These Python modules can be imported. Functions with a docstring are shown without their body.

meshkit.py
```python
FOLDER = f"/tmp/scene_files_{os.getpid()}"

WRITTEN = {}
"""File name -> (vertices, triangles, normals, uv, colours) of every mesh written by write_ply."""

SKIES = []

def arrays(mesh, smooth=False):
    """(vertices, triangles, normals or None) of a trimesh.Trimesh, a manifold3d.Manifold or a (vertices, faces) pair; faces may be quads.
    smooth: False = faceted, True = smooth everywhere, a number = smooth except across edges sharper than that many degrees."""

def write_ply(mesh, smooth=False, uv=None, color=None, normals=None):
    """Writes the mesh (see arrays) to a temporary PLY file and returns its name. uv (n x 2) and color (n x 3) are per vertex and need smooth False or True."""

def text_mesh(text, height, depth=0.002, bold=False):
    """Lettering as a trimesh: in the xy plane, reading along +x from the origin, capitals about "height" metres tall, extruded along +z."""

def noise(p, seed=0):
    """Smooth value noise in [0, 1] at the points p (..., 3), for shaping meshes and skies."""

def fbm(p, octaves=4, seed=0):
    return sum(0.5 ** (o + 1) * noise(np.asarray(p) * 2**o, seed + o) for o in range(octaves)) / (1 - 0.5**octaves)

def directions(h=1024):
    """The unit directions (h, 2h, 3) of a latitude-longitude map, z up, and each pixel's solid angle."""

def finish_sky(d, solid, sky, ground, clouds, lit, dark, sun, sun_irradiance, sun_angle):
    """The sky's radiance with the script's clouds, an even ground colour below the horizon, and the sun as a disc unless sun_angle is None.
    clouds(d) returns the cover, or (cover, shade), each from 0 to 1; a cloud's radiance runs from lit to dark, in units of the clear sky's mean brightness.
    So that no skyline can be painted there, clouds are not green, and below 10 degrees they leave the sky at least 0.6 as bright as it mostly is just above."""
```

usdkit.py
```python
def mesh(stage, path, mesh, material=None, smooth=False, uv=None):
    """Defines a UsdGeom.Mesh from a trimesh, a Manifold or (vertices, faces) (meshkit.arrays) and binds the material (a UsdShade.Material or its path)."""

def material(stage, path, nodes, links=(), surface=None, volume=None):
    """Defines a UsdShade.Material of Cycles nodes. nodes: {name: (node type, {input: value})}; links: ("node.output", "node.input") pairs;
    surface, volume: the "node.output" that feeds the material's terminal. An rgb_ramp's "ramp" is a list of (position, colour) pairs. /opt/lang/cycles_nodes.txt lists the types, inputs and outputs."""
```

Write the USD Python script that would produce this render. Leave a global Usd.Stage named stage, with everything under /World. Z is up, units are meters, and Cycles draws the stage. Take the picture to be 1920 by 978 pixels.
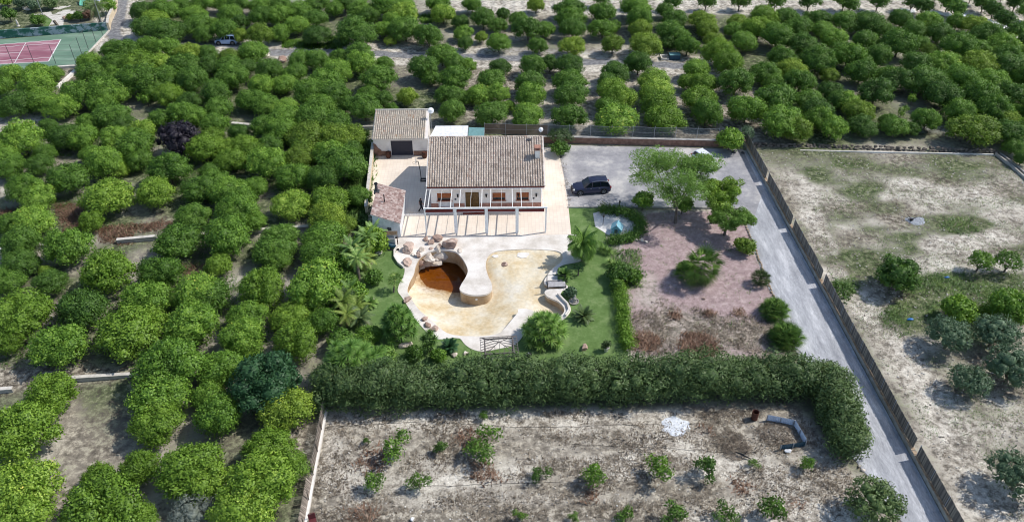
import math, random
import numpy as np, trimesh, manifold3d, usdkit, meshkit
from shapely.geometry import Polygon, Point, LineString, MultiPolygon
from shapely.ops import unary_union
from shapely import prepare, contains_xy
from pxr import Usd, UsdGeom, UsdLux, UsdShade, Sdf, Gf, Vt

stage = Usd.Stage.CreateInMemory()
UsdGeom.SetStageUpAxis(stage, UsdGeom.Tokens.z)
UsdGeom.SetStageMetersPerUnit(stage, 1.0)
world = UsdGeom.Xform.Define(stage, '/World')
stage.SetDefaultPrim(world.GetPrim())
PI = math.pi

# ---------------------------------------------------------------- camera
FOCAL, PITCH, YAW, HEIGHT = 1500.0, math.radians(38.5), math.radians(2.7), 56.5
cam = UsdGeom.Camera.Define(stage, '/World/camera')
cam.CreateHorizontalApertureAttr(36.0)
cam.CreateVerticalApertureAttr(36.0 * 978 / 1920)
cam.CreateFocalLengthAttr(36.0 * FOCAL / 1920)
cam.CreateClippingRangeAttr(Gf.Vec2f(0.5, 5000))
cam.CreateExposureAttr(0.0)
cx = UsdGeom.Xformable(cam)
cx.AddTranslateOp().Set(Gf.Vec3d(0, 0, HEIGHT))
cx.AddRotateZOp().Set(-math.degrees(YAW))
cx.AddRotateXOp().Set(90 - math.degrees(PITCH))

# ---------------------------------------------------------------- sky and sun
SUN_AZ, SUN_EL = math.radians(79.2), math.radians(49.0)
SKY, SUN = 0.14, 0.97
usdkit.material(stage, '/World/Looks/sky', {
    's': ('sky_texture', {'sky_type': 'single_scattering', 'sun_disc': False, 'sun_elevation': SUN_EL, 'sun_rotation': SUN_AZ}),
    'b': ('background_shader', {'strength': SKY})}, [('s.color', 'b.color')], surface='b.background')
dome = UsdLux.DomeLight.Define(stage, '/World/sky')
UsdShade.MaterialBindingAPI.Apply(dome.GetPrim()).Bind(UsdShade.Material.Get(stage, '/World/Looks/sky'))
dome.GetPrim().SetCustomDataByKey('kind', 'structure')
sun = UsdLux.DistantLight.Define(stage, '/World/sun')
sun.CreateNormalizeAttr(True); sun.CreateIntensityAttr(SUN); sun.CreateAngleAttr(0.53)
sun.CreateColorAttr(Gf.Vec3f(1.0, 0.955, 0.89))
sx = UsdGeom.Xformable(sun)
sx.AddRotateZOp().Set(-math.degrees(SUN_AZ)); sx.AddRotateXOp().Set(-(90 - math.degrees(SUN_EL)))

# ---------------------------------------------------------------- survey: plan points measured from the photograph
_fw = np.array([math.sin(YAW) * math.cos(PITCH), math.cos(YAW) * math.cos(PITCH), -math.sin(PITCH)])
_rt = np.array([math.cos(YAW), -math.sin(YAW), 0.0]); _up = np.cross(_rt, _fw)

def at(px, py, z=0.0):
    """The point at height z that was measured at (px, py)."""
    d = _fw * FOCAL + _rt * (px - 960) - _up * (py - 489)
    t = (z - HEIGHT) / d[2]
    return np.array([d[0] * t, d[1] * t, z])

def mpp(p):
    return float((np.asarray(p, float) - [0, 0, HEIGHT]) @ _fw) / FOCAL      # metres per measured pixel there

def plan(pts, z=0.0):
    return Polygon([at(x, y, z)[:2] for x, y in pts])

def smooth_ring(pts, n=6):
    """A closed Catmull-Rom curve through the points."""
    p = np.asarray(pts, float); out = []
    for i in range(len(p)):
        a, b, c, d = p[i - 1], p[i], p[(i + 1) % len(p)], p[(i + 2) % len(p)]
        for t in np.linspace(0, 1, n, endpoint=False):
            out.append(0.5 * ((2 * b) + (c - a) * t + (2 * a - 5 * b + 4 * c - d) * t * t + (3 * b - a - 3 * c + d) * t ** 3))
    return np.array(out)

# ---------------------------------------------------------------- scene helpers
_used = {}
def path_for(parent, name):
    k = f'{parent}/{name}'; n = _used.get(k, 0); _used[k] = n + 1
    return k if n == 0 else f'{k}_{n:03d}'

def tag(prim, label=None, cat=None, group=None, kind=None):
    for k, v in (('label', label), ('category', cat), ('group', group), ('kind', kind)):
        if v: prim.SetCustomDataByKey(k, v)
    return prim

def thing(name, label, cat, loc=(0, 0, 0), rz=0.0, group=None, kind=None, scale=None):
    x = UsdGeom.Xform.Define(stage, path_for('/World', name))
    x.AddTranslateOp().Set(Gf.Vec3d(*map(float, loc)))
    if rz: x.AddRotateZOp().Set(math.degrees(rz))
    if scale is not None: x.AddScaleOp().Set(Gf.Vec3f(*map(float, np.broadcast_to(scale, 3))))
    return str(tag(x.GetPrim(), label, cat, group, kind).GetPath())

def arr(m):
    if hasattr(m, 'to_mesh') or isinstance(m, trimesh.Trimesh):
        v, f, _ = meshkit.arrays(m, False); return v, f
    v, f = np.asarray(m[0], float), np.asarray(m[1], int)
    if f.shape[1] == 4: f = np.vstack([f[:, [0, 1, 2]], f[:, [0, 2, 3]]])
    return v, f

TONED = set()                                                       # materials that want one random tone per loose piece
def piece_tones(v, f, seed):
    nv = len(v)
    from scipy.sparse import coo_matrix
    from scipy.sparse.csgraph import connected_components
    e = np.concatenate([f[:, :2], f[:, 1:]]); k, lab = connected_components(coo_matrix((np.ones(len(e), np.int8), (e[:, 0], e[:, 1])), (nv, nv)), directed=False)
    t = np.random.default_rng(seed).random((k, 3))
    if k > 400:                                                     # neighbouring pieces share part of their tone: lighter and darker clumps
        first = np.full(k, -1); first[lab[::-1]] = np.arange(nv)[::-1]; cl = meshkit.fbm(np.asarray(v)[first] * 1.15 + 40, 3, 7)
        t[:, 0] = np.clip(.58 * t[:, 0] + .42 * np.clip((cl - .5) * 2.6 + .5, 0, 1), 0, 1)
    return t.astype(np.float32)[lab]

def obj(name, mesh, mat, parent='/World', smooth=False, normals=None, label=None, cat=None, group=None, kind=None, colors=None):
    p = path_for(parent, name)
    if isinstance(mesh, list): mesh = join(mesh)
    if normals is None and not isinstance(mesh, trimesh.Trimesh) and not hasattr(mesh, 'to_mesh'):
        mesh = arr(mesh)
    if normals is None and smooth is not False:
        v, f, n = meshkit.arrays(mesh, smooth)
    else:
        v, f = arr(mesh); n = normals
    g = UsdGeom.Mesh.Define(stage, p)
    g.CreatePointsAttr(Vt.Vec3fArray.FromNumpy(np.ascontiguousarray(v, np.float32)))
    g.CreateFaceVertexCountsAttr(Vt.IntArray.FromNumpy(np.full(len(f), 3, np.int32)))
    g.CreateFaceVertexIndicesAttr(Vt.IntArray.FromNumpy(np.ascontiguousarray(f, np.int32).ravel()))
    g.CreateSubdivisionSchemeAttr('none')
    if n is not None:
        g.CreateNormalsAttr(Vt.Vec3fArray.FromNumpy(np.ascontiguousarray(n, np.float32))); g.SetNormalsInterpolation('vertex')
    if mat in TONED and colors is None: colors = {'tone': piece_tones(v, np.asarray(f), len(v))}
    if colors is not None:
        for cn, cv in colors.items():
            UsdGeom.PrimvarsAPI(g).CreatePrimvar(cn, Sdf.ValueTypeNames.Color3fArray, 'vertex').Set(Vt.Vec3fArray.FromNumpy(np.ascontiguousarray(cv, np.float32)))
    UsdShade.MaterialBindingAPI.Apply(g.GetPrim()).Bind(UsdShade.Material.Get(stage, '/World/Looks/' + mat))
    tag(g.GetPrim(), label, cat, group, kind)
    return p

def join(ms):
    vs, fs, o = [], [], 0
    for m in ms:
        v, f = arr(m); vs.append(v); fs.append(f + o); o += len(v)
    return np.vstack(vs), np.vstack(fs)

_protos = {}
def proto(name):
    """A class prim: parts are defined under it once, copies reference it."""
    p = path_for('/World', 'class_' + name)
    stage.CreateClassPrim(p); return p

def copy(name, pr, loc, rz=0.0, scale=1.0, label=None, cat=None, group=None):
    x = UsdGeom.Xform.Define(stage, path_for('/World', name))
    x.GetPrim().GetReferences().AddInternalReference(pr); x.GetPrim().SetInstanceable(True)
    x.AddTranslateOp().Set(Gf.Vec3d(*map(float, loc))); x.AddRotateZOp().Set(math.degrees(rz))
    x.AddScaleOp().Set(Gf.Vec3f(*map(float, np.broadcast_to(scale, 3))))
    return tag(x.GetPrim(), label, cat, group)

def box(x0, y0, z0, x1, y1, z1):
    b = trimesh.creation.box((x1 - x0, y1 - y0, z1 - z0)); b.apply_translation(((x0 + x1) / 2, (y0 + y1) / 2, (z0 + z1) / 2)); return b

def beam(a, b, w, h=None, up=(0, 0, 1)):
    """A square bar from a to b."""
    h = h or w; a, b = np.asarray(a, float), np.asarray(b, float); d = b - a; L = np.linalg.norm(d); d /= L
    u = np.asarray(up, float)
    if abs(d @ u) > 0.98: u = np.array([0, 1.0, 0])
    s = np.cross(d, u); s /= np.linalg.norm(s); u = np.cross(s, d)
    m = trimesh.creation.box((w, L, h)); T = np.eye(4); T[:3, 0], T[:3, 1], T[:3, 2], T[:3, 3] = s, d, u, (a + b) / 2
    m.apply_transform(T); return m

def rod(pts, radii, n=8):
    """A tapered tube through the points."""
    p = np.asarray(pts, float); r = np.broadcast_to(np.asarray(radii, float), len(p)); v = []
    for i in range(len(p)):
        d = p[min(i + 1, len(p) - 1)] - p[max(i - 1, 0)]; d /= np.linalg.norm(d) + 1e-9
        a = np.cross(d, (0, 0, 1.0)) if abs(d[2]) < .95 else np.cross(d, (1.0, 0, 0)); a /= np.linalg.norm(a); b = np.cross(d, a)
        t = np.arange(n) / n * 2 * PI; v.append(p[i] + r[i] * (np.cos(t)[:, None] * a + np.sin(t)[:, None] * b))
    k = len(p); f = [(i * n + j, i * n + (j + 1) % n, (i + 1) * n + (j + 1) % n, (i + 1) * n + j) for i in range(k - 1) for j in range(n)]
    v = np.vstack(v + [p[:1], p[-1:]]); f = arr((v, np.array(f)))[1]
    caps = [(k * n, (j + 1) % n, j) for j in range(n)] + [(k * n + 1, (k - 1) * n + j, (k - 1) * n + (j + 1) % n) for j in range(n)]
    return v, np.vstack([f, caps])

def lathe(profile, n=16):
    return trimesh.creation.revolve(np.asarray(profile, float), sections=n)

def slab(poly, z0, z1):
    gs = [g for g in getattr(poly, 'geoms', [poly]) if g.geom_type == 'Polygon' and g.area > .02]
    out = []
    for g in gs:
        m = trimesh.creation.extrude_polygon(g, z1 - z0, engine='earcut'); m.apply_translation((0, 0, z0)); out.append(m)
    return trimesh.util.concatenate(out)

def rock_mesh(rng, sx, sy, sz, sub=3, rough=.28):
    m = trimesh.creation.icosphere(subdivisions=sub); v = m.vertices.copy()
    for _ in range(11):                                             # facets cut by random planes
        n = rng.normal(size=3); n /= np.linalg.norm(n); d = rng.uniform(.5, .84); over = v @ n - d
        v -= np.clip(over, 0, None)[:, None] * n * .92
    v *= 1 + rough * (meshkit.fbm(v * 2.2 + rng.uniform(0, 50), 3, 5)[:, None] - .5)
    m.vertices = v * [sx, sy, sz]; return m

# ---------------------------------------------------------------- materials
def c(r, g=None, b=None):
    """An sRGB colour (0-255) as linear."""
    v = np.array([r, g, b], float) / 255
    return tuple(np.where(v <= .04045, v / 12.92, ((v + .055) / 1.055) ** 2.4))

def L(name): return '/World/Looks/' + name

def noisy(name, stops, scale, detail=6.0, rough=.9, nrough=.6, bump=0.0, bscale=None, dist=.03, fine=None, spec=.25, metallic=0.0, space='geometry.position', stretch=None):
    """Colour from noise through a ramp, a second finer noise multiplied in (fine = (scale, low, high)), and bump."""
    src, out = ('geometry', 'position') if space.startswith('geo') else ('texture_coordinate', 'object')
    nodes = {'g': (src, {}), 'm': ('mapping', {'mapping_type': 'point', 'scale': stretch or (1, 1, 1)}),
             'n': ('noise_texture', {'scale': scale, 'detail': detail, 'roughness': nrough}),
             'r': ('rgb_ramp', {'ramp': stops}), 'p': ('principled_bsdf', {'roughness': rough, 'specular_ior_level': spec, 'metallic': metallic})}
    links = [(f'g.{out}', 'm.vector'), ('m.vector', 'n.vector'), ('n.fac', 'r.fac')]
    col = 'r.color'
    if fine:
        nodes['n2'] = ('noise_texture', {'scale': fine[0], 'detail': 4.0, 'roughness': .7})
        nodes['r2'] = ('rgb_ramp', {'ramp': [(.3, (fine[1],) * 3), (.7, (fine[2],) * 3)]})
        nodes['mx'] = ('mix_color', {'blend_type': 'multiply', 'fac': 1.0, 'use_clamp': False})
        links += [('m.vector', 'n2.vector'), ('n2.fac', 'r2.fac'), (col, 'mx.a'), ('r2.color', 'mx.b')]; col = 'mx.result'
    links.append((col, 'p.base_color'))
    if bump:
        nodes['n3'] = ('noise_texture', {'scale': bscale or scale * 6, 'detail': 5.0}); nodes['bp'] = ('bump', {'strength': bump, 'distance': dist})
        links += [('m.vector', 'n3.vector'), ('n3.fac', 'bp.height'), ('bp.normal', 'p.normal')]
    usdkit.material(stage, L(name), nodes, links, surface='p.BSDF')

def plain(name, col, rough=.6, metallic=0.0, spec=.4, coat=0.0, var=.12):
    lo, hi = tuple(np.array(col) * (1 - var)), tuple(np.array(col) * (1 + var))
    noisy(name, [(.35, lo), (.65, hi)], 3.0, rough=rough, metallic=metallic, spec=spec, space='object')

def islands(name, stops, rough=.85, spec=.2, bump=0.0, fine=(14.0, .8, 1.15)):
    """One tone per loose piece of the mesh."""
    TONED.add(name)
    usdkit.material(stage, L(name), {'g': ('geometry', {}), 'ta': ('attribute', {'attribute': 'tone'}), 'ts': ('separate_color', {'color_type': 'rgb'}), 'r': ('rgb_ramp', {'ramp': stops}), 'n2': ('noise_texture', {'scale': fine[0], 'detail': 4.0}),
        'r2': ('rgb_ramp', {'ramp': [(.3, (fine[1],) * 3), (.7, (fine[2],) * 3)]}), 'mx': ('mix_color', {'blend_type': 'multiply', 'fac': 1.0, 'use_clamp': False}),
        'p': ('principled_bsdf', {'roughness': rough, 'specular_ior_level': spec})},
        [('ta.color', 'ts.color'), ('ts.r', 'r.fac'), ('g.position', 'n2.vector'), ('n2.fac', 'r2.fac'), ('r.color', 'mx.a'), ('r2.color', 'mx.b'), ('mx.result', 'p.base_color')], surface='p.BSDF')

def leafy(name, stops, trans=.25, rough=.5, vary=.4, spec=.35, gain=(2.6, 2.65, 2.0)):
    """Leaves: tone varies leaf by leaf and plant by plant; some light passes through."""
    TONED.add(name); stops = [(a, tuple(np.array(b) * gain)) for a, b in stops]
    usdkit.material(stage, L(name), {'ta': ('attribute', {'attribute': 'tone'}), 'ts': ('separate_color', {'color_type': 'rgb'}), 'o': ('object_info', {}),
        'a': ('math', {'math_type': 'multiply', 'value2': 1 - vary}), 'b': ('math', {'math_type': 'multiply_add', 'value2': vary}),
        'r': ('rgb_ramp', {'ramp': stops}), 'p': ('principled_bsdf', {'roughness': rough, 'specular_ior_level': spec}), 't': ('translucent_bsdf', {}), 'x': ('mix_closure', {'fac': trans})},
        [('ta.color', 'ts.color'), ('ts.r', 'a.value1'), ('o.random', 'b.value1'), ('a.value', 'b.value3'), ('b.value', 'r.fac'), ('r.color', 'p.base_color'), ('r.color', 't.color'),
         ('p.BSDF', 'x.closure1'), ('t.BSDF', 'x.closure2')], surface='x.closure')

def sc(col, k): return tuple(np.array(col) * k)
G1, G2, G3, G4 = (.016, .036, .008), (.040, .082, .015), (.078, .138, .024), (.15, .215, .042)
leafy('leaf_mid', [(0, G1), (.35, G2), (.72, G3), (.93, G4), (.965, G4), (.97, (.26, .22, .06))])
leafy('leaf_dark', [(0, (.014, .032, .009)), (.4, (.034, .070, .015)), (.8, (.062, .115, .022)), (1, (.10, .16, .036))])
leafy('leaf_bright', [(0, (.024, .046, .008)), (.35, (.058, .104, .015)), (.75, (.10, .156, .026)), (.93, (.19, .24, .055)), (.96, (.19, .24, .055)), (.965, (.30, .26, .07))])
leafy('leaf_yellow', [(0, (.028, .05, .009)), (.35, (.062, .10, .016)), (.75, (.105, .15, .025)), (1, (.18, .22, .045))])
leafy('leaf_olive', [(0, (.035, .055, .032)), (.4, (.075, .115, .066)), (.8, (.12, .17, .105)), (1, (.19, .23, .16))], trans=.15, gain=(1.1, 1.25, 1.1))
leafy('leaf_teal', [(0, (.008, .028, .015)), (.4, (.016, .058, .03)), (.8, (.03, .09, .045)), (1, (.06, .13, .07))], gain=(2.2, 1.75, 1.3))
leafy('leaf_purple', [(0, (.010, .009, .013)), (.5, (.022, .019, .027)), (1, (.05, .045, .058))], trans=.08, gain=(1.3, 1.2, 1.3))
leafy('leaf_oleander', [(0, (.016, .030, .014)), (.4, (.04, .068, .030)), (.8, (.075, .108, .05)), (.93, (.115, .14, .075)), (1, (.15, .10, .07))], trans=.15, gain=(2.15, 2.2, 1.6))
leafy('leaf_hedge', [(0, (.018, .036, .008)), (.4, (.045, .09, .014)), (.8, (.09, .15, .022)), (1, (.15, .2, .04))])
leafy('leaf_feather', [(0, (.09, .15, .03)), (.4, (.15, .24, .05)), (.8, (.20, .30, .075)), (1, (.28, .36, .12))], trans=.4, gain=(1.15, 1.3, 1.1))
leafy('leaf_palm', [(0, (.015, .035, .010)), (.3, (.045, .085, .025)), (.7, (.10, .155, .05)), (1, (.24, .28, .13))], trans=.2)
leafy('leaf_fan', [(0, (.03, .06, .014)), (.4, (.065, .115, .03)), (.75, (.12, .17, .055)), (1, (.22, .25, .11))], trans=.2)
leafy('leaf_palm_pale', [(0, (.05, .08, .03)), (.4, (.10, .145, .05)), (.8, (.19, .22, .10)), (1, (.32, .29, .16))], trans=.15, gain=(1, 1.1, 1))
leafy('leaf_queen_palm', [(0, (.06, .09, .02)), (.5, (.14, .19, .045)), (1, (.26, .28, .09))], trans=.3, gain=(1.7, 1.8, 1.5))
leafy('leaf_yucca', [(0, (.020, .045, .012)), (.4, (.05, .10, .024)), (.8, (.10, .16, .045)), (1, (.20, .23, .09))], trans=.12)
leafy('leaf_grey', [(0, (.07, .085, .07)), (.5, (.15, .17, .15)), (1, (.26, .28, .25))], trans=.1, gain=(1.1, 1.15, 1.1))
leafy('dead_frond', [(0, (.10, .08, .05)), (.5, (.22, .18, .12)), (1, (.38, .32, .22))], trans=.1, gain=(1, 1, 1))
leafy('weed_green', [(0, (.025, .05, .014)), (.5, (.06, .10, .03)), (1, (.13, .16, .06))], vary=0.0, gain=(1.6, 1.9, 1.3))
leafy('weed_straw', [(0, (.09, .07, .05)), (.5, (.19, .155, .115)), (1, (.33, .28, .21))], vary=0.0, trans=.1, gain=(1, 1, 1))
leafy('weed_red', [(0, (.12, .07, .045)), (.5, (.20, .115, .075)), (1, (.30, .20, .14))], vary=0.0, trans=.1, gain=(1, 1, 1))
noisy('bark', [(.3, (.07, .055, .045)), (.7, (.19, .16, .13))], 4.0, space='object', bump=.6, stretch=(1, 1, .25))
noisy('bark_palm', [(.3, (.10, .085, .07)), (.7, (.26, .22, .18))], 5.0, space='object', bump=.6, stretch=(1, 1, 3))

# ---------------------------------------------------------------- ground surfaces
noisy('gravel_road', [(.34, c(146, 148, 153)), (.5, c(176, 178, 183)), (.64, c(212, 213, 216))], .8, detail=10, nrough=.78, bump=.6, bscale=14, dist=.03, fine=(16, .7, 1.22), stretch=(1.2, .22, 1))
noisy('parking_gravel', [(.38, c(138, 138, 142)), (.5, c(164, 163, 166)), (.62, c(200, 197, 193))], .2, detail=10, nrough=.74, bump=.6, bscale=14, dist=.03, fine=(14, .68, 1.22))
noisy('deck_concrete', [(.38, c(208, 200, 189)), (.5, c(226, 219, 210)), (.62, c(236, 231, 223))], .45, detail=9, bump=.25, bscale=9, dist=.01, fine=(7, .9, 1.06), rough=.75)
noisy('artificial_turf', [(.36, c(88, 114, 62)), (.5, c(102, 128, 74)), (.64, c(126, 146, 96))], .7, detail=10, nrough=.76, bump=.6, bscale=30, dist=.03, fine=(12, .8, 1.18), spec=.1)
noisy('white_gravel', [(.35, c(222, 219, 214)), (.65, c(242, 240, 236))], 3, bump=.7, bscale=22, dist=.03, fine=(18, .75, 1.1))
noisy('white_wall', [(.3, c(226, 220, 212)), (.6, c(240, 236, 230))], .9, detail=7, bump=.12, bscale=20, fine=(1.6, .9, 1.04))
noisy('shed_wall', [(.3, c(205, 208, 212)), (.65, c(232, 233, 234))], 1.2, detail=7, bump=.12, bscale=20, fine=(2.2, .85, 1.05))
noisy('cream_wall', [(.3, c(196, 178, 150)), (.65, c(222, 206, 180))], 1.0, bump=.2, bscale=12, fine=(3, .85, 1.08))
noisy('grey_wall', [(.3, c(138, 134, 128)), (.65, c(178, 174, 166))], 1.0, bump=.3, bscale=10, fine=(3, .8, 1.1))
noisy('pale_concrete', [(.3, c(188, 182, 172)), (.65, c(222, 217, 208))], 1.2, bump=.3, bscale=9, fine=(4, .8, 1.08))
noisy('tan_stone', [(.3, c(140, 118, 96)), (.6, c(186, 164, 138))], 1.6, bump=.6, bscale=8, fine=(5, .75, 1.12))
# terrace tiles: square tiles with grout lines, each a little different
usdkit.material(stage, L('terrace_tiles'), {'g': ('geometry', {}), 'm': ('mapping', {'mapping_type': 'point', 'rotation': (0, 0, math.radians(1.8))}),
    'b': ('brick_texture', {'offset': 0.0, 'color1': c(232, 219, 202), 'color2': c(237, 226, 210), 'mortar': c(222, 203, 190), 'scale': 1.0, 'mortar_size': .018, 'mortar_smooth': .3, 'brick_width': .45, 'row_height': .45}),
    'n': ('noise_texture', {'scale': .5, 'detail': 6.0}), 'r': ('rgb_ramp', {'ramp': [(.3, (.9, .89, .88)), (.7, (1.05, 1.05, 1.05))]}),
    'x': ('mix_color', {'blend_type': 'multiply', 'fac': 1.0, 'use_clamp': False}), 'p': ('principled_bsdf', {'roughness': .6, 'specular_ior_level': .3})},
    [('g.position', 'm.vector'), ('m.vector', 'b.vector'), ('g.position', 'n.vector'), ('n.fac', 'r.fac'), ('b.color', 'x.a'), ('r.color', 'x.b'), ('x.result', 'p.base_color')], surface='p.BSDF')
# soil: four covers laid by the survey's maps, broken up by noise
def soil_material(name, use_map=True):
    N, K = {}, []
    N['g'] = ('geometry', {})
    N['n1'] = ('noise_texture', {'scale': .32, 'detail': 10.0, 'roughness': .68}); K.append(('g.position', 'n1.vector'))
    N['n2'] = ('noise_texture', {'scale': 1.5, 'detail': 9.0, 'roughness': .74}); K.append(('g.position', 'n2.vector'))
    N['n3'] = ('noise_texture', {'scale': 11.0, 'detail': 5.0, 'roughness': .7}); K.append(('g.position', 'n3.vector'))
    N['sand'] = ('rgb_ramp', {'ramp': [(.40, c(115, 109, 100)), (.465, c(163, 156, 144)), (.52, c(203, 196, 183)), (.60, c(230, 225, 213))]}); N['sm'] = ('mix_float', {'fac': .62, 'use_clamp': False}); K += [('n1.fac', 'sm.a'), ('n2.fac', 'sm.b'), ('sm.result', 'sand.fac')]
    N['green'] = ('rgb_ramp', {'ramp': [(.40, c(56, 66, 44)), (.5, c(96, 106, 74)), (.60, c(142, 144, 116))]}); K.append(('n2.fac', 'green.fac'))
    N['straw'] = ('rgb_ramp', {'ramp': [(.40, c(84, 78, 70)), (.5, c(136, 128, 115)), (.59, c(192, 184, 168))]}); K.append(('n2.fac', 'straw.fac'))
    N['purple'] = ('rgb_ramp', {'ramp': [(.38, c(152, 132, 132)), (.52, c(173, 153, 152)), (.64, c(192, 174, 171))]}); K.append(('n2.fac', 'purple.fac'))
    N['red'] = ('rgb_ramp', {'ramp': [(.3, c(92, 66, 52)), (.55, c(126, 92, 74)), (.7, c(150, 120, 98))]}); K.append(('n2.fac', 'red.fac'))
    N['gravel'] = ('rgb_ramp', {'ramp': [(.36, c(100, 101, 104)), (.52, c(132, 133, 136)), (.66, c(172, 170, 168))]}); K.append(('n2.fac', 'gravel.fac'))
    for a, b in (('zone', 'zs'), ('zone2', 'ys')):
        N[a] = ('attribute', {'attribute': a}); N[b] = ('separate_color', {'color_type': 'rgb'}); K.append((f'{a}.color', f'{b}.color'))
    # break-up noise added to each cover map
    N['br'] = ('mix_float', {'fac': .35, 'use_clamp': False}); K += [('n2.fac', 'br.a'), ('n3.fac', 'br.b')]
    last = 'sand.color'
    for i, (cov, src) in enumerate((('straw', 'zs.g'), ('green', 'zs.r'), ('gravel', 'ys.b'), ('purple', 'ys.r'), ('red', 'ys.g'))):
        N[f'ad{i}'] = ('math', {'math_type': 'add'}); K += [(src, f'ad{i}.value1'), ('br.result', f'ad{i}.value2')]
        N[f'rm{i}'] = ('rgb_ramp', {'ramp': [(.27, (0, 0, 0)), (.355, (1, 1, 1))]})
        N[f'hf{i}'] = ('math', {'math_type': 'multiply', 'value2': .5}); K += [(f'ad{i}.value', f'hf{i}.value1')]
        N[f'sf{i}'] = ('math', {'math_type': 'multiply_add', 'value2': 1.0, 'value3': 0.0}); K += [(f'hf{i}.value', f'sf{i}.value1'), (f'sf{i}.value', f'rm{i}.fac')]
        N[f'mx{i}'] = ('mix_color', {'blend_type': 'mix'}); K += [(f'rm{i}.color', f'mx{i}.fac'), (last, f'mx{i}.a'), (f'{cov}.color', f'mx{i}.b')]; last = f'mx{i}.result'
    N['fr'] = ('rgb_ramp', {'ramp': [(.36, (.62,) * 3), (.62, (1.22,) * 3)]}); K.append(('n3.fac', 'fr.fac'))
    N['fm'] = ('mix_color', {'blend_type': 'multiply', 'fac': 1.0, 'use_clamp': False}); K += [(last, 'fm.a'), ('fr.color', 'fm.b')]
    N['bp'] = ('bump', {'strength': .8, 'distance': .10}); K.append(('br.result', 'bp.height'))
    N['p'] = ('principled_bsdf', {'roughness': .95, 'specular_ior_level': .1}); K += [('fm.result', 'p.base_color'), ('bp.normal', 'p.normal')]
    usdkit.material(stage, L(name), N, K, surface='p.BSDF')
soil_material('soil')

# ---- outlines measured in the photograph
POOL_PX = [(858, 474), (870, 488), (878, 506), (874, 520), (866, 533), (863, 543), (874, 550), (892, 553), (911, 551), (921, 543), (921, 532), (914, 516), (910, 498), (914, 481),
           (930, 471), (960, 468), (990, 467), (1020, 468), (1046, 471), (1056, 479), (1052, 492), (1036, 505), (1026, 518), (1021, 530), (1034, 535), (1056, 536), (1056, 541), (1030, 543),
           (1022, 548), (1026, 555), (1036, 560), (1047, 565), (1055, 572), (1059, 580), (1056, 589), (1046, 594), (1026, 588), (1006, 586), (990, 580), (973, 580), (972, 586), (962, 598),
           (947, 616), (934, 626), (902, 631), (862, 630), (838, 625), (820, 612), (803, 597), (786, 582), (772, 563), (763, 545), (767, 528), (775, 512), (779, 496), (789, 480), (808, 471), (832, 468), (848, 470)]
DECK_PX = [(746, 447), (744, 468), (739, 482), (746, 494), (758, 502), (757, 517), (749, 532), (746, 546), (754, 558), (768, 580), (780, 600), (800, 622), (822, 636), (858, 633), (872, 646), (886, 655),
           (906, 659), (935, 654), (964, 647), (979, 632), (985, 617), (990, 602), (1010, 600), (1040, 604), (1058, 598), (1070, 583), (1067, 571), (1056, 560), (1051, 552), (1058, 540), (1058, 529),
           (1049, 517), (1045, 506), (1056, 497), (1088, 490), (1094, 477), (1082, 458), (1071, 440)]
pool = Polygon(smooth_ring([at(*p)[:2] for p in POOL_PX], 5)).buffer(0)
if pool.geom_type != 'Polygon': pool = max(pool.geoms, key=lambda g: g.area)
deck_out = unary_union([Polygon(smooth_ring([at(*p)[:2] for p in DECK_PX], 4)).buffer(0), plan([(746, 444), (1071, 438), (1068, 470), (745, 475)]), pool.buffer(.35)])
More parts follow.
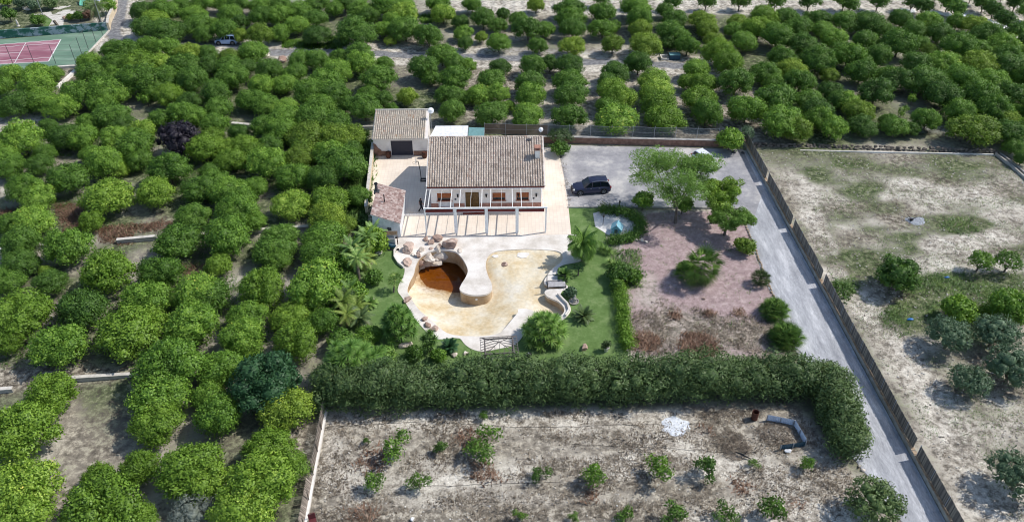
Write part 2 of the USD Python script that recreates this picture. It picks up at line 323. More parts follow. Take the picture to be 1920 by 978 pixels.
terrace = plan([(703, 288), (802, 288), (1046, 276), (1057, 330), (1066, 390), (1071, 440), (746, 447), (752, 440), (690, 440), (690, 410)])
deck = deck_out.difference(terrace).difference(pool.buffer(-.05))
lawn = plan([(660, 475), (742, 462), (760, 440), (1066, 440), (1065, 390), (1120, 390), (1135, 440), (1150, 500), (1160, 570), (1170, 640), (1185, 690), (640, 694), (650, 560)]).difference(deck_out).difference(terrace)
parking = plan([(1046, 272), (1392, 280), (1412, 320), (1430, 360), (1404, 440), (1386, 391), (1065, 389), (1057, 330)])
road_R = 36.62
road = Polygon([at(1386, 391)[:2], at(1404, 440)[:2], at(1440, 530)[:2], at(1490, 655)[:2], at(1560, 800)[:2], at(1625, 890)[:2], at(1700, 990)[:2], (33.0, 20), (road_R, 20), (road_R, at(1400, 282)[1]), at(1380, 282)[:2]])
rd_ = np.array(road.segmentize(.5).exterior.coords); wob = np.stack([meshkit.fbm(np.column_stack([rd_ * .8, rd_[:, 0] * 0]), 3, 90) - .5, meshkit.fbm(np.column_stack([rd_ * .8, rd_[:, 0] * 0]), 3, 91) - .5], -1) * .55
road = Polygon(np.where(rd_[:, :1] < road_R - .3, rd_ + wob, rd_)).buffer(0).difference(parking).buffer(0)
pebbles = plan([(1112, 400), (1135, 394), (1165, 397), (1192, 410), (1195, 425), (1180, 438), (1140, 440), (1116, 425)])
court = plan([(-60, 80), (0, 74.5), (120, 64), (204, 56.5), (142, 127), (0, 136), (-100, 142)])

# ---- the ground: one sheet with relief and cover maps
from scipy.ndimage import gaussian_filter
GX, GY = np.arange(-125, 125.01, .5), np.arange(18, 178.01, .5)
XX, YY = np.meshgrid(GX, GY)
def cover(poly, blur=1.0):
    m = contains_xy(poly, XX, YY).astype(float)
    return gaussian_filter(m, blur / .5)
P3 = np.stack([XX, YY, XX * 0], -1)
big = meshkit.fbm(P3 * .09, 4, 3); mid = meshkit.fbm(P3 * .35, 3, 9)
green = .10 + .5 * (big - .42); straw = .12 + .5 * (meshkit.fbm(P3 * .11, 4, 21) - .45); purple = np.full_like(XX, -.3); red = np.full_like(XX, -.25); grav = np.full_like(XX, -.3)
def lay(arr_, poly, value, blur=1.2):
    w = cover(poly, blur); arr_ += (value - arr_) * w
def strip(pts, width): return LineString([at(*p)[:2] for p in pts]).buffer(width / 2)
left_orchard = plan([(-200, 180), (690, 240), (650, 470), (640, 690), (0, 690), (-400, 690)])
lay(green, left_orchard, .16, 3); green += cover(left_orchard, 3) * .5 * (mid - .5)
right_field = plan([(1418, 283), (1865, 289), (2100, 450), (2200, 1000), (1840, 1000)])
lay(green, right_field, .075); lay(straw, right_field, .13); 
green += cover(right_field, 2) * .75 * (meshkit.fbm(P3 * [.16, .3, 1], 4, 33) - .5); straw += cover(right_field, 2) * .7 * (meshkit.fbm(P3 * [.2, .34, 1], 4, 41) - .5)
for p, v in (([(1420, 288), (1540, 290), (1560, 305), (1460, 318), (1430, 310)], .16), ([(1765, 418), (1800, 408), (1860, 412), (1872, 425), (1820, 442), (1780, 436)], .5),
             ([(1648, 590), (1690, 560), (1690, 545), (1740, 515), (1930, 512), (1990, 560), (1900, 585), (1760, 575), (1745, 625), (1690, 630), (1660, 612)], .30),
             ([(1565, 525), (1600, 520), (1612, 540), (1590, 555), (1570, 545)], .34), ([(1640, 690), (1740, 660), (1790, 700), (1700, 720)], .16),
             ([(1690, 740), (1720, 740), (1730, 755), (1700, 760)], .3), ([(1820, 810), (1870, 850), (1860, 890), (1835, 850)], .25), ([(1790, 640), (1840, 700), (1850, 780), (1780, 730)], .12)):
    lay(green, plan(p), v, .8)
bare = plan([(1530, 520), (1600, 560), (1640, 590), (1665, 640), (1740, 720), (1800, 790), (1850, 900), (1960, 1000), (1830, 1000), (1760, 850), (1640, 640)])
lay(green, bare, -.10, 1.5); lay(straw, bare, -.08, 1.5)
for p in ([(1690, 335), (1760, 350), (1860, 355), (1880, 385), (1840, 375), (1740, 368), (1640, 372)], [(1720, 455), (1860, 430), (1930, 440), (1900, 460), (1740, 475)], [(1500, 370), (1525, 340), (1530, 400), (1560, 470), (1530, 440)], [(1640, 480), (1930, 490), (1930, 505), (1700, 507)]):
    lay(green, plan(p), -.15, .8); lay(straw, plan(p), -.12, .8)
bottom_field = plan([(612, 770), (1500, 770), (1600, 900), (1700, 1010), (560, 1010)])
lay(straw, bottom_field, .15, .6); lay(green, bottom_field, -.16, .8); straw += cover(bottom_field, 1) * .6 * (meshkit.fbm(P3 * [.12, .45, 1], 4, 51) - .5)
lay(straw, strip([(600, 960), (660, 990), (1100, 965), (1300, 975)], 2.4), .35, .5); lay(straw, plan([(1320, 800), (1370, 790), (1400, 830), (1380, 850), (1340, 845)]), .4, .5)
for p in ([(640, 790), (900, 775), (1300, 770), (1300, 782), (900, 800), (660, 800)], [(1050, 860), (1200, 850), (1360, 860), (1500, 880), (1400, 900), (1150, 890)], [(720, 900), (1000, 880), (1010, 890), (760, 915)], [(1250, 960), (1600, 945), (1640, 1000), (1250, 1000)], [(610, 800), (632, 800), (622, 880), (608, 890)]):
    lay(straw, plan(p), -.14, .5)
for (x, y, r) in ((880, 820, 1.3), (700, 870, 1.6), (900, 880, 1.2), (680, 970, 1.2), (1390, 915, .9), (1490, 940, .6), (1110, 930, 1.0)):
    lay(red, Point(at(x, y)[:2]).buffer(r), .05, .6)
garden = plan([(1212, 396), (1385, 394), (1405, 440), (1445, 545), (1490, 650), (1480, 668), (1180, 668), (1172, 560), (1162, 455), (1200, 440)])
lay(purple, garden, .42, .4); lay(green, garden, -.3, .4); lay(straw, garden, -.1, .4)
weedy = plan([(1185, 590), (1240, 560), (1330, 585), (1480, 600), (1490, 668), (1180, 668)])
lay(purple, weedy, .04, 1.2); lay(straw, weedy, .20, 1.2); lay(purple, plan([(1170, 510), (1240, 505), (1250, 575), (1180, 580)]), .1, .8)
for (x, y, r) in ((1310, 645, 1.9), (1215, 640, 1.5), (1330, 590, .5), (1265, 590, .8)): lay(red, Point(at(x, y)[:2]).buffer(r), .16, .6)
for p in ([(100, 385), (150, 380), (180, 430), (130, 445)], [(0, 395), (40, 390), (40, 400), (0, 410)], [(210, 425), (340, 412), (330, 430), (220, 440)], [(330, 500), (390, 495), (390, 520), (340, 520)]): lay(red, plan(p), .12, .8)
track = strip([(230, -40), (229, 0), (222, 35), (212, 62), (225, 84), (290, 84), (360, 80), (430, 84), (500, 99), (600, 98), (700, 100), (800, 105), (900, 107), (960, 110), (1050, 114), (1160, 117), (1260, 122), (1330, 127)], 2.6)
lay(grav, track, .34, .4); sides = track.buffer(2.2); lay(green, sides, -.3, .5); lay(straw, sides, -.2, .5)
lay(grav, plan([(470, 90), (560, 94), (540, 108), (480, 108)]), .2, .5)
for p in ([(220, 465), (275, 458), (270, 480), (222, 480)], [(1690, 215), (1790, 235), (1790, 258), (1700, 255)], [(930, 85), (1250, 92), (1250, 108), (930, 104)], [(590, 255), (700, 200), (705, 245), (640, 250)]): lay(grav, plan(p), .12, .8)
sandy = plan([(820, -60), (850, 20), (940, 26), (1290, 26), (1640, 30), (1760, 32), (1960, 90), (2300, 120), (2300, -60)])
lay(green, sandy, -.22, 1); lay(straw, sandy, -.10, 1)
for p in ([(-60, 700), (265, 690), (262, 705), (80, 715), (-60, 735)], [(90, 760), (130, 740), (140, 830), (90, 860)], [(0, 220), (120, 205), (60, 245), (0, 270)], [(150, 600), (110, 660), (60, 660), (80, 620)], [(255, 462), (268, 480), (245, 500)], [(540, 800), (610, 800), (560, 900), (530, 880)],
          [(700, 620), (720, 560), (760, 560), (720, 640)], [(870, 120), (1420, 140), (1480, 270), (1050, 250), (880, 230)]): lay(green, plan(p), -.2, .8)
lay(straw, plan([(130, 800), (200, 740), (250, 745), (245, 830), (150, 900)]), .22, 1)
ruts = unary_union([strip([(1560 + o, 560), (1612 + o, 610), (1690 + o, 720), (1762 + o, 830), (1850 + o * 1.1, 1000)], .45) for o in (28, 62)] + [strip([(1478 + o, 330), (1520 + o, 430), (1560 + o, 520), (1600 + o, 570)], .4) for o in (0, 24)])
rut_w = cover(ruts, .35); lay(green, ruts, -.25, .4); lay(straw, ruts, -.2, .4)
rows_ = unary_union([strip([(600 - 8 * k, y0), (1050, y0 - 8), (1560, y0 - 14)], .5) for k, y0 in enumerate((800, 835, 868, 905, 945, 985))]).intersection(bottom_field); row_w = cover(rows_, .4); lay(straw, rows_, -.02, .5)
flat = np.clip(cover(unary_union([terrace, deck_out, lawn, road, parking, court, pebbles]).buffer(1.0), .4) * 1.6, 0, 1)
relief = .34 * (big - .5) + .16 * (mid - .5) + .07 * (meshkit.fbm(P3 * 1.1, 2, 15) - .5)
relief -= .10 * rut_w + .09 * row_w * (mid + .3); fur = cover(sandy, 1.5); relief += fur * .10 * np.sin(2 * PI * (XX - .0 * YY) / 1.9 + 2.2 * mid) + fur * .1 * (mid - .5)
bank = cover(strip([(1290, 30), (1450, 34), (1640, 36), (1770, 42)], 2.5), .8); relief += bank * .35
ZZ = relief * (1 - flat) - .035 * flat
nx, ny = len(GX), len(GY)
idx = np.arange(nx * ny).reshape(ny, nx)
quad = np.stack([idx[:-1, :-1], idx[:-1, 1:], idx[1:, 1:], idx[1:, :-1]], -1).reshape(-1, 4)
cxm, cym = (XX[:-1, :-1] + .25).ravel(), (YY[:-1, :-1] + .25).ravel()
quad = quad[~contains_xy(pool.buffer(.36), cxm, cym)]
gv = np.stack([XX, YY, ZZ], -1).reshape(-1, 3)
gv_f = arr((gv, quad))
# the country beyond: a skirt out to the horizon
ring = [(-125, 18), (125, 18), (125, 178), (-125, 178)]; far = [(-4000, -4000), (4000, -4000), (4000, 4000), (-4000, 4000)]
skirt_v = np.array([(x, y, -.06) for x, y in ring] + [(x, y, -.06) for x, y in far], float)
skirt_f = np.array([(4, 5, 1, 0), (5, 6, 2, 1), (6, 7, 3, 2), (7, 4, 0, 3)])
av, af = join([gv_f, (skirt_v, skirt_f)])
zone = np.stack([green, straw, np.zeros_like(green)], -1).reshape(-1, 3); zone2 = np.stack([purple, red, grav], -1).reshape(-1, 3)
zone = np.vstack([zone, np.tile([.1, .1, 0], (8, 1))]); zone2 = np.vstack([zone2, np.tile([-.3, -.3, -.3], (8, 1))])
_, _, gn = meshkit.arrays(trimesh.Trimesh(av, af, process=False), True)
obj('ground', (av, af), 'soil', normals=gn, kind='structure', colors={'zone': np.clip(zone, -.4, .6) + 0.0, 'zone2': np.clip(zone2, -.4, .6)})

def ground_z(x, y):
    i = int(round((y - 18) / .5)); j = int(round((x + 125) / .5))
    return float(ZZ[min(max(i, 0), ny - 1), min(max(j, 0), nx - 1)])

obj('gravel_road', slab(road, -.2, .012), 'gravel_road', kind='structure')
obj('gravel_car_park', slab(parking, -.2, .012), 'parking_gravel', kind='structure')
obj('terrace', slab(terrace, -.2, .06), 'terrace_tiles', kind='structure')
obj('pool_deck', slab(deck, -.18, .055), 'deck_concrete', kind='structure')
obj('lawn', slab(lawn.difference(pebbles.buffer(.02)), -.2, .02), 'artificial_turf', kind='structure')
obj('white_gravel_bed', slab(pebbles, -.2, .028), 'white_gravel', kind='structure')

# ---------------------------------------------------------------- the drained pool
noisy('pool_wall_plaster', [(.3, c(150, 122, 92)), (.5, c(182, 156, 124)), (.7, c(204, 184, 154))], .7, detail=9, bump=.2, bscale=8, fine=(5, .85, 1.08), stretch=(1, 1, .5))
# floor plaster: ochre stains, browner where the stagnant water has stood (by height above the low point)
usdkit.material(stage, L('pool_floor_plaster'), {'g': ('geometry', {}), 'n': ('noise_texture', {'scale': .42, 'detail': 9.0, 'roughness': .68}), 'n2': ('noise_texture', {'scale': 3.2, 'detail': 6.0}),
    'r': ('rgb_ramp', {'ramp': [(.28, c(198, 172, 128)), (.42, c(217, 198, 162)), (.54, c(228, 216, 190)), (.68, c(234, 227, 211))]}),
    's': ('separate_xyz', {}), 'ma': ('math', {'math_type': 'multiply_add', 'value2': .35}), 'rz': ('rgb_ramp', {'ramp': [(0, (1, 1, 1)), (.34, (.85,) * 3), (.50, (.3,) * 3), (.75, (0, 0, 0))]}),
    'mr': ('math', {'math_type': 'add', 'value2': 2.0}), 'x': ('mix_color', {'blend_type': 'mix', 'b': c(146, 102, 48)}),
    'r2': ('rgb_ramp', {'ramp': [(.3, (.88,) * 3), (.7, (1.06,) * 3)]}), 'x2': ('mix_color', {'blend_type': 'multiply', 'fac': 1.0, 'use_clamp': False}), 'p': ('principled_bsdf', {'roughness': .75, 'specular_ior_level': .25})},
    [('g.position', 'n.vector'), ('g.position', 'n2.vector'), ('n.fac', 'r.fac'), ('g.position', 's.vector'), ('n2.fac', 'ma.value1'), ('s.z', 'ma.value3'), ('ma.value', 'mr.value1'), ('mr.value', 'rz.fac'),
     ('rz.color', 'x.fac'), ('r.color', 'x.a'), ('n2.fac', 'r2.fac'), ('x.result', 'x2.a'), ('r2.color', 'x2.b'), ('x2.result', 'p.base_color')], surface='p.BSDF')
usdkit.material(stage, L('stagnant_water'), {'t': ('transparent_bsdf', {'color': (.72, .53, .24)}), 'g': ('glossy_bsdf', {'color': (.9, .9, .9), 'roughness': .03}), 'f': ('fresnel', {'IOR': 1.33}),
    'x': ('mix_closure', {})}, [('f.fac', 'x.fac'), ('t.BSDF', 'x.closure1'), ('g.BSDF', 'x.closure2')], surface='x.closure')
DEPTH = [(960, 472, -.02), (1020, 472, -.02), (985, 490, -.14), (1052, 480, -.08), (1050, 492, -.15), (1036, 505, -.25), (1030, 518, -.4), (1021, 530, -.5), (1034, 538, -.5), (1056, 538, -.5), (1022, 548, -.8), (1047, 565, -.95), (1059, 580, -1.0), (1046, 594, -1.0), (1006, 586, -.75),
         (972, 586, -.6), (962, 598, -.55), (947, 616, -.45), (934, 626, -.4), (902, 631, -.4), (862, 630, -.4), (838, 625, -.4), (803, 597, -.5), (786, 582, -.5), (772, 563, -.55), (763, 545, -.9), (767, 528, -1.15), (775, 512, -1.5), (779, 496, -1.75), (789, 480, -1.9), (808, 471, -2.0), (832, 468, -2.05), (848, 470, -2.1),
         (858, 474, -2.1), (870, 488, -2.1), (878, 506, -2.0), (874, 520, -1.85), (863, 543, -1.65), (874, 550, -1.55), (892, 553, -1.5), (911, 551, -1.4), (921, 532, -1.05), (914, 516, -.75), (910, 498, -.45), (914, 481, -.2), (930, 475, -.06),
         (800, 490, -1.95), (830, 485, -2.1), (852, 492, -2.12), (862, 505, -2.1), (825, 505, -1.98), (795, 505, -1.85), (785, 516, -1.66), (812, 522, -1.74), (842, 525, -1.78), (856, 536, -1.66), (800, 540, -1.35), (835, 545, -1.5), (850, 570, -1.3), (815, 580, -1.0), (880, 595, -1.0), (930, 590, -.8), (960, 560, -.75), (990, 540, -.62), (980, 510, -.33), (945, 520, -.5), (1005, 560, -.75), (1035, 578, -.95)]
from scipy.interpolate import RBFInterpolator
dp = np.array([[*at(*d[:2])[:2], d[2]] for d in DEPTH])
rbf = RBFInterpolator(dp[:, :2], dp[:, 2], kernel='thin_plate_spline', smoothing=.01)
bx0, by0, bx1, by1 = pool.bounds
fx, fy = np.arange(bx0 - .5, bx1 + .5, .2), np.arange(by0 - .5, by1 + .5, .2)
FX, FY = np.meshgrid(fx, fy)
def floor_z(xy): return np.clip(rbf(np.asarray(xy, float)), -2.15, -.02)
FZ = floor_z(np.stack([FX, FY], -1).reshape(-1, 2)) + .10 * (meshkit.fbm(np.stack([FX, FY, FX * 0], -1).reshape(-1, 3) * .8, 3, 4) - .5)
fi = np.arange(FX.size).reshape(FX.shape); fq = np.stack([fi[:-1, :-1], fi[:-1, 1:], fi[1:, 1:], fi[1:, :-1]], -1).reshape(-1, 4)
fq = fq[contains_xy(pool.buffer(.28), (FX[:-1, :-1] + .1).ravel(), (FY[:-1, :-1] + .1).ravel())]
PT = thing('swimming_pool', 'drained free-form swimming pool with ochre stained floor and brown puddle', 'pool')
fm = trimesh.Trimesh(*arr((np.column_stack([FX.ravel(), FY.ravel(), FZ]), fq)), process=False); fm.remove_unreferenced_vertices()
obj('pool_floor', fm, 'pool_floor_plaster', PT, smooth=True)
pr = np.array(pool.exterior.coords)[:-1]
if not pool.exterior.is_ccw: pr = pr[::-1]
dens = []
for i in range(len(pr)):
    a, b = pr[i], pr[(i + 1) % len(pr)]; k = max(1, int(np.linalg.norm(b - a) / .3)); dens += [a + (b - a) * t / k for t in range(k)]
dens = np.array(dens); zb = floor_z(dens) - .25; n_ = len(dens)
wv = np.vstack([np.column_stack([dens, np.full(n_, .05)]), np.column_stack([dens, zb])])
wf = np.array([(i, n_ + i, n_ + (i + 1) % n_, (i + 1) % n_) for i in range(n_)])
obj('pool_wall', trimesh.Trimesh(*arr((wv, wf)), process=False), 'pool_wall_plaster', PT, smooth=True)
wat = plan([(762, 505), (780, 490), (850, 484), (890, 500), (890, 560), (850, 570), (762, 566)], -1.82).intersection(pool.buffer(.02))
if wat.geom_type != 'Polygon': wat = max(wat.geoms, key=lambda g: g.area)
ww, wwf = trimesh.creation.triangulate_polygon(wat, engine='earcut')
obj('stagnant_water', (np.column_stack([ww, np.full(len(ww), -1.82)]), wwf), 'stagnant_water', PT)
# a round light fitting in the promontory wall, white patches where plaster was mended
q = at(893, 561, -.55)
lamp = lathe([(0, .03), (.09, .03), (.13, .02), (.14, -.02), (0, -.02)], 16); lamp.apply_transform(trimesh.transformations.rotation_matrix(PI / 2, (1, 0, 0)))
near = pool.exterior.interpolate(pool.exterior.project(Point(*at(893, 553)[:2]))); lamp.apply_translation((near.x, near.y - .02, -.6))
obj('pool_light', lamp, 'white_wall', PT)
# low rim of pale render along the open left edge and the right lobe
def rim(pts, name, label):
    a = np.array([at(*p)[:2] for p in pts]); lsr = LineString(a).buffer(.09, cap_style='flat')
    obj(name, slab(lsr, .0, .34), 'deck_concrete', label=label, cat='kerb')
rim([(747, 462), (740, 472), (740, 484), (747, 495), (757, 503)], 'low_rendered_rim', 'low curved rendered rim at the left corner of the pool deck below the shed')
rim([(1046, 553), (1054, 562), (1064, 572), (1067, 583), (1060, 594)], 'low_rendered_rim', 'low curved rendered rim on the right lobe beside the footbridge')

# ---------------------------------------------------------------- buildings
islands('roof_tile_house', [(0, c(146, 132, 121)), (.25, c(172, 157, 144)), (.55, c(194, 180, 166)), (.85, c(209, 196, 183)), (.95, c(190, 166, 150)), (1, c(168, 140, 124))], fine=(9, .7, 1.15))
islands('roof_tile_garage', [(0, c(160, 150, 138)), (.3, c(182, 172, 158)), (.65, c(202, 192, 176)), (.88, c(190, 170, 150)), (1, c(176, 144, 120))], fine=(5, .7, 1.15))
islands('roof_tile_shed', [(0, c(140, 118, 112)), (.25, c(168, 142, 134)), (.5, c(188, 166, 158)), (.75, c(202, 186, 178)), (1, c(158, 130, 122))], fine=(9, .75, 1.15))
noisy('house_render', [(.3, c(222, 214, 206)), (.65, c(238, 232, 226))], .8, bump=.1, bscale=20, fine=(2.2, .92, 1.03))
noisy('pink_dado_stone', [(.3, c(150, 106, 92)), (.65, c(184, 138, 120))], 2.2, bump=.4, bscale=9, fine=(6, .75, 1.15))
noisy('brick_red', [(.3, c(112, 84, 72)), (.65, c(150, 118, 102))], 2.0, bump=.4, bscale=9, fine=(6, .75, 1.15))
plain('terracotta', c(150, 84, 54), .7); plain('brown_tile', c(128, 62, 48), .6); plain('shutter', c(158, 92, 52), .6); plain('door_wood', c(96, 70, 34), .5)
plain('white_paint', c(232, 230, 226), .45); plain('white_metal', c(226, 228, 230), .4); plain('burgundy_cloth', c(108, 46, 42), .85); plain('dark_fascia', c(104, 50, 42), .7)
plain('garage_door_paint', c(42, 44, 58), .5); plain('black_metal', c(26, 27, 30), .5); plain('dark_grey', c(64, 66, 70), .7); plain('rust_brown', c(84, 48, 36), .8); plain('grey_metal', c(128, 122, 116), .5, metallic=.2)
plain('galvanised', c(158, 160, 164), .45, metallic=.4); plain('soot_metal', c(70, 70, 74), .6); plain('dark_glass', c(22, 30, 36), .12, spec=.6); plain('teal_sheet', c(118, 160, 160), .5); plain('white_sheet', c(240, 241, 243), .5)
plain('blue_grey_sheet', c(214, 222, 236), .45); plain('teal_dark_sheet', c(40, 74, 92), .5); plain('blue_plastic', c(46, 116, 190), .4); plain('tyre', c(24, 24, 25), .85); plain('rim_alloy', c(150, 152, 156), .35, metallic=.6)

RZ = -math.radians(1.8)
def tiles(x0, x1, ya, za, yb, zb, pitch, course, amp=.075, seed=1, thick=.02):
    """Barrel tiles between eave (ya, za) and ridge (yb, zb): covers over channels, every tile a loose piece."""
    rng = np.random.default_rng(seed); L_ = math.hypot(yb - ya, zb - za); sl = np.array([0, (yb - ya) / L_, (zb - za) / L_]); nrm = np.array([0, -sl[2], sl[1]])
    if nrm[2] < 0: nrm = -nrm
    nc, nr = max(1, int(round((x1 - x0) / pitch))), max(1, int(round(L_ / course))); pt, cr = (x1 - x0) / nc, L_ / nr
    vs, fs, o = [], [], 0; k = 5; th = np.linspace(0, PI, k)
    for i in range(nc):
        for half in (0, 1):                                        # 0 = cover, 1 = channel below
            xc = x0 + (i + .5 + half * .5) * pt
            if half and i == nc - 1: continue
            for j in range(nr):
                j_x = rng.normal(0, .008); lift = rng.uniform(0, .012)
                for e, (s, rad, up) in enumerate(((j * cr - .03, pt * (.31 if not half else .28), .035), ((j + 1) * cr + .03, pt * (.26 if not half else .30), .005))):
                    xs = xc + j_x + rad * np.cos(th); hs = (amp * np.sin(th) if not half else -amp * .45 * np.sin(th)) + up + lift + (.045 if not half else .03)
                    base = np.array([0, ya, za]) + sl * s
                    vs.append(np.column_stack([xs, np.full(k, base[1]), np.full(k, base[2])]) + hs[:, None] * nrm)
                q = np.arange(k - 1)
                f4 = np.stack([o + q, o + q + 1, o + k + q + 1, o + k + q], -1)
                if not half and j == 0: pass
                fs.append(arr((np.zeros((1, 3)), f4[:, ::-1]))[1]); o += 2 * k
    v, f = np.vstack(vs), np.vstack(fs)
    if trimesh.Trimesh(v, f, process=False).face_normals[:, 2].mean() < 0: f = f[:, ::-1]
    return v, f

def slope_slab(x0, x1, ya, za, yb, zb, t=.12):
    v = np.array([(x, y, z + d) for x in (x0, x1) for (y, z) in ((ya, za), (yb, zb)) for d in (0, -t)])
    return trimesh.convex.convex_hull(v)

# ---- the house
HO = at(800, 349, 3.8); HO = np.array([HO[0], HO[1], .06])
H = thing('house', 'white single-storey house under a weathered grey-pink tiled gable roof', 'house', HO, RZ)
W, EY, RY, BY, ZE, ZR, ZB = 14.15, 0.0, 6.9, 11.2, 3.64, 6.45, 3.85
wy, xl, xr = .42, .35, W - .35
def wall_with_holes(x0, x1, z0, z1, holes, y0, y1):
    p = Polygon([(x0, z0), (x1, z0), (x1, z1), (x0, z1)])
    for h in holes: p = p.difference(Polygon([(h[0], h[1]), (h[2], h[1]), (h[2], h[3]), (h[0], h[3])]))
    m = trimesh.creation.extrude_polygon(p, y1 - y0, engine='earcut')
    T = np.array([[1, 0, 0, 0], [0, 0, -1, y1], [0, 1, 0, 0], [0, 0, 0, 1.0]]); m.apply_transform(T); return m
def hx(px): return (px - 800) / 221.0 * W
wins = [(hx(818), 1.35, hx(845), 2.42), (hx(923), 1.35, hx(947), 2.42), (hx(968.5), 1.35, hx(991.5), 2.42)]
door = (hx(871), .22, hx(897), 2.55)
fronts = wall_with_holes(xl, xr, 0, ZE - .05, wins + [door], wy, wy + .3)
gable = Polygon([(wy + .3, 0), (BY - .35, 0), (BY - .35, ZB - .15), (RY, ZR - .16), (wy + .3, ZE + .02)])
side = trimesh.creation.extrude_polygon(gable, .28, engine='earcut'); side.apply_transform(np.array([[0, 0, 1, 0], [1, 0, 0, 0], [0, 1, 0, 0], [0, 0, 0, 1.0]]))
sl_, sr_ = side.copy(), side.copy(); sl_.apply_translation((xl, 0, 0)); sr_.apply_translation((xr - .28, 0, 0))
obj('wall', fronts, 'house_render', H); obj('wall', sl_, 'house_render', H); obj('wall', sr_, 'house_render', H)
obj('wall', box(xl + .28, BY - .62, 0, xr - .28, BY - .35, ZB - .2), 'house_render', H)
dd = [box(a, wy - .025, .003, b, wy, .95) for a, b in ((xl - .02, door[0] - .12), (door[2] + .12, xr + .02))]
for m in dd: obj('dado', m, 'pink_dado_stone', H)
for s, x0, x1 in ((0, xl - .025, xl), (1, xr, xr + .025)): obj('dado', box(x0, wy, .003, x1, BY - .4, .95), 'pink_dado_stone', H)
for x0, z0, x1, z1 in wins:
    fr = obj('window', [box(x0 - .02, wy - .03, z0 - .02, x1 + .02, wy + .12, z0 + .05), box(x0 - .02, wy - .03, z1 - .05, x1 + .02, wy + .12, z1 + .02), box(x0 - .02, wy - .03, z0 + .05, x0 + .05, wy + .12, z1 - .05), box(x1 - .05, wy - .03, z0 + .05, x1 + .02, wy + .12, z1 - .05)], 'terracotta', H)
    n = 9
    obj('shutter', [box(x0 + .05, wy + .06, z0 + .38 + (z1 - z0 - .43) * k / n, x1 - .05, wy + .085, z0 + .38 + (z1 - z0 - .43) * (k + .86) / n) for k in range(n)], 'shutter', fr)
    obj('pane', box(x0 + .05, wy + .10, z0 + .05, x1 - .05, wy + .115, z1 - .05), 'dark_glass', fr)
    obj('sill', box(x0 - .12, wy - .12, z0 - .09, x1 + .12, wy - .031, z0 - .025), 'pink_dado_stone', fr)
DP = obj('door', [box(door[0] + k * (door[2] - door[0]) / 2 + .02, wy + .05, door[1], door[0] + (k + 1) * (door[2] - door[0]) / 2 - .02, wy + .11, door[3] - .02) for k in (0, 1)], 'door_wood', H)
obj('handle', rod([((door[0] + door[2]) / 2 + .07, wy + .01, 1.2), ((door[0] + door[2]) / 2 + .2, wy + .01, 1.2)], .02), 'black_metal', DP)
for k in range(8): obj('door_panel', box(door[0] + .1 + (k // 4) * (door[2] - door[0]) / 2, wy + .03, door[1] + .12 + (k % 4) * .55, door[0] - .1 + (k // 4 + 1) * (door[2] - door[0]) / 2, wy + .055, door[1] + .55 + (k % 4) * .55), 'door_wood', DP)
for k, d in enumerate((0, .34, .68)): obj('step', box(hx(866), -.62 + d, 0, hx(908), -.62 + d + (.34 if k < 2 else wy + .62 - d - .03), .075 * (k + 1)), 'brown_tile', H)
for px in (857, 911, 972, 1006):
    lp = obj('wall_lamp', [box(hx(px) - .09, wy - .22, 1.95, hx(px) + .09, wy - .04, 2.25), box(hx(px) - .03, wy - .1, 1.8, hx(px) + .03, wy, 1.95)], 'black_metal', H)
    obj('cap', trimesh.creation.cone(.15, .14, sections=4, transform=trimesh.transformations.translation_matrix((hx(px), wy - .13, 2.252))), 'black_metal', lp)
for px, z in ((852, 1.55), (1001, 1.6)): obj('wall_plaque', trimesh.creation.cylinder(.12, .05, sections=8, transform=trimesh.transformations.translation_matrix((hx(px), wy - .028, z)) @ trimesh.transformations.rotation_matrix(PI / 2, (1, 0, 0))), 'soot_metal', H)
R_ = obj('roof', [slope_slab(0, W, EY, ZE, RY, ZR), slope_slab(0, W, BY, ZB, RY, ZR)], 'house_render', H)
obj('roof_tiles', tiles(-.05, W + .05, EY - .05, ZE, RY, ZR, .30, .34, seed=3), 'roof_tile_house', R_, kind='stuff')
obj('roof_tiles', tiles(-.05, W + .05, BY + .05, ZB, RY, ZR, .30, .34, seed=4), 'roof_tile_house', R_, kind='stuff')
rr = np.random.default_rng(5); rt = []
for k in range(int(W / .36)):
    x = k * .36; th = np.linspace(-.15, PI + .15, 7); v = np.array([(x + e * .40, RY + (.16 - .02 * e) * math.cos(t), ZR - .0 + (.15 - .02 * e) * math.sin(t) + rr.uniform(-.006, .006)) for e in (0, 1) for t in th])
    rt.append((v, np.array([(q, q + 7, q + 8, q + 1) for q in range(6)])))
obj('ridge_tiles', rt, 'roof_tile_house', R_, kind='stuff')
obj('eave_board', box(-.0, -.06, ZE - .20, W, .0, ZE - .02), 'dark_fascia', H)
for s in (0, 1):                                                    # mortared verge tiles on the gable edges
    vx = -.09 if s == 0 else W - .03
    obj('verge', [slope_slab(vx, vx + .12, EY - .05, ZE + .10, RY, ZR + .10, .16), slope_slab(vx, vx + .12, BY, ZB + .10, RY, ZR + .10, .16)], 'house_render', R_)
chx, chy = hx(1009.5), 4.0
CH = obj('chimney', box(chx - .28, chy - .3, 4.9, chx + .28, chy + .3, 6.35), 'house_render', H)
obj('chimney_cap', [box(chx - .36, chy - .38, 6.35, chx + .36, chy + .38, 6.43)] + [box(chx + a - .06, chy + b - .06, 6.43, chx + a + .06, chy + b + .06, 6.65) for a in (-.26, .26) for b in (-.28, .28)] + [box(chx - .4, chy - .42, 6.65, chx + .4, chy + .42, 6.74)], 'pink_dado_stone', CH)
obj('skylight', box(hx(990), RY - .75, ZR - .30, hx(998), RY - .32, ZR - .04), 'soot_metal', R_)
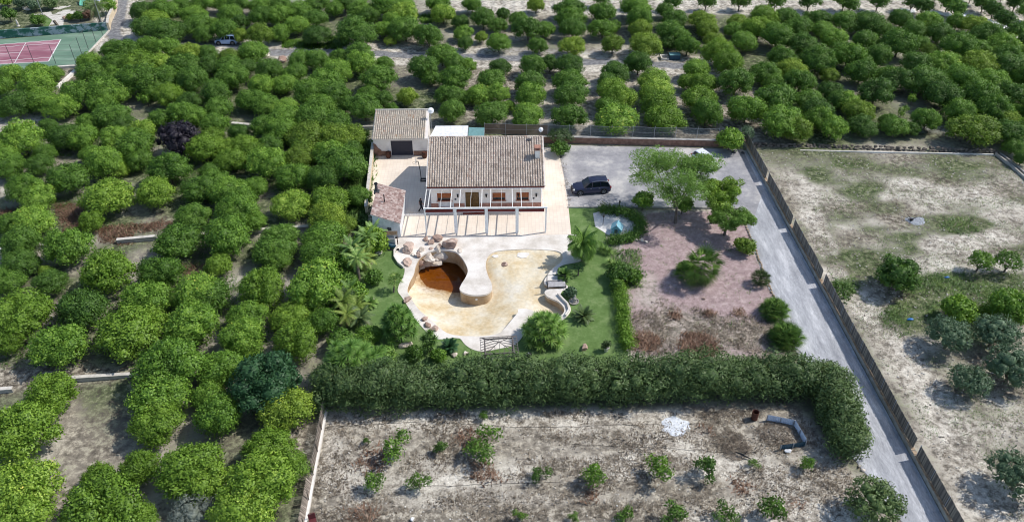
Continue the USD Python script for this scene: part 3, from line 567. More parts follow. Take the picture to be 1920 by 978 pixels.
AE = obj('aerial_dish', trimesh.creation.cone(.3, .16, sections=14, transform=trimesh.transformations.translation_matrix((W - .2, RY + .4, ZR + .75)) @ trimesh.transformations.rotation_matrix(1.2, (1, .3, 0))), 'white_metal', H)
obj('mast', rod([(W - .25, RY + .5, ZR - .3), (W - .25, RY + .5, ZR + 1.3)], .025), 'grey_metal', AE)

# ---- the pergola in front
PG = thing('pergola', 'white pergola of slim rafters and five posts along the house front', 'pergola', HO, RZ)
py_ = -4.45; zb_ = 3.50
for px in (801, 855.5, 912, 968, 1023):
    x = hx(px) + (.0 if px < 1000 else -.15)
    w = .16 if px in (801, 1023) else .36
    obj('post', box(x - w / 2, py_ - .09, 0, x + w / 2, py_ + .09, zb_ - .002), 'white_paint', PG)
obj('beam', box(-.12, py_ - .08, zb_, W + .12, py_ + .08, zb_ + .17), 'white_paint', PG)
obj('wall_beam', box(0, -.14, ZE - .34, W, -.065, ZE - .21), 'white_paint', PG)
for x in (-.02, .42, 3.02, 4.06, 6.64, 7.68, 10.24, 11.28, 13.78): obj('rafter', beam((x, py_ + .085, zb_ + .10), (x, -.145, ZE - .26), .085, .12), 'white_paint', PG)
for x in (1.85, 5.35, 8.95, 12.55): obj('cable_rail', beam((x, py_ + .085, zb_ + .12), (x, -.145, ZE - .24), .03), 'white_paint', PG)
for x0, x1 in ((.12, 3.3), (3.72, 6.9), (7.36, 10.5), (10.95, 13.9)):
    aw = obj('rolled_awning', rod([(x0, py_ + .03, zb_ - .14), (x1, py_ + .03, zb_ - .14)], .125, 12), 'burgundy_cloth', PG)
    obj('valance', box(x0, py_ - .11, zb_ - .40, x1, py_ - .095, zb_ - .16), 'burgundy_cloth', aw)
    obj('front_bar', box(x0, py_ - .13, zb_ - .44, x1, py_ - .09, zb_ - .402), 'white_metal', aw)

# bench/table under the first bay
BN = thing('garden_bench', 'white and blue bench against the house wall under the first pergola bay', 'bench', HO, RZ)
bx = hx(834)
for k in range(4): obj('slat', box(bx - .95, -.15 + k * .13, .42, bx + .95, -.05 + k * .13, .46), 'blue_grey_sheet', BN)
for k in range(3): obj('back_slat', box(bx - .95, .36, .58 + k * .15, bx + .95, .40, .68 + k * .15), 'white_paint', BN)
for s in (-1, 1):
    for y in (-.12, .34): obj('leg', box(bx + s * .85 - .035, y - .035, 0, bx + s * .85 + .035, y + .035, .419 if y < 0 else 1.0), 'white_paint', BN)

# ---- garage
GO = at(703, 292, .06); gw = np.linalg.norm(at(803, 292)[:2] - GO[:2])
GA = thing('garage', 'white garage with dark roller door and striped tan tiled roof', 'garage', GO, RZ)
gz0, gz1, gd = 2.75, 4.15, 4.9
gd0, gd1 = (735 - 703) / 100 * gw, (775 - 703) / 100 * gw
obj('wall', wall_with_holes(0, gw, 0, gz0, [(gd0, -.1, gd1, 2.3)], 0, .25), 'house_render', GA)
gp = Polygon([(.25, 0), (gd, 0), (gd, gz1 - .1), (.25, gz0)]); gs = trimesh.creation.extrude_polygon(gp, .25, engine='earcut'); gs.apply_transform(np.array([[0, 0, 1, 0], [1, 0, 0, 0], [0, 1, 0, 0], [0, 0, 0, 1.0]]))
g2 = gs.copy(); g2.apply_translation((gw - .25, 0, 0)); obj('wall', gs, 'house_render', GA); obj('wall', g2, 'house_render', GA)
obj('wall', box(.25, gd - .25, 0, gw - .25, gd, gz1 - .12), 'house_render', GA)
rd = obj('roller_door', box(gd0, .12, 0, gd1, .16, 2.3), 'garage_door_paint', GA)
for k in range(15): obj('slat', box(gd0 + .01, .095, .02 + k * .152, gd1 - .01, .119, .155 + k * .152), 'garage_door_paint', rd)
for a, b in ((.05, gd0 - .06), (gd1 + .06, gw - .02)): obj('stone_plinth', box(a, -.04, 0, b, -.002, .72), 'brick_red', GA)
cor = Polygon([(-.02, 0), (1.0, 0), (.95, .9), (.55, 1.25), (.3, 1.75), (-.02, 2.0)]); cm = trimesh.creation.extrude_polygon(cor, .06, engine='earcut'); cm.apply_transform(np.array([[1, 0, 0, 0], [0, 0, -1, -.045], [0, 1, 0, 0], [0, 0, 0, 1.0]])); obj('stone_corner', cm, 'brick_red', GA)
gr_ = obj('roof', slope_slab(-.1, gw + .1, -.3, gz0 + .0, gd + .15, gz1 + .03), 'house_render', GA)
obj('roof_tiles', tiles(-.08, gw - .22, -.36, gz0 + .0, gd + .1, gz1 + .03, .27, .42, seed=8), 'roof_tile_garage', gr_, kind='stuff')
obj('ridge_flashing', box(-.1, gd + .02, gz1 + .06, gw + .1, gd + .2, gz1 + .20), 'pale_concrete', gr_)
DA = thing('satellite_dish', 'white satellite dish on a tall thin mast behind the garage', 'satellite dish', GO + np.array([gw + .45, gd - 1.6, 0]))
obj('mast', rod([(0, 0, 0), (0, 0, 4.9)], .03), 'galvanised', DA)
obj('dish', trimesh.creation.cone(.42, .22, sections=18, transform=trimesh.transformations.translation_matrix((.12, -.15, 4.95)) @ trimesh.transformations.rotation_matrix(1.0, (1, .5, 0))), 'white_metal', DA)
for px, lab in ((729, 'brown barrel left of the dark garage door'), (796.5, 'brown barrel right of the dark garage door, by the house roof')):
    b = at(px, 293, .06); B = thing('barrel', lab, 'barrel', b + np.array([0, -.35, 0]))
    obj('body', lathe([(0, 0), (.27, 0), (.33, .25), (.35, .45), (.33, .68), (.27, .92), (.24, .92), (.24, .86), (0, .86)], 18), 'rust_brown', B, smooth=40)
    for z in (.2, .68): obj('hoop', lathe([(.335, z), (.352, z), (.352, z + .06), (.335, z + .06)], 18), 'black_metal', B)
# ---- white lean-to roof and teal sheet behind the house
def corrugated(name, label, cat, pts, mat, n=16, leg=True):
    a, b, c2, d = [np.array(p, float) for p in pts]                # back-left, back-right, front-right, front-left
    C = thing(name, label, cat)
    v, k = [], n * 4 + 1
    for e in (0, 1):
        for i in range(k):
            s = i / (k - 1); p0, p1 = a + (d - a) * s, b + (c2 - b) * s
            v.append((p0 if e == 0 else p1) + [0, 0, .03 * math.sin(i * PI / 2)])
    f = [(i, i + 1, k + i + 1, k + i) for i in range(k - 1)]
    m = trimesh.Trimesh(*arr((np.array(v), np.array(f)[:, ::-1])), process=False); 
    if m.face_normals[:, 2].mean() < 0: m.invert()
    top = arr(m); bot = (top[0] - [0, 0, .012], top[1][:, ::-1]); obj('sheet', join([top, bot]), mat, C)
    if leg:
        for p in (a, b): obj('post', box(p[0] - .04, p[1] - .2, .0, p[0] + .04, p[1] - .12, p[2] - .07), 'galvanised', C)
    return C
corrugated('lean_to_roof', 'white corrugated lean-to roof between garage and house', 'roof', [at(817, 236, 2.75), at(878, 235.5, 2.75), at(876, 260, 2.5), at(804, 260, 2.5)], 'white_sheet', 12)
corrugated('lean_to_roof', 'pale teal corrugated sheet roof right of the white one behind the house', 'roof', [at(879, 238.5, 2.7), at(908.5, 239.5, 2.7), at(907, 262, 2.45), at(877.5, 262, 2.45)], 'teal_sheet', 10)

# ---- barbecue shed
SB = thing('barbecue_shed', 'small white shed with mottled pinkish tiled roof and flues', 'shed')
a_, b_, c_, d_ = at(709, 345, 3.0), at(760, 358, 2.15), at(750, 420, 2.15), at(695, 403, 3.0)      # back-left, back-right, front-right, front-left of the roof
def inset(p, ctr, k): return ctr + (p - ctr) * k
ctr = (a_ + b_ + c_ + d_) / 4; wl = [inset(p, ctr, .95) for p in (a_, b_, c_, d_)]
pv = np.array([(p[0], p[1], z) for p in wl for z in (0, p[2] - .1)]); obj('wall', trimesh.convex.convex_hull(pv), 'shed_wall', SB)
SR = obj('roof', trimesh.convex.convex_hull(np.array([p + [0, 0, d] for p in (a_, b_, c_, d_) for d in (-.08, .02)])), 'house_render', SB)
vs, fs, o = [], [], 0; rng = np.random.default_rng(12); nr_, nc_ = 13, 27
for i in range(nc_):
    for j in range(nr_):
        u, v0, v1 = (i + .5) / nc_, j / nr_ - .01, (j + 1) / nr_ + .015
        pts = []
        for s, hw, up in ((v0, .115, .05), (v1, .14, .075)):
            L0, R0 = a_ + (b_ - a_) * s, d_ + (c_ - d_) * s; ctrp = L0 + (R0 - L0) * u; dirv = (R0 - L0) / np.linalg.norm(R0 - L0)
            for t in np.linspace(0, PI, 5): pts.append(ctrp + dirv * hw * math.cos(t) + np.array([.12, 0, .97]) * (.07 * math.sin(t) + up + rng.uniform(0, .012)))
        vs.append(np.array(pts)); fs.append(arr((np.zeros((1, 3)), np.array([(o + q, o + q + 1, o + 5 + q + 1, o + 5 + q) for q in range(4)])))[1]); o += 10
tv, tf = np.vstack(vs), np.vstack(fs); tm = trimesh.Trimesh(tv, tf, process=False)
if tm.face_normals[:, 2].mean() < 0: tf = tf[:, ::-1]
obj('roof_tiles', (tv, tf), 'roof_tile_shed', SR, kind='stuff')
fl = at(706.5, 360, 3.0); FP = obj('flue', rod([fl + [0, 0, -.1], fl + [0, 0, 1.15]], .17, 14), 'soot_metal', SB)
obj('flue_cap', lathe([(0, 1.30), (.2, 1.28), (.24, 1.16), (.22, 1.15), (0, 1.2)], 14).apply_translation(fl), 'black_metal', FP)
obj('flue_base', box(fl[0] - .32, fl[1] - .32, fl[2] - .1, fl[0] + .32, fl[1] + .32, fl[2] + .18), 'soot_metal', FP)
f2 = at(721, 378, 2.85); obj('vent_pipe', rod([f2, f2 + [0, 0, 1.0]], .07, 10), 'black_metal', SB)
v_ = at(727, 431, 1.3); fw = (wl[3] + wl[2]) / 2
obj('wall_vent', box(fw[0] + .1, fw[1] - .14, .95, fw[0] + .55, fw[1] - .02, 1.35), 'dark_grey', SB)
ca = corrugated('shed_canopy', 'small corrugated canopy with open store of dark things below the shed wall', 'canopy', [at(706, 434, 1.75), at(745, 433, 1.75), at(745, 440, 1.55), at(707, 441, 1.55)], 'tan_stone', 10, leg=False)
p0, p1 = at(708, 470), at(746, 466)
for p in (p0, (p0 + p1) / 2, p1): obj('post', box(p[0] - .05, p[1] + .35, 0, p[0] + .05, p[1] + .45, 1.52), 'rust_brown', ca)
obj('threshold', box(p0[0] - .1, p0[1] - .1, .0, p1[0] + .15, p0[1] + .15, .14), 'black_metal', ca)
bk = thing('white_cabinet', 'pale tarpaulin-covered cabinet stored under the shed canopy', 'cabinet', ((p0 + p1) / 2) + np.array([.35, .8, 0]))
obj('body', box(-.5, -.3, .02, .5, .3, 1.15), 'galvanised', bk); tv_ = rock_mesh(np.random.default_rng(3), .6, .35, .35, 3); tv_.apply_translation((0.1, -.35, .32)); obj('tarpaulin', tv_, 'teal_dark_sheet', bk, smooth=True)
# ---- walls about the terrace
def wall_run(name, label, pts, w, z0, z1, mat, cat='wall', cap=None, capmat=None):
    a = [at(*p)[:2] for p in pts]; b = LineString(a).buffer(w / 2, cap_style='flat', join_style='mitre')
    if cap is None:
        obj(name, slab(b, z0, z1), mat, label=label, cat=cat)
    else:
        T = thing(name, label, cat); obj('wall_body', slab(b, z0, z1), mat, T); obj('coping', slab(LineString(a).buffer(w / 2 + .05, cap_style='flat', join_style='mitre'), z1, z1 + cap), capmat or mat, T)
wall_run('boundary_wall', 'tan boundary wall along the left edge of the tiled terrace', [(701, 283), (688, 404)], .28, 0, 1.35, 'cream_wall', cap=.06, capmat='pale_concrete')
wall_run('terrace_kerb', 'low white kerb wall between barbecue shed and first pergola post', [(757, 405), (799, 404)], .22, .05, .28, 'white_wall')
wall_run('back_wall', 'low rusty brick wall along the back of the gravel car park', [(1019, 267), (1090, 268), (1213, 271), (1385, 275)], .3, -.05, .95, 'brick_red', cap=.05, capmat='pale_concrete')
wall_run('stone_wall', 'rough stone and concrete retaining wall left of the garage in the orchard', [(662, 243), (706, 242)], .4, -.1, .55, 'grey_wall')

# ---------------------------------------------------------------- vegetation: builders
def rnd_dirs(rng, n):
    d = rng.normal(size=(n, 3)); return d / np.linalg.norm(d, axis=1, keepdims=True)

def leaf_cards(rng, pts, out, length, width, tilt=.8, sn=.75):
    """One small folded leaf spray at each point; shading normals lean outwards so that clumps read as volumes."""
    n = len(pts); nn = out + tilt * rnd_dirs(rng, n); nn /= np.linalg.norm(nn, axis=1, keepdims=True)
    t = np.cross(nn, rnd_dirs(rng, n)); t /= np.linalg.norm(t, axis=1, keepdims=True) + 1e-9; b = np.cross(nn, t)
    ln = (length * rng.uniform(.7, 1.25, n))[:, None]; wd = (width * rng.uniform(.75, 1.2, n))[:, None]
    v = np.stack([pts - t * ln * .5, pts - b * wd * .5 + nn * wd * .12, pts + t * ln * .5, pts + b * wd * .5 + nn * wd * .12], 1).reshape(-1, 3)
    i = np.arange(n)[:, None] * 4; f = np.concatenate([i + [0, 1, 2], i + [0, 2, 3]], 0)
    no = sn * out + (1 - sn) * nn; no /= np.linalg.norm(no, axis=1, keepdims=True)
    nr = np.repeat(no, 4, 0)
    fn = np.cross(v[f[:, 1]] - v[f[:, 0]], v[f[:, 2]] - v[f[:, 0]]); flip = (fn * nr[f[:, 0]]).sum(1) < 0; f[flip] = f[flip][:, ::-1]
    return v, f, nr

def foliage(rng, lobes, n, length, width, core=.72, inner=.82, down=-.55, tilt=1.05, sn=.55, jitter=.11):
    """Leaves over a cloud of lobes (centre, radii); a leafy core closes the inside."""
    C = np.array([l[0] for l in lobes], float); R = np.array([np.broadcast_to(l[1], 3) for l in lobes], float)
    area = (R.prod(1)) ** (2 / 3); k = rng.choice(len(C), n, p=area / area.sum())
    d = rnd_dirs(rng, n); low = d[:, 2] < down; d[low, 2] *= -.5; d /= np.linalg.norm(d, axis=1, keepdims=True)
    bump = 1 + .30 * (meshkit.fbm(d * 2.4 + k[:, None] * 7.3, 2, 3) - .5) * 2
    p = C[k] + d * R[k] * (rng.uniform(.86, 1.06, n) * bump)[:, None] + rng.normal(0, jitter, (n, 3))
    out = d / R[k]; out /= np.linalg.norm(out, axis=1, keepdims=True)
    keep = np.ones(n, bool)
    for j in range(len(C)):
        q = np.linalg.norm((p - C[j]) / R[j], axis=1); keep &= (q > inner) | (k == j)
    keep &= p[:, 2] > .05
    v, f, nr = leaf_cards(rng, p[keep], out[keep], length, width, tilt, sn)
    if core:
        cv, cf, cn, o = [v], [f], [nr], len(v)
        for j in range(len(C)):
            s = trimesh.creation.icosphere(subdivisions=1); sv = s.vertices * R[j] * core + C[j]; sv[:, 2] = np.maximum(sv[:, 2], .03)
            cv.append(sv); cf.append(s.faces + o); cn.append(s.vertices); o += len(sv)
        v, f, nr = np.vstack(cv), np.vstack(cf), np.vstack(cn)
    return v, f, nr

def tree_lobes(rng, R, h, base, n, squash=1.0):
    """Lobes of an uneven rounded crown with a skirt near the ground."""
    zc = base + (h - base) * .48; hz = (h - base) / 2; out = [((rng.normal(0, .08) * R, rng.normal(0, .08) * R, zc * 1.02), (R * .66, R * .66, hz * .74))]
    for i in range(n):
        a = i * 2.4 + rng.uniform(-.35, .35); e = math.asin(np.clip(-.5 + 1.45 * (i + .5) / n, -1, 1)); r = rng.uniform(.26, .50)
        k = rng.uniform(.70, 1.15) * (1 - r * .78)
        c0 = np.array([math.cos(a) * math.cos(e) * R * k, math.sin(a) * math.cos(e) * R * k, zc + math.sin(e) * hz * k * squash])
        c0[2] = max(c0[2], r * R * .62 + .05)
        out.append((c0, (r * R * 1.05, r * R * 1.05, r * R * .88)))
    for i in range(n):                                              # shoots that break the outline
        d = rnd_dirs(rng, 1)[0]; d[2] = abs(d[2]) * .9 - .1; r = rng.uniform(.09, .20) * R
        c0 = np.array([d[0] * R * 1.02, d[1] * R * 1.02, zc + d[2] * hz * 1.08]); c0[2] = max(c0[2], r); out.append((c0, (r, r, r * 1.3)))
    return out

def limbs(rng, h, R, r0, n=5, start=.25):
    m = [rod([(0, 0, -.1), (.03, 0, h * start)], [r0 * 1.25, r0], 8)]
    for i in range(n):
        a = i * 2 * PI / n + rng.uniform(-.4, .4); e = rng.uniform(.55, .8)
        m.append(rod([(0, 0, h * start * .9), (math.cos(a) * R * .28, math.sin(a) * R * .28, h * (start + .22)), (math.cos(a) * R * e, math.sin(a) * R * e, h * rng.uniform(.55, .8))], [r0 * .8, r0 * .5, r0 * .15], 6))
    return join(m)

TONES = {'n': 'leaf_mid', 'd': 'leaf_dark', 'b': 'leaf_bright', 'y': 'leaf_yellow'}
CITRUS = {}
for t, mt in TONES.items():
    for k in range(4 if t in 'nb' else 3):
        rng = np.random.default_rng(100 + 10 * k + ord(t)); p = proto('citrus_tree'); CITRUS[t, k] = p
        lob = tree_lobes(rng, 2.1, 3.35, .28, int(rng.integers(15, 21)))
        v, f, nr = foliage(rng, lob, 12500, .20, .115, core=.62, jitter=.13)
        obj('crown', (v, f), mt, p, normals=nr); obj('trunk', limbs(rng, 2.6, 1.7, .11), 'bark', p)

# ---- the citrus trees, surveyed one by one: x, y of the crown's middle, its width in the photograph, tone
ZONES = {}
ZONES['corner'] = """269 23 50 d 308 23 52 n 269 52 48 d 308 60 60 d 334 60 45 d 290 38 50 b 338 12 40 n 362 30 45 n 371 48 50 n 381 65 40 d 400 48 30 n 421 60 45 n 381 6 45 n 431 31 45 n 450 46 36 d 423 10 35 n 446 12 40 n 490 35 45 n 488 12 42 n 525 33 42 n 525 10 42 n 558 23 50 n 488 69 48 y 525 64 40 n 558 52 42 n 594 67 48 d 592 37 44 d 592 12 45 n 452 69 30 y 647 10 38 d 628 20 35 n 677 18 48 n 668 64 72 d 690 30 40 n 727 12 60 n 756 10 40 n 758 27 50 b 720 56 40 n 731 77 22 y 760 56 58 d 804 70 52 d 739 42 40 n 822 10 42 n 831 30 42 b"""
ZONES['beyond'] = """864 42 36 d 868 62 38 n 872 82 32 d 902 70 26 y 935 82 48 n 885 12 38 n 906 38 50 d 933 47 42 d 943 28 30 d 972 38 40 d 1005 12 36 y 990 55 62 d 1022 58 38 n 1007 88 38 n 1068 17 56 n 1070 38 52 n 1074 58 50 d 1072 88 52 y 1130 25 54 n 1130 55 50 n 1151 50 30 n 1149 86 46 y 1193 18 54 n 1199 38 55 n 1201 58 46 y 1212 85 62 y 1247 23 34 d 1264 38 50 n 1262 62 60 n 1289 88 48 n 1253 78 40 d"""
ZONES['rightblock'] = """1317 40 44 y 1326 58 42 y 1340 80 36 y 1345 100 56 b 1384 42 36 y 1380 58 38 n 1395 80 48 n 1430 36 50 b 1422 58 52 b 1474 35 44 d 1457 72 56 n 1497 52 44 n 1534 36 48 d 1507 85 56 d 1542 56 40 n 1586 43 46 d 1563 75 50 n 1630 43 56 d 1467 113 52 n 1532 117 62 d 1590 108 56 n 1612 118 44 n 1622 78 46 n 1645 108 48 d 1363 123 56 b 1380 158 62 d 1432 138 50 n 1451 155 42 n 1484 133 50 y 1501 156 56 n 1555 142 34 y 1453 187 64 n 1515 188 48 n 1613 140 55 n 1557 173 42 d 1642 175 62 d 1665 142 50 n 1690 38 44 d 1653 57 40 d 1713 60 44 d 1741 42 42 n 1761 62 50 d 1795 42 40 n 1828 48 44 y 1850 68 52 d 1685 85 60 n 1728 82 32 d 1745 97 30 y 1797 90 58 n 1828 94 44 n 1878 85 56 n 1886 110 50 d 1718 121 56 d 1762 122 56 n 1788 120 40 n 1832 120 60 y 1895 125 60 d 1682 150 58 d 1735 154 64 d 1801 154 60 n 1862 154 60 n 1910 146 40 n 1768 181 64 d 1832 180 62 n 1900 180 62 d 1590 192 44 n 1572 189 40 d 1612 208 52 y 1533 222 52 n 1561 240 54 n 1618 236 48 d 1678 240 46 d 1666 228 34 n 1708 242 32 d 1737 227 50 d 1797 212 54 n 1824 243 78 y 1860 207 62 n 1886 225 46 y 1895 250 62 d 1912 212 36 n 1916 298 30 d 1900 275 36 d 1399 211 60 n 1466 232 72 n 1489 243 54 y 1532 213 50 d 1935 60 50 n 1940 100 55 n 1945 150 60 n 1950 210 60 d 1930 240 50 n"""
ZONES['rows'] = """635 108 40 n 593 117 48 d 562 117 48 d 672 104 55 d 677 122 55 n 722 120 40 n 631 140 58 n 710 148 70 d 690 177 46 n 718 188 34 d 829 104 55 n 852 122 45 d 795 130 58 d 877 123 34 n 804 145 40 n 852 150 60 n 845 180 55 d 873 185 35 n 764 183 40 y 848 212 52 d 735 206 30 n
937 127 42 d 922 152 54 d 900 178 50 n 933 178 46 n 920 216 62 d 952 200 30 n 997 127 48 d 1031 122 38 d 995 157 58 d 995 184 60 n 989 215 64 n 985 232 50 n 1068 126 58 d 1070 157 62 n 1072 184 66 d 1068 220 62 d 1154 137 54 d 1139 155 44 n 1148 176 62 b 1168 187 48 b 1140 200 46 n 1156 225 76 n 1197 122 54 d
1227 150 60 b 1231 175 66 b 1233 200 68 b 1245 226 70 b 1305 131 50 n 1291 155 44 b 1318 160 50 b 1312 188 66 b 1324 216 60 n"""
ZONES['left'] = """212 94 45 n 238 100 45 n 279 90 40 n 312 92 48 n 354 102 45 y 392 105 35 d 431 111 44 y 475 102 46 n 212 121 46 n 262 121 60 b 300 119 45 b 346 127 55 n 392 127 45 d 429 125 50 n 458 129 44 d 504 135 48 n 554 142 40 n 262 154 70 n 312 154 55 n 217 146 40 n 362 154 56 d 437 148 55 n 404 177 55 n 492 165 50 n 533 160 45 n 317 183 48 b 217 179 50 n 354 192 44 d 472 190 50 n 500 198 52 n 610 157 60 n 622 178 60 n 579 180 60 n 646 194 40 d
21 141 46 n 73 137 50 n 102 140 34 n 6 165 40 n 69 162 62 n 31 194 58 d 12 207 34 n 77 192 50 n 110 200 58 n 146 181 56 n 198 177 62 n 192 195 50 n 171 142 48 n 166 115 40 n 198 156 48 n 290 172 40 n 344 217 52 n 302 225 44 n 210 217 60 d 225 232 44 d 165 233 42 n 92 237 36 d 42 265 72 n 121 258 56 d 158 262 54 n 217 258 52 n 268 250 48 b 256 277 64 n 83 290 38 n 171 292 36 n 210 290 44 y 383 283 56 b 6 298 56 n
362 222 46 n 410 207 44 n 406 236 48 n 398 258 38 b 533 208 50 n 600 202 56 n 683 206 58 d 537 225 60 n 496 242 52 n 529 246 56 n 590 225 60 d 629 233 56 n 577 258 66 y 629 262 64 y 662 258 52 y 567 277 46 n 504 275 44 n 458 277 52 b 419 279 50 b 479 287 50 b 621 290 60 n 658 283 48 d 569 296 46 y 450 250 40 d
17 313 54 n 75 311 44 d 129 338 64 n 194 307 70 n 225 320 34 b 262 299 50 n 46 357 62 n 71 372 62 n 204 370 76 b 317 320 72 n 292 363 66 b 379 355 62 n 171 417 44 b 62 420 72 n 17 422 50 n 42 461 70 d 129 465 84 n 360 409 64 d 335 455 76 n 394 322 34 d
433 301 56 b 500 311 64 n 560 299 52 y 554 334 60 n 642 311 80 d 606 338 56 d 402 340 52 n 429 363 66 n 450 380 70 n 479 349 46 n 548 386 62 b 617 378 66 b 615 413 64 y 429 447 84 n 442 401 70 n 479 417 46 n 527 445 62 d 608 447 72 n 517 472 66 d 648 424 40 y 596 463 60 n 673 370 44 d"""
ZONES['lowerleft'] = """37 497 70 d 12 529 60 n 94 531 62 d 88 512 30 b 204 516 98 b 304 514 72 n 42 589 110 b 158 581 96 d 273 564 88 n 244 622 110 b 110 652 100 n 17 643 56 b 369 554 80 n 362 614 86 n 325 654 60 n 410 497 50 b 390 552 80 n 494 543 92 b 592 537 104 n 604 483 68 n 517 481 64 n 462 597 76 n 454 633 82 n 546 595 72 b 606 604 58 n 558 643 78 b 467 656 50 n
93 740 104 b 41 813 120 b 45 913 124 b 318 692 120 n 301 747 100 n 294 795 96 b 187 896 66 b 194 950 140 b 263 882 72 b 360 880 120 b 41 975 110 b 416 692 84 n 395 744 70 n 412 782 90 n 537 768 90 y 388 905 90 b 506 840 84 b 485 913 130 b 537 882 80 b 457 960 110 b 260 975 70 b"""
TXT = {'corner': ('citrus tree in the block beyond the dirt track behind the blue-grey parked car', 'citrus trees beyond the track by the parked car'),
       'beyond': ('citrus tree in the middle rows beyond the dirt track, below the bare ploughed field', 'citrus trees in the middle rows beyond the track'),
       'rightblock': ('citrus tree in the big right-hand orchard above the stone bank', 'citrus trees of the right-hand orchard'),
       'rows': ('citrus tree in the rows between the dirt track and the back fence', 'citrus trees in rows behind the house'),
       'left': ('citrus tree in the orchard between tennis court and garden wall', 'citrus trees of the left orchard'),
       'lowerleft': ('large citrus tree in the lower left orchard beside the oleander hedge', 'citrus trees of the lower left orchard')}
TW = {'n': 'mid green', 'd': 'dark green', 'b': 'bright green', 'y': 'yellowish'}
OWN = {(354, 102): 'olive-tinged citrus tree on the near side of the track, left of the parked car', (431, 111): 'yellow-tinged citrus tree just below the blue-grey parked car', (764, 183): 'yellowing citrus tree alone in the clearing above the garage roof',
       (1197, 122): 'dark dense citrus tree standing alone on the near edge of the dirt track', (920, 216): 'citrus tree right behind the teal roof sheet, nearest its row to the house', (1068, 220): 'dark citrus tree at the back fence, first of the row right of the house',
       (989, 215): 'citrus tree with a reddish tint behind the right end of the house roof', (1156, 225): 'wide citrus tree at the back fence, in line with the parked dark car', (1324, 216): 'citrus tree at the fence corner beside the dark cypress-green bush',
       (848, 212): 'citrus tree directly behind the satellite dish of the garage', (1399, 211): 'round citrus tree alone on the pale path at the head of the fence', (1824, 243): 'wide yellow-green citrus tree on the bank, the largest over the bare field',
       (171, 417): 'small bright citrus tree beside the red-brown weeds in the left orchard', (410, 497): 'small bright lime-green citrus tree alone on the pale terrace edge', (537, 768): 'tall yellow-green citrus tree next to the dark ficus and the hedge end',
       (93, 740): 'citrus tree standing in front of the low retaining wall at far left', (204, 370): 'round bright citrus tree directly above the red-brown weed patch', (1005, 12): 'pale thin citrus tree at the edge of the ploughed field',
       (731, 77): 'tiny yellow-green citrus sapling on the far edge of the track', (485, 913): 'largest bright citrus tree beside the reed screen at the bottom', (506, 840): 'citrus tree with upright shoots at the end of the sandy path by the reed screen',
       (187, 896): 'small citrus tree at the foot of the bare clearing', (1345, 100): 'bright citrus tree at the right end of the dirt track', (88, 512): 'small bright citrus tree between two dark ones at far left',
       (683, 206): 'dark citrus tree just left of the garage roof', (642, 311): 'big bushy citrus tree against the outside of the terrace wall', (662, 258): 'yellowish citrus tree nearest the left corner of the garage',
       (615, 413): 'yellowish citrus tree left of the barbecue shed', (194, 950): 'broadest citrus tree cut by the bottom edge, left of the grey shrub'}
ZF = {'left': 1.10, 'corner': 1.06, 'rightblock': 1.10, 'rows': .99, 'beyond': .98, 'lowerleft': 1.04}
def place_crown(px, py, w):
    r = w * .5 * mpp(at(px, py, 1.5)); r *= .94; h = min(max(1.38 * r + .35, 1.0), 4.2); p = at(px, py, h * .5)
    return r, h, np.array([p[0], p[1], ground_z(p[0], p[1]) - .03])
rng = np.random.default_rng(77); TREES = []
for zn, txt in ZONES.items():
    tok = txt.split()
    for i in range(0, len(tok), 4): TREES.append((int(tok[i]), int(tok[i + 1]), int(tok[i + 2]), tok[i + 3], zn))
# the 296 that show largest are things of their own, the small far rest is one mass
big_ = sorted(range(len(TREES)), key=lambda i: -TREES[i][2] - (500 if TREES[i][:2] in OWN else 0))[:296]; KEEP = set(big_)
LAND = [('the purple plum tree', 338, 262), ('the tennis court corner', 138, 128), ('the blue-grey car', 425, 78), ('the garage roof', 760, 235), ('the barbecue shed', 725, 385), ('the red-brown weed patch', 130, 400), ('the dark teal-green tree', 499, 718),
        ('the silvery grey shrub', 364, 958), ('the reed screen', 598, 860), ('the concrete retaining wall', 170, 708), ('the grey gravel terrace', 245, 470), ('the bare clearing', 175, 800), ('the yucca thicket', 665, 650), ('the house chimney', 1010, 285), ('the head of the slatted fence', 1400, 268),
        ('the sapling clearing', 1712, 218), ('the white plastic sheets', 1755, 28), ('the stone bank', 1640, 276), ('the teal water tank', 1265, 105), ('the lone dark tree on the track', 1197, 122), ('the bare patch past the track', 1415, 122), ('the rubble heap by the track', 500, 108), ('the sandy strip at far left', 30, 232),
        ('the lime-green small tree', 410, 497), ('the yellowish tree over the garage', 764, 183), ('the pale thin tree by the field', 1005, 12), ('the weedy clearing over the purple tree', 262, 195), ('the pale lane', 232, 30), ('the bottom left picture corner', 0, 978), ('the ploughed field edge', 1500, 26), ('the parked dark car', 1108, 350), ('the right picture edge by the orchard', 1920, 170), ('the grass strip by the track', 550, 84), ('the white lean-to roof', 848, 246)]
DIRS = ['right of', 'below right of', 'below', 'below left of', 'left of', 'above left of', 'above', 'above right of']; ORD = ['nearest', 'second', 'third', 'fourth', 'fifth', 'sixth', 'seventh', 'eighth', 'ninth', 'tenth']
def sector(t, l): return int(round(math.atan2((t[1] - l[2]) * 1.6, t[0] - l[1]) / (PI / 4))) % 8
def far_(t, l): return math.hypot((t[1] - l[2]) * 1.6, t[0] - l[1])
far_p = []
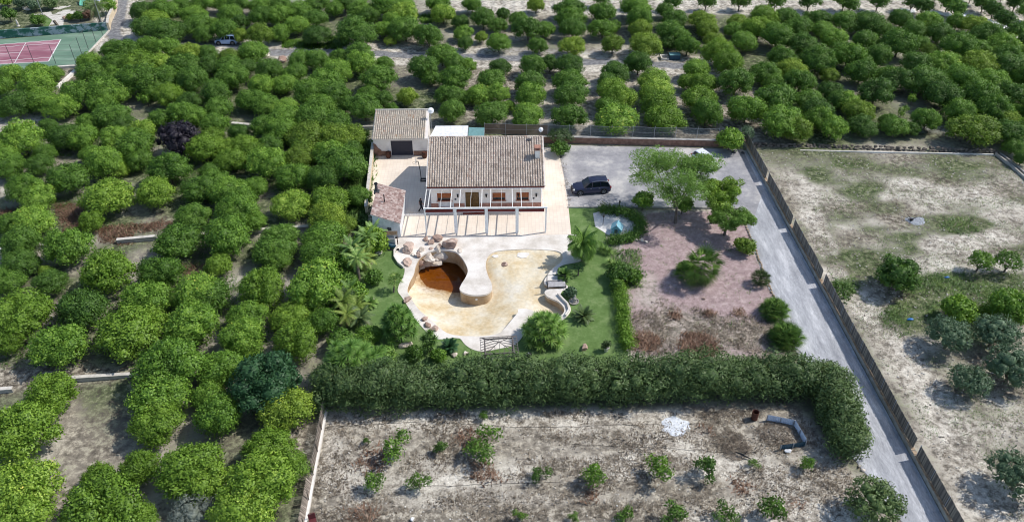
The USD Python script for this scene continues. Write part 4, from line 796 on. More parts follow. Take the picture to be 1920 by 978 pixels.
for i, (px, py, w, t, zn) in enumerate(TREES):
    r, h, p = place_crown(px, py, w * ZF[zn]); k = int(rng.integers(0, 4 if t in 'nb' else 3)); rot = rng.uniform(0, 2 * PI); sc3 = (r / 2.1 * rng.uniform(.86, 1.1), r / 2.1 * rng.uniform(.86, 1.1), h / 3.35 * rng.uniform(.88, 1.1))
    if i not in KEEP: far_p.append((t, k, p, rot, sc3)); continue
    lab = OWN.get((px, py))
    if lab is None:
        best = None
        for l in sorted(LAND, key=lambda l: far_(TREES[i], l))[:5]:
            sct = sector(TREES[i], l); rank = sum(1 for j in KEEP if j != i and sector(TREES[j], l) == sct and far_(TREES[j], l) < far_(TREES[i], l))
            if best is None or rank < best[0]: best = (rank, l, sct)
        lab = f'{TW[t]} citrus tree, {ORD[min(best[0], 9)]} one {DIRS[best[2]]} {best[1][0]}'
    copy('citrus_tree', CITRUS[t, k], p, rot, sc3, lab, 'citrus tree', TXT[zn][1])
PI_ = UsdGeom.PointInstancer.Define(stage, '/World/distant_citrus_trees'); keys_ = sorted({(a[0], a[1]) for a in far_p})
for q, kk in enumerate(keys_):
    x = UsdGeom.Xform.Define(stage, f'/World/distant_citrus_trees/tree_{q:03d}'); x.GetPrim().GetReferences().AddInternalReference(CITRUS[kk]); PI_.CreatePrototypesRel().AddTarget(x.GetPath())
PI_.CreateProtoIndicesAttr([keys_.index((a[0], a[1])) for a in far_p]); PI_.CreatePositionsAttr([Gf.Vec3f(*map(float, a[2])) for a in far_p]); PI_.CreateScalesAttr([Gf.Vec3f(*map(float, a[4])) for a in far_p])
PI_.CreateOrientationsAttr([Gf.Quath(math.cos(a[3] / 2), 0, 0, math.sin(a[3] / 2)) for a in far_p])
tag(PI_.GetPrim(), 'small distant citrus trees filling the gaps of the far orchards', 'citrus trees', None, 'stuff')

# ---- odd trees: purple-leaved, teal-dark, olives, loose trees
def bushy(name, label, cat, px, py, w, mt, seed, hk=1.5, n=5200, leaf=(.28, .16), nl=18, group=None, base=.25, trunk=True, core=.72, wp=None):
    rng = np.random.default_rng(seed); r = w * .5 * mpp(at(px, py, 1.5)); h = hk * r + .3
    p = at(px, py, h * .5); T = thing(name, label, cat, (p[0], p[1], ground_z(p[0], p[1]) - .03), 0, group)
    v, f, nr = foliage(rng, tree_lobes(rng, r * 1.03, h, base, nl), n, *leaf, core=core); obj('crown', (v, f), mt, T, normals=nr)
    if trunk: obj('trunk', limbs(rng, h * .8, r * .8, .05 * r + .03), 'bark', T)
    return T
bushy('plum_tree', 'dark purple-leaved plum tree among the green citrus trees', 'tree', 338, 262, 74, 'leaf_purple', 1, 1.75)
bushy('ficus_tree', 'tall dark teal-green tree between citrus trees and the hedge end', 'tree', 499, 718, 116, 'leaf_teal', 2, 1.7, 7000)
bushy('fig_bush', 'small teal-leaved bush left of the purple plum tree', 'bush', 236, 262, 26, 'leaf_teal', 3, 1.6, 1600, nl=9)
bushy('silvery_shrub', 'silvery grey feathery shrub under citrus trees at the bottom', 'shrub', 364, 958, 82, 'leaf_grey', 4, 1.2, 5200, (.34, .05), core=.45)
for k, (px, py, w, lab) in enumerate(((1780, 632, 76, 'silvery olive tree above the bare path, left of a pair'), (1865, 628, 80, 'silvery olive tree below the dark lemon bushes'), (1898, 692, 92, 'broad grey-green olive tree cut by the right edge'), (1817, 718, 66, 'open small olive tree on bare trunks beside the sandy path'), (1912, 893, 100, 'dark green olive tree in the lower right corner'))):
    bushy('olive_tree', lab, 'olive tree', px, py, w, 'leaf_olive', 20 + k, 1.45 if k != 3 else 1.5, 5200, (.26, .09), core=.5, base=.5)
bushy('orange_tree', 'round dark green orange tree standing alone at the edge of the dry field', 'orange tree', 1683, 515, 72, 'leaf_dark', 30, 1.7, 5200)
bushy('lemon_bush', 'dark yellow-green lemon bush between the olives and the grass', 'bush', 1800, 583, 58, 'leaf_hedge', 31, 1.5, 3600)
bushy('lemon_bush', 'small bright yellow-green bush right of the lemon bush', 'bush', 1850, 586, 27, 'leaf_yellow', 32, 1.6, 1600, nl=9)
bushy('lemon_bush', 'large dark yellow-green bush cut by the right edge above the olives', 'bush', 1900, 578, 74, 'leaf_hedge', 33, 1.6, 4200)
bushy('sumac_bush', 'dark green bush in the fence corner behind the white car', 'bush', 1369, 262, 44, 'leaf_hedge', 34, 1.8, 3000)
bushy('wispy_bush', 'grey-green wispy bush growing over the head of the slatted fence', 'bush', 1400, 252, 28, 'leaf_olive', 35, 2.2, 1800, (.3, .06), nl=9, core=.4)
bushy('wispy_bush', 'dark wispy bush over the brick wall right of the house roof', 'bush', 1050, 257, 44, 'leaf_oleander', 36, 1.3, 2600, (.3, .07), nl=9, core=.35)
bushy('trailing_bush', 'low green bush at the back corner of the terrace path', 'bush', 1050, 279, 32, 'leaf_dark', 37, 1.3, 1800, nl=9)
for k, (px, py, w) in enumerate(((1837, 494, 42), (1890, 494, 44))):
    bushy('young_peach_tree', ('young open fruit tree on the grass edge of the dry field, the left of two', 'young open fruit tree on the grass edge, nearer the right edge')[k], 'fruit tree', px, py, w, 'leaf_mid', 40 + k, 1.7, 2000, (.28, .12), nl=10, base=.7, core=.3)
bushy('roadside_bush', 'leafy green bush below the road end at the bottom edge', 'bush', 1640, 945, 92, 'leaf_oleander', 44, 1.5, 5200, (.28, .12), core=.5)
for k, (px, py, w) in enumerate(((1578, 545, 44),)): bushy('ground_plant', 'low spreading green plant on bare soil right of the slatted fence', 'plant', px, py, w, 'weed_green', 50, .5, 1200, (.3, .14), nl=10, base=.05, trunk=False, core=0)
# young trees on the ploughed field (top right)
YT = []
for k in range(3):
    rng = np.random.default_rng(300 + k); p = proto('young_tree'); YT.append(p)
    v, f, nr = foliage(rng, tree_lobes(rng, 1.2, 2.5, .35, 11), 1700, .26, .14, core=.6); obj('crown', (v, f), 'leaf_dark', p, normals=nr); obj('trunk', limbs(rng, 2.0, .9, .06), 'bark', p)
YOUNG = ((1070, -2, 24), (1128, 0, 24), (1196, 2, 26), (1262, 6, 26), (1324, 6, 26), (1387, 5, 28), (1454, 6, 28), (1517, 5, 30), (1583, 5, 30), (1594, 12, 24), (1647, 6, 30), (1711, 6, 30), (1730, 16, 26), (1778, 8, 28), (1793, 20, 28), (1845, 8, 28), (1863, 22, 26), (1905, 6, 28), (1884, 42, 28), (1905, 62, 28), (1925, 26, 26), (1822, -8, 26), (1755, -8, 26), (1880, -8, 26), (1925, 82, 26))
WORDS = 'first second third fourth fifth sixth seventh eighth ninth tenth eleventh twelfth thirteenth fourteenth fifteenth sixteenth seventeenth eighteenth nineteenth twentieth twenty-first twenty-second twenty-third twenty-fourth twenty-fifth'.split()
YL = {q[:2]: f'small dark green young tree on the ploughed field, {WORDS[i]} from the left' for i, q in enumerate(sorted(YOUNG))}
rng = np.random.default_rng(5)
for px, py, w in YOUNG:
    r = w * .5 * mpp(at(px, py, 1)); p = at(px, py, 1.2 * r)
    copy('young_tree', YT[int(rng.integers(0, 3))], (p[0], p[1], ground_z(p[0], p[1])), rng.uniform(0, 6), (r / .95, r / .95, r / .95), YL[(px, py)], 'young tree', 'young trees on the ploughed field')
# saplings on the bottom field
SP = []
for k in range(4):
    rng = np.random.default_rng(320 + k); p = proto('citrus_sapling'); SP.append(p)
    lob = [((rng.normal(0, .42), rng.normal(0, .42), rng.uniform(.6, 1.5)), rng.uniform(.22, .38)) for _ in range(9)]
    v, f, nr = foliage(rng, lob, 850, .23, .11, core=0); obj('crown', (v, f), 'leaf_mid' if k < 2 else 'leaf_dark', p, normals=nr); obj('trunk', limbs(rng, 1.3, .6, .05, 4, .3), 'bark', p)
SAPS = ((905, 783, 22, 'tiny citrus sapling close below the hedge'), (739, 840, 56, 'wide dark citrus sapling at the left of the upper row in the dry field'), (824, 838, 30, 'thin pale sapling between two bigger ones in the dry field'), (907, 838, 60, 'large open citrus sapling with rusty dry branches beside it'), (694, 905, 46, 'open citrus sapling near the reed screen'), (785, 903, 42, 'small bright sapling right of the reed screen sapling'), (688, 826, 16, 'tiny seedling near the top left of the dry field'), (1012, 890, 34, 'thin citrus sapling in the middle of the lower row'),
        (1109, 887, 52, 'round citrus sapling left of the white ash patch, lower row'), (1239, 878, 56, 'full citrus sapling below the white ash patch'), (1331, 877, 54, 'citrus sapling below the brush pile'), (1413, 868, 20, 'single-stem sapling below the teal metal sheet'), (1515, 866, 34, 'low bright green bush by the end of the roadside hedge'), (1174, 968, 40, 'yellow-green sapling at the bottom edge, left of a bigger one'), (1268, 968, 52, 'citrus sapling at the bottom edge below the ash patch'), (1360, 966, 46, 'citrus sapling at the bottom edge, second from the roadside bush'), (1458, 955, 60, 'bright bushy sapling at the bottom edge near the roadside bush'), (975, 968, 26, 'small sapling at the bottom edge in the middle'), (1075, 972, 24, 'yellowish seedling at the bottom edge'), (1700, 940, 1, ''))
for k, (px, py, w, lab) in enumerate(SAPS):
    if not lab: continue
    r = w * .5 * mpp(at(px, py, 1)); p = at(px, py, .9 * r)
    copy('citrus_sapling', SP[k % 4], (p[0], p[1], ground_z(p[0], p[1])), k * 1.3, r / 1.02, lab, 'sapling')
for k, (px, py, w, t) in enumerate(((1709, 190, 18, 'b'), (1690, 212, 18, 'b'), (276, 190, 22, 'b'))):
    r = w * .5 * mpp(at(px, py, 1)); p = at(px, py, r); copy('citrus_sapling', SP[k % 2], (p[0], p[1], ground_z(p[0], p[1])), k, r / .8, ('small lime-green sapling in the clearing of the right-hand orchard, the upper of two', 'small lime-green sapling in the clearing of the right-hand orchard, the lower of two', 'thin lime-green sapling in the weedy clearing above the purple tree')[k], 'sapling')

# ---- hedges
def hedge(name, label, pts, half, h, n, mt, seed, leaf=(.26, .10), step=1.0, cat='hedge', lob=(.6, 1.25), vary=1.0):
    rng = np.random.default_rng(seed); lsr = LineString(pts); lob_ = []
    for s in np.arange(0, lsr.length + .01, step):
        q = lsr.interpolate(s); q2 = lsr.interpolate(min(s + .1, lsr.length)) if s < lsr.length - .1 else None
        a, b = lsr.interpolate(max(0, s - .2)), lsr.interpolate(min(lsr.length, s + .2)); t = np.array([b.x - a.x, b.y - a.y]); t /= np.linalg.norm(t) + 1e-9; nrm = np.array([-t[1], t[0]])
        hv = 1.025 - .225 * vary + .45 * vary * float(meshkit.fbm(np.array([[s * .33, 3.1, seed]]), 3, seed)[0]); wv = 1.01 - .23 * vary + .46 * vary * float(meshkit.fbm(np.array([[s * .4, 9.7, seed]]), 3, seed + 5)[0])
        for o in (-1, 0, 1):
            for z in ((.3, .72) if o else (.5, .80)):
                r = rng.uniform(*lob) * half * .62; off = wv * o * (half - r * .8) * rng.uniform(.75, 1.1) + rng.normal(0, .14)
                if rng.random() < .35: lob_.append(((q.x + nrm[0] * o * half * 1.0 + rng.normal(0, .25), q.y + nrm[1] * o * half * 1.0 + rng.normal(0, .25), h * rng.uniform(.55, 1.06) * (1.0 if not o else .85)), rng.uniform(.16, .34) * half * .7))
                lob_.append(((q.x + nrm[0] * off + rng.normal(0, .12), q.y + nrm[1] * off + rng.normal(0, .12), max(h * hv * z * rng.uniform(.78, 1.16), r * .6)), (r, r, r * rng.uniform(.8, 1.0))))
    v, f, nr = foliage(rng, lob_, n, *leaf, core=.5, jitter=.17, tilt=1.25, sn=.45, inner=.7)
    T = thing(name, label, cat); obj('foliage', (v, f), mt, T, normals=nr)
    stems = [rod([(lsr.interpolate(s).x, lsr.interpolate(s).y, -.1), (lsr.interpolate(s).x + rng.normal(0, .2), lsr.interpolate(s).y + rng.normal(0, .2), h * .6)], [.06, .03], 5) for s in np.arange(.5, lsr.length, 2.0)]
    obj('stems', stems, 'bark', T, kind='stuff'); return T
hedge('oleander_hedge', 'long thick oleander hedge between the lawn and the dry field', [(-15.2, 50.9), (-5, 50.9), (8, 50.8), (20, 50.6), (30.5, 50.4)], 1.95, 2.95, 120000, 'leaf_oleander', 61, (.32, .10), vary=1.5)
hedge('oleander_hedge', 'shorter oleander hedge turning along the gravel road', [(31.6, 50.4), (31.6, 47.5), (31.4, 44.5), (30.9, 41.6)], 1.5, 2.7, 26000, 'leaf_oleander', 62, (.32, .10))
hs = [at(*p)[:2] for p in ((1127, 396), (1150, 399), (1172, 404), (1192, 412), (1202, 425), (1198, 440), (1182, 450), (1158, 455), (1138, 455))]
hedge('clipped_hedge', 'low clipped horseshoe hedge around the white gravel bed', hs, .62, .85, 11000, 'leaf_dark', 63, (.15, .09), .42, lob=(.9, 1.1))
hs = [at(*p)[:2] for p in ((1162, 545), (1166, 575), (1168, 605), (1172, 632), (1176, 660))]
hedge('clipped_hedge', 'narrow bright green hedge between lawn and pink gravel garden', hs, .55, .95, 8500, 'leaf_hedge', 64, (.16, .09), .45, lob=(.8, 1.25))

# ---- loose feathery trees of the gravel garden
def feathery(label, base_px, crown_px, w, hgt, mt, seed, n, name='feathery_tree', clumps=90, flat=.55):
    rng = np.random.default_rng(seed); b = at(*base_px); r = w * .5 * mpp(at(*crown_px, hgt * .7)); T = thing(name, label, 'tree', (b[0], b[1], -.03))
    cc = at(*crown_px, hgt * .68) - b; cc[2] = hgt * .66
    tr = [rod([(0, 0, -.1), cc * [.05, .05, 0] + [0, 0, hgt * .16], cc * [.12, .12, 0] + [0, 0, hgt * .30]], [.19, .15, .13], 9)]; lob = []
    j0 = cc * [.12, .12, 0] + [0, 0, hgt * .29]
    for i in range(9):
        a = i * 2.4 + rng.uniform(-.3, .3); e = rng.uniform(.35, .75)
        p1 = j0 + (cc + np.array([math.cos(a) * r * e, math.sin(a) * r * e, rng.uniform(-.02, .12) * hgt]) - j0) * .55 + [0, 0, .05 * hgt]
        p2 = cc + np.array([math.cos(a) * r * e, math.sin(a) * r * e, (rng.uniform(-.05, .2)) * hgt])
        tr.append(rod([j0, p1, p2], [.10, .065, .03], 6))
        for k in range(clumps // 9):
            u = rng.uniform(.15, 1); d = rnd_dirs(rng, 1)[0] * [1, 1, .45]; q = p2 + d * r * .40 * u
            if k % 3 == 0: tr.append(rod([p1 + (p2 - p1) * rng.uniform(.3, .9), q], [.025, .01], 4))
            rr_ = rng.uniform(.14, .26) * r * .74; lob.append((q, (rr_ * 1.15, rr_ * 1.15, rr_ * flat)))
    v, f, nr = foliage(rng, lob, n, .22, .10, core=0, inner=0, down=-2, tilt=1.2, sn=.6, jitter=.06)
    obj('crown', (v, f), mt, T, normals=nr); obj('trunk', tr, 'bark', T); return T
feathery('tall light green feathery tree over the parking edge and pink gravel', (1266, 418), (1262, 326), 184, 7.6, 'leaf_feather', 70, 26000, clumps=108)
feathery('bushier green tree right of the tall feathery tree', (1334, 418), (1346, 362), 92, 5.4, 'leaf_bright', 71, 16000, clumps=72, flat=.8)
feathery('light green feathery tree leaning over the gravel road edge', (1358, 440), (1372, 408), 88, 4.2, 'leaf_feather', 72, 16000, clumps=72, flat=.8)
bushy('garden_bush', 'upright green bush at the right end of the horseshoe hedge', 'bush', 1206, 377, 36, 'leaf_mid', 73, 2.0, 2600, nl=11, core=.5)
bushy('garden_bush', 'dense green shrub at the foot of the tall feathery tree', 'bush', 1280, 385, 34, 'leaf_mid', 76, 1.9, 2200, nl=10, core=.5)
bushy('garden_bush', 'yellow-green round shrub by the road edge below the feathery tree', 'bush', 1396, 463, 36, 'leaf_yellow', 74, 1.3, 2400, nl=11)
bushy('garden_bush', 'small dark round bush left of the fan palm', 'bush', 1283, 502, 20, 'leaf_dark', 75, 1.5, 900, nl=8)

# ---- palms, yuccas and rosettes
def blade(rng, a, elev, L_, w, droop, n=4, fold=.0):
    """A tapering arching blade as a strip."""
    d = np.array([math.cos(a), math.sin(a), 0]); s = np.array([-d[1], d[0], 0]); v = []
    for i in range(n + 1):
        t = i / n; e = elev - droop * t * t; p = d * (L_ * t * math.cos(elev - droop * t * .55)) + np.array([0, 0, L_ * t * math.sin(elev - droop * t * .55)]); ww = w * (1 - t) ** .7 * (.55 + .9 * t * (1 - t) * 2) + .004
        v += [p - s * ww / 2, p + s * ww / 2]
    f = [(2 * i, 2 * i + 1, 2 * i + 3, 2 * i + 2) for i in range(n)]
    return np.array(v), np.array(f)
def rosette(rng, n, L_, w, e0, e1, droop, c0=(0, 0, 0)):
    ms = []
    for i in range(n):
        u = (i + .5) / n; m = blade(rng, i * 2.4 + rng.uniform(-.2, .2), e1 + (e0 - e1) * u + rng.uniform(-.1, .1), L_ * rng.uniform(.8, 1.1) * (.75 + .25 * u), w, droop * (.4 + u), 3)
        ms.append((m[0] + c0, m[1]))
    return join(ms)
def pinnate(rng, n, L_, lw, e0, e1, droop, c0, leaflets=26, ll=.45, hang=.3):
    """Feather fronds: a rachis with a row of leaflets on each side."""
    ms = []
    for i in range(n):
        u = (i + .5) / n; a = i * 2.4 + rng.uniform(-.2, .2); el = e1 + (e0 - e1) * u + rng.uniform(-.1, .1); dr = droop * (.5 + .8 * u); Lx = L_ * rng.uniform(.85, 1.1)
        d = np.array([math.cos(a), math.sin(a), 0]); s = np.array([-d[1], d[0], 0]); pts = []
        for t in np.linspace(0, 1, 9): pts.append(c0 + d * Lx * t * math.cos(el - dr * t * .6) + np.array([0, 0, Lx * t * math.sin(el - dr * t * .6)]))
        pts = np.array(pts); ms.append(rod(pts[::2], np.linspace(.022, .006, 5), 4))
        vv, ff = [], []
        for k in range(leaflets):
            t = .12 + .88 * k / leaflets; x = t * 8; i0 = min(int(x), 7); p = pts[i0] + (pts[i0 + 1] - pts[i0]) * (x - i0); g = pts[i0 + 1] - pts[i0]; g /= np.linalg.norm(g)
            for sd in (-1, 1):
                q = p + (s * sd * .85 + g * .5 + np.array([0, 0, -hang * rng.uniform(.5, 1.3)])) * ll * math.sin(PI * min(.98, .15 + .8 * t)) * rng.uniform(.85, 1.1)
                o = len(vv); vv += [p - g * lw, q, p + g * lw]; ff.append((o, o + 1, o + 2))
        ms.append((np.array(vv), np.array(ff)))
    return join(ms)
def fan_leaf(rng, a, el, stalk, R, c0, droop=.4, seg=15):
    d = np.array([math.cos(a) * math.cos(el), math.sin(a) * math.cos(el), math.sin(el)]); s = np.array([-math.sin(a), math.cos(a), 0]); up = np.cross(d, s) * -1
    hub = c0 + d * stalk; v, f = [hub], []
    for k in range(seg):
        t = -1.9 + 3.8 * k / (seg - 1); r = R * (1 - .18 * abs(t) / 1.9) * rng.uniform(.92, 1.08)
        for e, rad, dz in ((-.085, .36 * r, .0), (.0, r, -droop * R * .5), (.085, .36 * r, .0)):
            v.append(hub + (d * math.cos(t + e) + s * math.sin(t + e)) * rad + np.array([0, 0, dz]) + up * .04 * math.sin(k))
        o = 1 + 3 * k; f += [(0, o, o + 1), (0, o + 1, o + 2)]
    st = rod([c0, hub], [.03, .018], 4)
    return join([(np.array(v), np.array(f)), st])
def fan_crown(rng, n, stalk, R, c0, e0=-.6, e1=1.35):
    return join([fan_leaf(rng, i * 2.4 + rng.uniform(-.2, .2), e1 + (e0 - e1) * (i + .5) / n + rng.uniform(-.1, .1), stalk * rng.uniform(.8, 1.1), R * rng.uniform(.85, 1.1), np.asarray(c0, float)) for i in range(n)])
def plant(name, label, cat, px, py, **k):
    b = at(px, py); z = .02 if lawn.contains(Point(b[0], b[1])) else 0.0
    return thing(name, label, cat, (b[0], b[1], z), k.get('rz', 0), k.get('group'))
# queen palm right of the deck
rng = np.random.default_rng(400); T = plant('queen_palm', 'slender pale yellow-green palm with drooping fronds right of the pool deck', 'palm tree', 1091, 489)
obj('trunk', rod([(0, 0, -.1), (.02, 0, 1.2), (.0, .05, 2.6)], [.14, .11, .09], 10), 'bark_palm', T)
obj('crown', pinnate(rng, 36, 2.1, .045, -.1, 1.4, 1.75, np.array([0, .05, 2.6]), 52, .8, 1.2), 'leaf_feather', T)
# big fan palm in the pink gravel with a leafy skirt
rng = np.random.default_rng(401); T = plant('fan_palm', 'large fan palm with ragged skirt in the pink gravel garden', 'palm tree', 1312, 530)
obj('trunk', rod([(0, 0, -.1), (0, 0, 2.3)], [.42, .3], 12), 'bark_palm', T)
obj('crown', fan_crown(rng, 26, 1.4, 1.4, (0, 0, 2.5), -.6), 'leaf_fan', T)
obj('skirt', fan_crown(rng, 24, 1.2, 1.0, (0, 0, 1.9), -1.2, -.3), 'leaf_palm_pale', T)
lowp = fan_crown(rng, 24, 1.0, 1.05, (-1.3, .6, .9), -.3); obj('sucker', lowp, 'leaf_fan', T)
# palms along the road
rng = np.random.default_rng(402); T = plant('fan_palm', 'pale green young fan palm beside the gravel road, upper of three', 'palm tree', 1424, 533)
obj('trunk', rod([(0, 0, -.1), (0, 0, .9)], [.25, .18], 10), 'bark_palm', T); obj('crown', fan_crown(rng, 40, .7, .65, (0, 0, .9), -.7), 'leaf_palm_pale', T)
for k, (px, py, r, lab) in enumerate(((1449, 590, 1.55, 'dense dark round palm by the gravel road, middle of three'), (1470, 640, 1.75, 'dense dark round palm by the gravel road, lowest of three'))):
    rng = np.random.default_rng(410 + k); T = plant('cluster_palm', lab, 'palm', px, py)
    ms = [fan_crown(rng, 17, r * .45, r * .50, (math.cos(a) * r * .38, math.sin(a) * r * .38, .45 + .35 * (a == 0)), -.3) for a in (0, 1.3, 2.6, 3.9, 5.2)] + [fan_crown(rng, 24, r * .55, r * .50, (0, 0, r * .66), -.5)]
    obj('crown', ms, 'leaf_palm', T); obj('trunk', rod([(0, 0, -.1), (0, 0, r * .6)], [.25, .2], 8), 'bark_palm', T)
# yucca clumps
def yucca(label, px, py, heads, L_, seed, mt='leaf_yucca', spread=1.0, name='yucca'):
    rng = np.random.default_rng(seed); T = plant(name, label, 'yucca', px, py); stems, ms = [], []
    for (x, y, z) in heads:
        c0 = np.array([x, y, z], float) * spread; stems.append(rod([(c0[0] * .15, c0[1] * .15, -.1), c0 * [.5, .5, .45], c0], [.13, .10, .07], 7)); ms.append(rosette(rng, 80, L_, .115, -.75, 1.45, .35, c0))
    obj('trunk', stems, 'bark_palm', T); obj('foliage', ms, mt, T); return T
r_ = np.random.default_rng(42)
def heads(n, R, z0, z1, sd):
    g = np.random.default_rng(sd); return [(R * math.sqrt((i + .3) / n) * math.cos(i * 2.4), R * math.sqrt((i + .3) / n) * math.sin(i * 2.4), z1 - (z1 - z0) * ((i + .3) / n) + g.normal(0, .15)) for i in range(n)]
yucca('big dense yucca clump on the left lawn beside the pool coping', 750, 634, heads(30, 1.75, 1.0, 3.9, 1), .85, 420)
yucca('big rounded yucca clump at the right end of the pool', 1022, 632, heads(34, 2.15, .5, 2.6, 2), .9, 421)
yucca('tall yucca thicket at the left end of the hedge', 664, 712, heads(34, 2.6, 1.6, 4.3, 3), 1.0, 422)
yucca('low yucca at the foot of the left lawn near the hedge', 712, 688, heads(10, 1.0, .8, 2.2, 4), .8, 423)
# banana-like and shaggy palms down the left edge of the lawn
for k, (px, py, h, mt, lab) in enumerate(((673, 524, 3.0, 'leaf_palm', 'tall shaggy palm with dead fronds at the left edge of the lawn'), (690, 478, 2.6, 'leaf_palm', 'broad green palm below the shed canopy'), (655, 560, 1.2, 'leaf_palm', 'low green palm in the left border of the lawn'), (652, 612, 1.6, 'leaf_queen_palm', 'pale yellowish palm at the left border above the yucca thicket'), (668, 585, .8, 'leaf_queen_palm', 'small yellowing palm in the left border'))):
    rng = np.random.default_rng(430 + k); T = plant('border_palm', lab, 'palm', px, py)
    obj('trunk', rod([(0, 0, -.1), (.05, 0, h * .5), (.1, .05, h)], [.22, .17, .13], 9), 'bark_palm', T)
    obj('crown', pinnate(rng, 16, 1.7, .05, -.1, 1.3, 1.1, np.array([.1, .05, h]), 16, .42, .25), mt, T)
    if h > 1.5: obj('dead_fronds', pinnate(rng, 9, 1.2, .05, -1.1, -.6, .4, np.array([.1, .05, h - .1]), 12, .3, .2), 'dead_frond', T)
bushy('border_tree', 'dense bright leafy tree hiding the corner below the shed', 'tree', 694, 452, 58, 'leaf_bright', 436, 1.5, 5200)
bushy('border_tree', 'dark leafy shrub mass left of the shaggy palm', 'shrub', 652, 486, 46, 'leaf_dark', 437, 1.6, 4200)
bushy('border_tree', 'mid green shrub between the border palms and the lawn', 'shrub', 668, 548, 34, 'leaf_mid', 438, 1.3, 2600)
bushy('border_tree', 'dark shrub at the foot of the border palms', 'shrub', 640, 640, 46, 'leaf_dark', 439, 1.4, 3600)
for k, (px, py, h, mt, lab) in enumerate(((662, 498, 2.4, 'leaf_palm', 'second shaggy palm behind the tall one at the lawn border'), (684, 504, 1.5, 'leaf_queen_palm', 'pale stiff-fronded palm beside the tall shaggy palm'), (646, 590, 1.9, 'leaf_queen_palm', 'yellowing palm with dead fronds low in the left border'), (676, 610, 1.0, 'leaf_palm_pale', 'low pale palm where border and lower lawn meet'), (700, 462, 1.9, 'leaf_palm', 'green palm touching the shed canopy post'))):
    rng = np.random.default_rng(480 + k); T = plant('border_palm', lab, 'palm', px, py)
    obj('trunk', rod([(0, 0, -.1), (.05, 0, h * .5), (.1, .05, h)], [.2, .16, .12], 9), 'bark_palm', T)
    obj('crown', pinnate(rng, 18, 1.8, .06, -.2, 1.3, 1.1, np.array([.1, .05, h]), 18, .46, .25), mt, T)
    obj('dead_fronds', pinnate(rng, 9, 1.2, .05, -1.1, -.6, .4, np.array([.1, .05, h - .1]), 12, .3, .2), 'dead_frond', T)
for k, (px, py, w, mt, lab) in enumerate(((700, 520, 30, 'leaf_dark', 'dark rounded shrub where the left lawn meets the border palms'), (690, 632, 46, 'leaf_mid', 'green shrub at the shaded lower left corner of the lawn'), (720, 668, 40, 'leaf_yucca', 'light green shrub beside the hedge below the left lawn'), (776, 664, 30, 'leaf_dark', 'dark shrub between the big yucca and the hedge'), (822, 668, 26, 'leaf_mid', 'low green shrub behind the dragon plant'), (640, 560, 44, 'leaf_oleander', 'grey-green shrub mass outside the left border'), (648, 528, 40, 'leaf_mid', 'mid green shrub mass behind the tall shaggy palm'))):
    bushy('border_shrub', lab, 'shrub', px, py, w, mt, 490 + k, 1.3, 2800, (.24, .11), nl=12)
# small palms, cycads, agaves
def small_palm(label, px, py, h, n, L_, mt, seed, e0=-.15, droop=.8, name='small_palm', lean=(0, 0)):
    rng = np.random.default_rng(seed); T = plant(name, label, 'palm', px, py)
    if h > .15: obj('trunk', rod([(0, 0, -.1), (lean[0] * .5, lean[1] * .5, h * .5), (lean[0], lean[1], h)], [.11, .09, .08], 8), 'bark_palm', T)
    obj('crown', pinnate(rng, n, L_, .045, e0, 1.35, droop, np.array([lean[0], lean[1], h]), 18, .34, .15), mt, T)
def fan_small(label, px, py, h, n, R, mt, seed, lean=(0, 0)):
    rng = np.random.default_rng(seed); T = plant('small_fan_palm', label, 'palm', px, py)
    obj('trunk', rod([(0, 0, -.1), (lean[0] * .4, lean[1] * .4, h * .5), (lean[0], lean[1], h)], [.10, .08, .07], 8), 'bark_palm', T); obj('crown', fan_crown(rng, n, R * .55, R * .5, (lean[0], lean[1], h), -.6), mt, T)
fan_small('small leaning fan palm on the left lawn beside the pool coping', 738, 548, 1.6, 26, 1.05, 'leaf_palm', 440, (.3, .25))
small_palm('low round feathery plant on the left lawn edge', 694, 572, .25, 34, .95, 'leaf_palm', 441, -.1, .9)
small_palm('pale silvery palm with arching fronds on the right lawn', 1094, 597, .35, 34, 1.35, 'leaf_palm_pale', 442, -.05, .8)
small_palm('dark cycad with bronze leaves beside the pool bay', 1058, 520, .3, 40, 1.0, 'leaf_palm', 443, .0, .6, 'cycad')
fan_small('dark small fan palm behind the bronze cycad', 1084, 516, 1.0, 22, .75, 'leaf_teal', 444)
yucca('tall bare-stemmed dragon plant by the lower left pool edge', 806, 658, [(-.5, .3, 1.4), (.1, .5, 1.9), (.5, .1, 1.5), (.2, -.3, 1.1), (-.3, -.3, 1.0)], .8, 445, 'leaf_palm')
small_palm('dark spiky cycad at the lower left pool edge right of the dragon plant', 843, 656, .4, 36, 1.05, 'leaf_teal', 446, -.05, .6, 'cycad')
bushy('lawn_shrub', 'small round grey-green shrub left of the stone fountain', 'shrub', 1070, 549, 20, 'leaf_olive', 447, 1.0, 900, nl=8)
for k, (px, py, L_, lab) in enumerate(((1133, 474, 1.0, 'spiky dark yucca at the top of the lawn border'), (1150, 500, .95, 'spiky dark yucca second in the lawn border'))):
    rng = np.random.default_rng(450 + k); T = plant('border_yucca', lab, 'yucca', px, py); obj('foliage', [rosette(rng, 80, L_, .07, -.2, 1.45, .3, (x, y, .35)) for x, y in ((0, 0), (.5, -.3), (-.4, .3))], 'leaf_palm', T)
bushy('border_shrub', 'dense dark shrub beside the pale agave in the lawn border', 'shrub', 1162, 512, 42, 'leaf_dark', 452, 1.2, 2600)
bushy('border_shrub', 'dark low shrub in the lawn border above the narrow hedge', 'shrub', 1187, 519, 28, 'leaf_hedge', 453, 1.2, 1600, nl=10)
bushy('border_shrub', 'narrow dark shrub at the head of the narrow hedge', 'shrub', 1155, 536, 22, 'leaf_dark', 454, 1.6, 1300, nl=8)
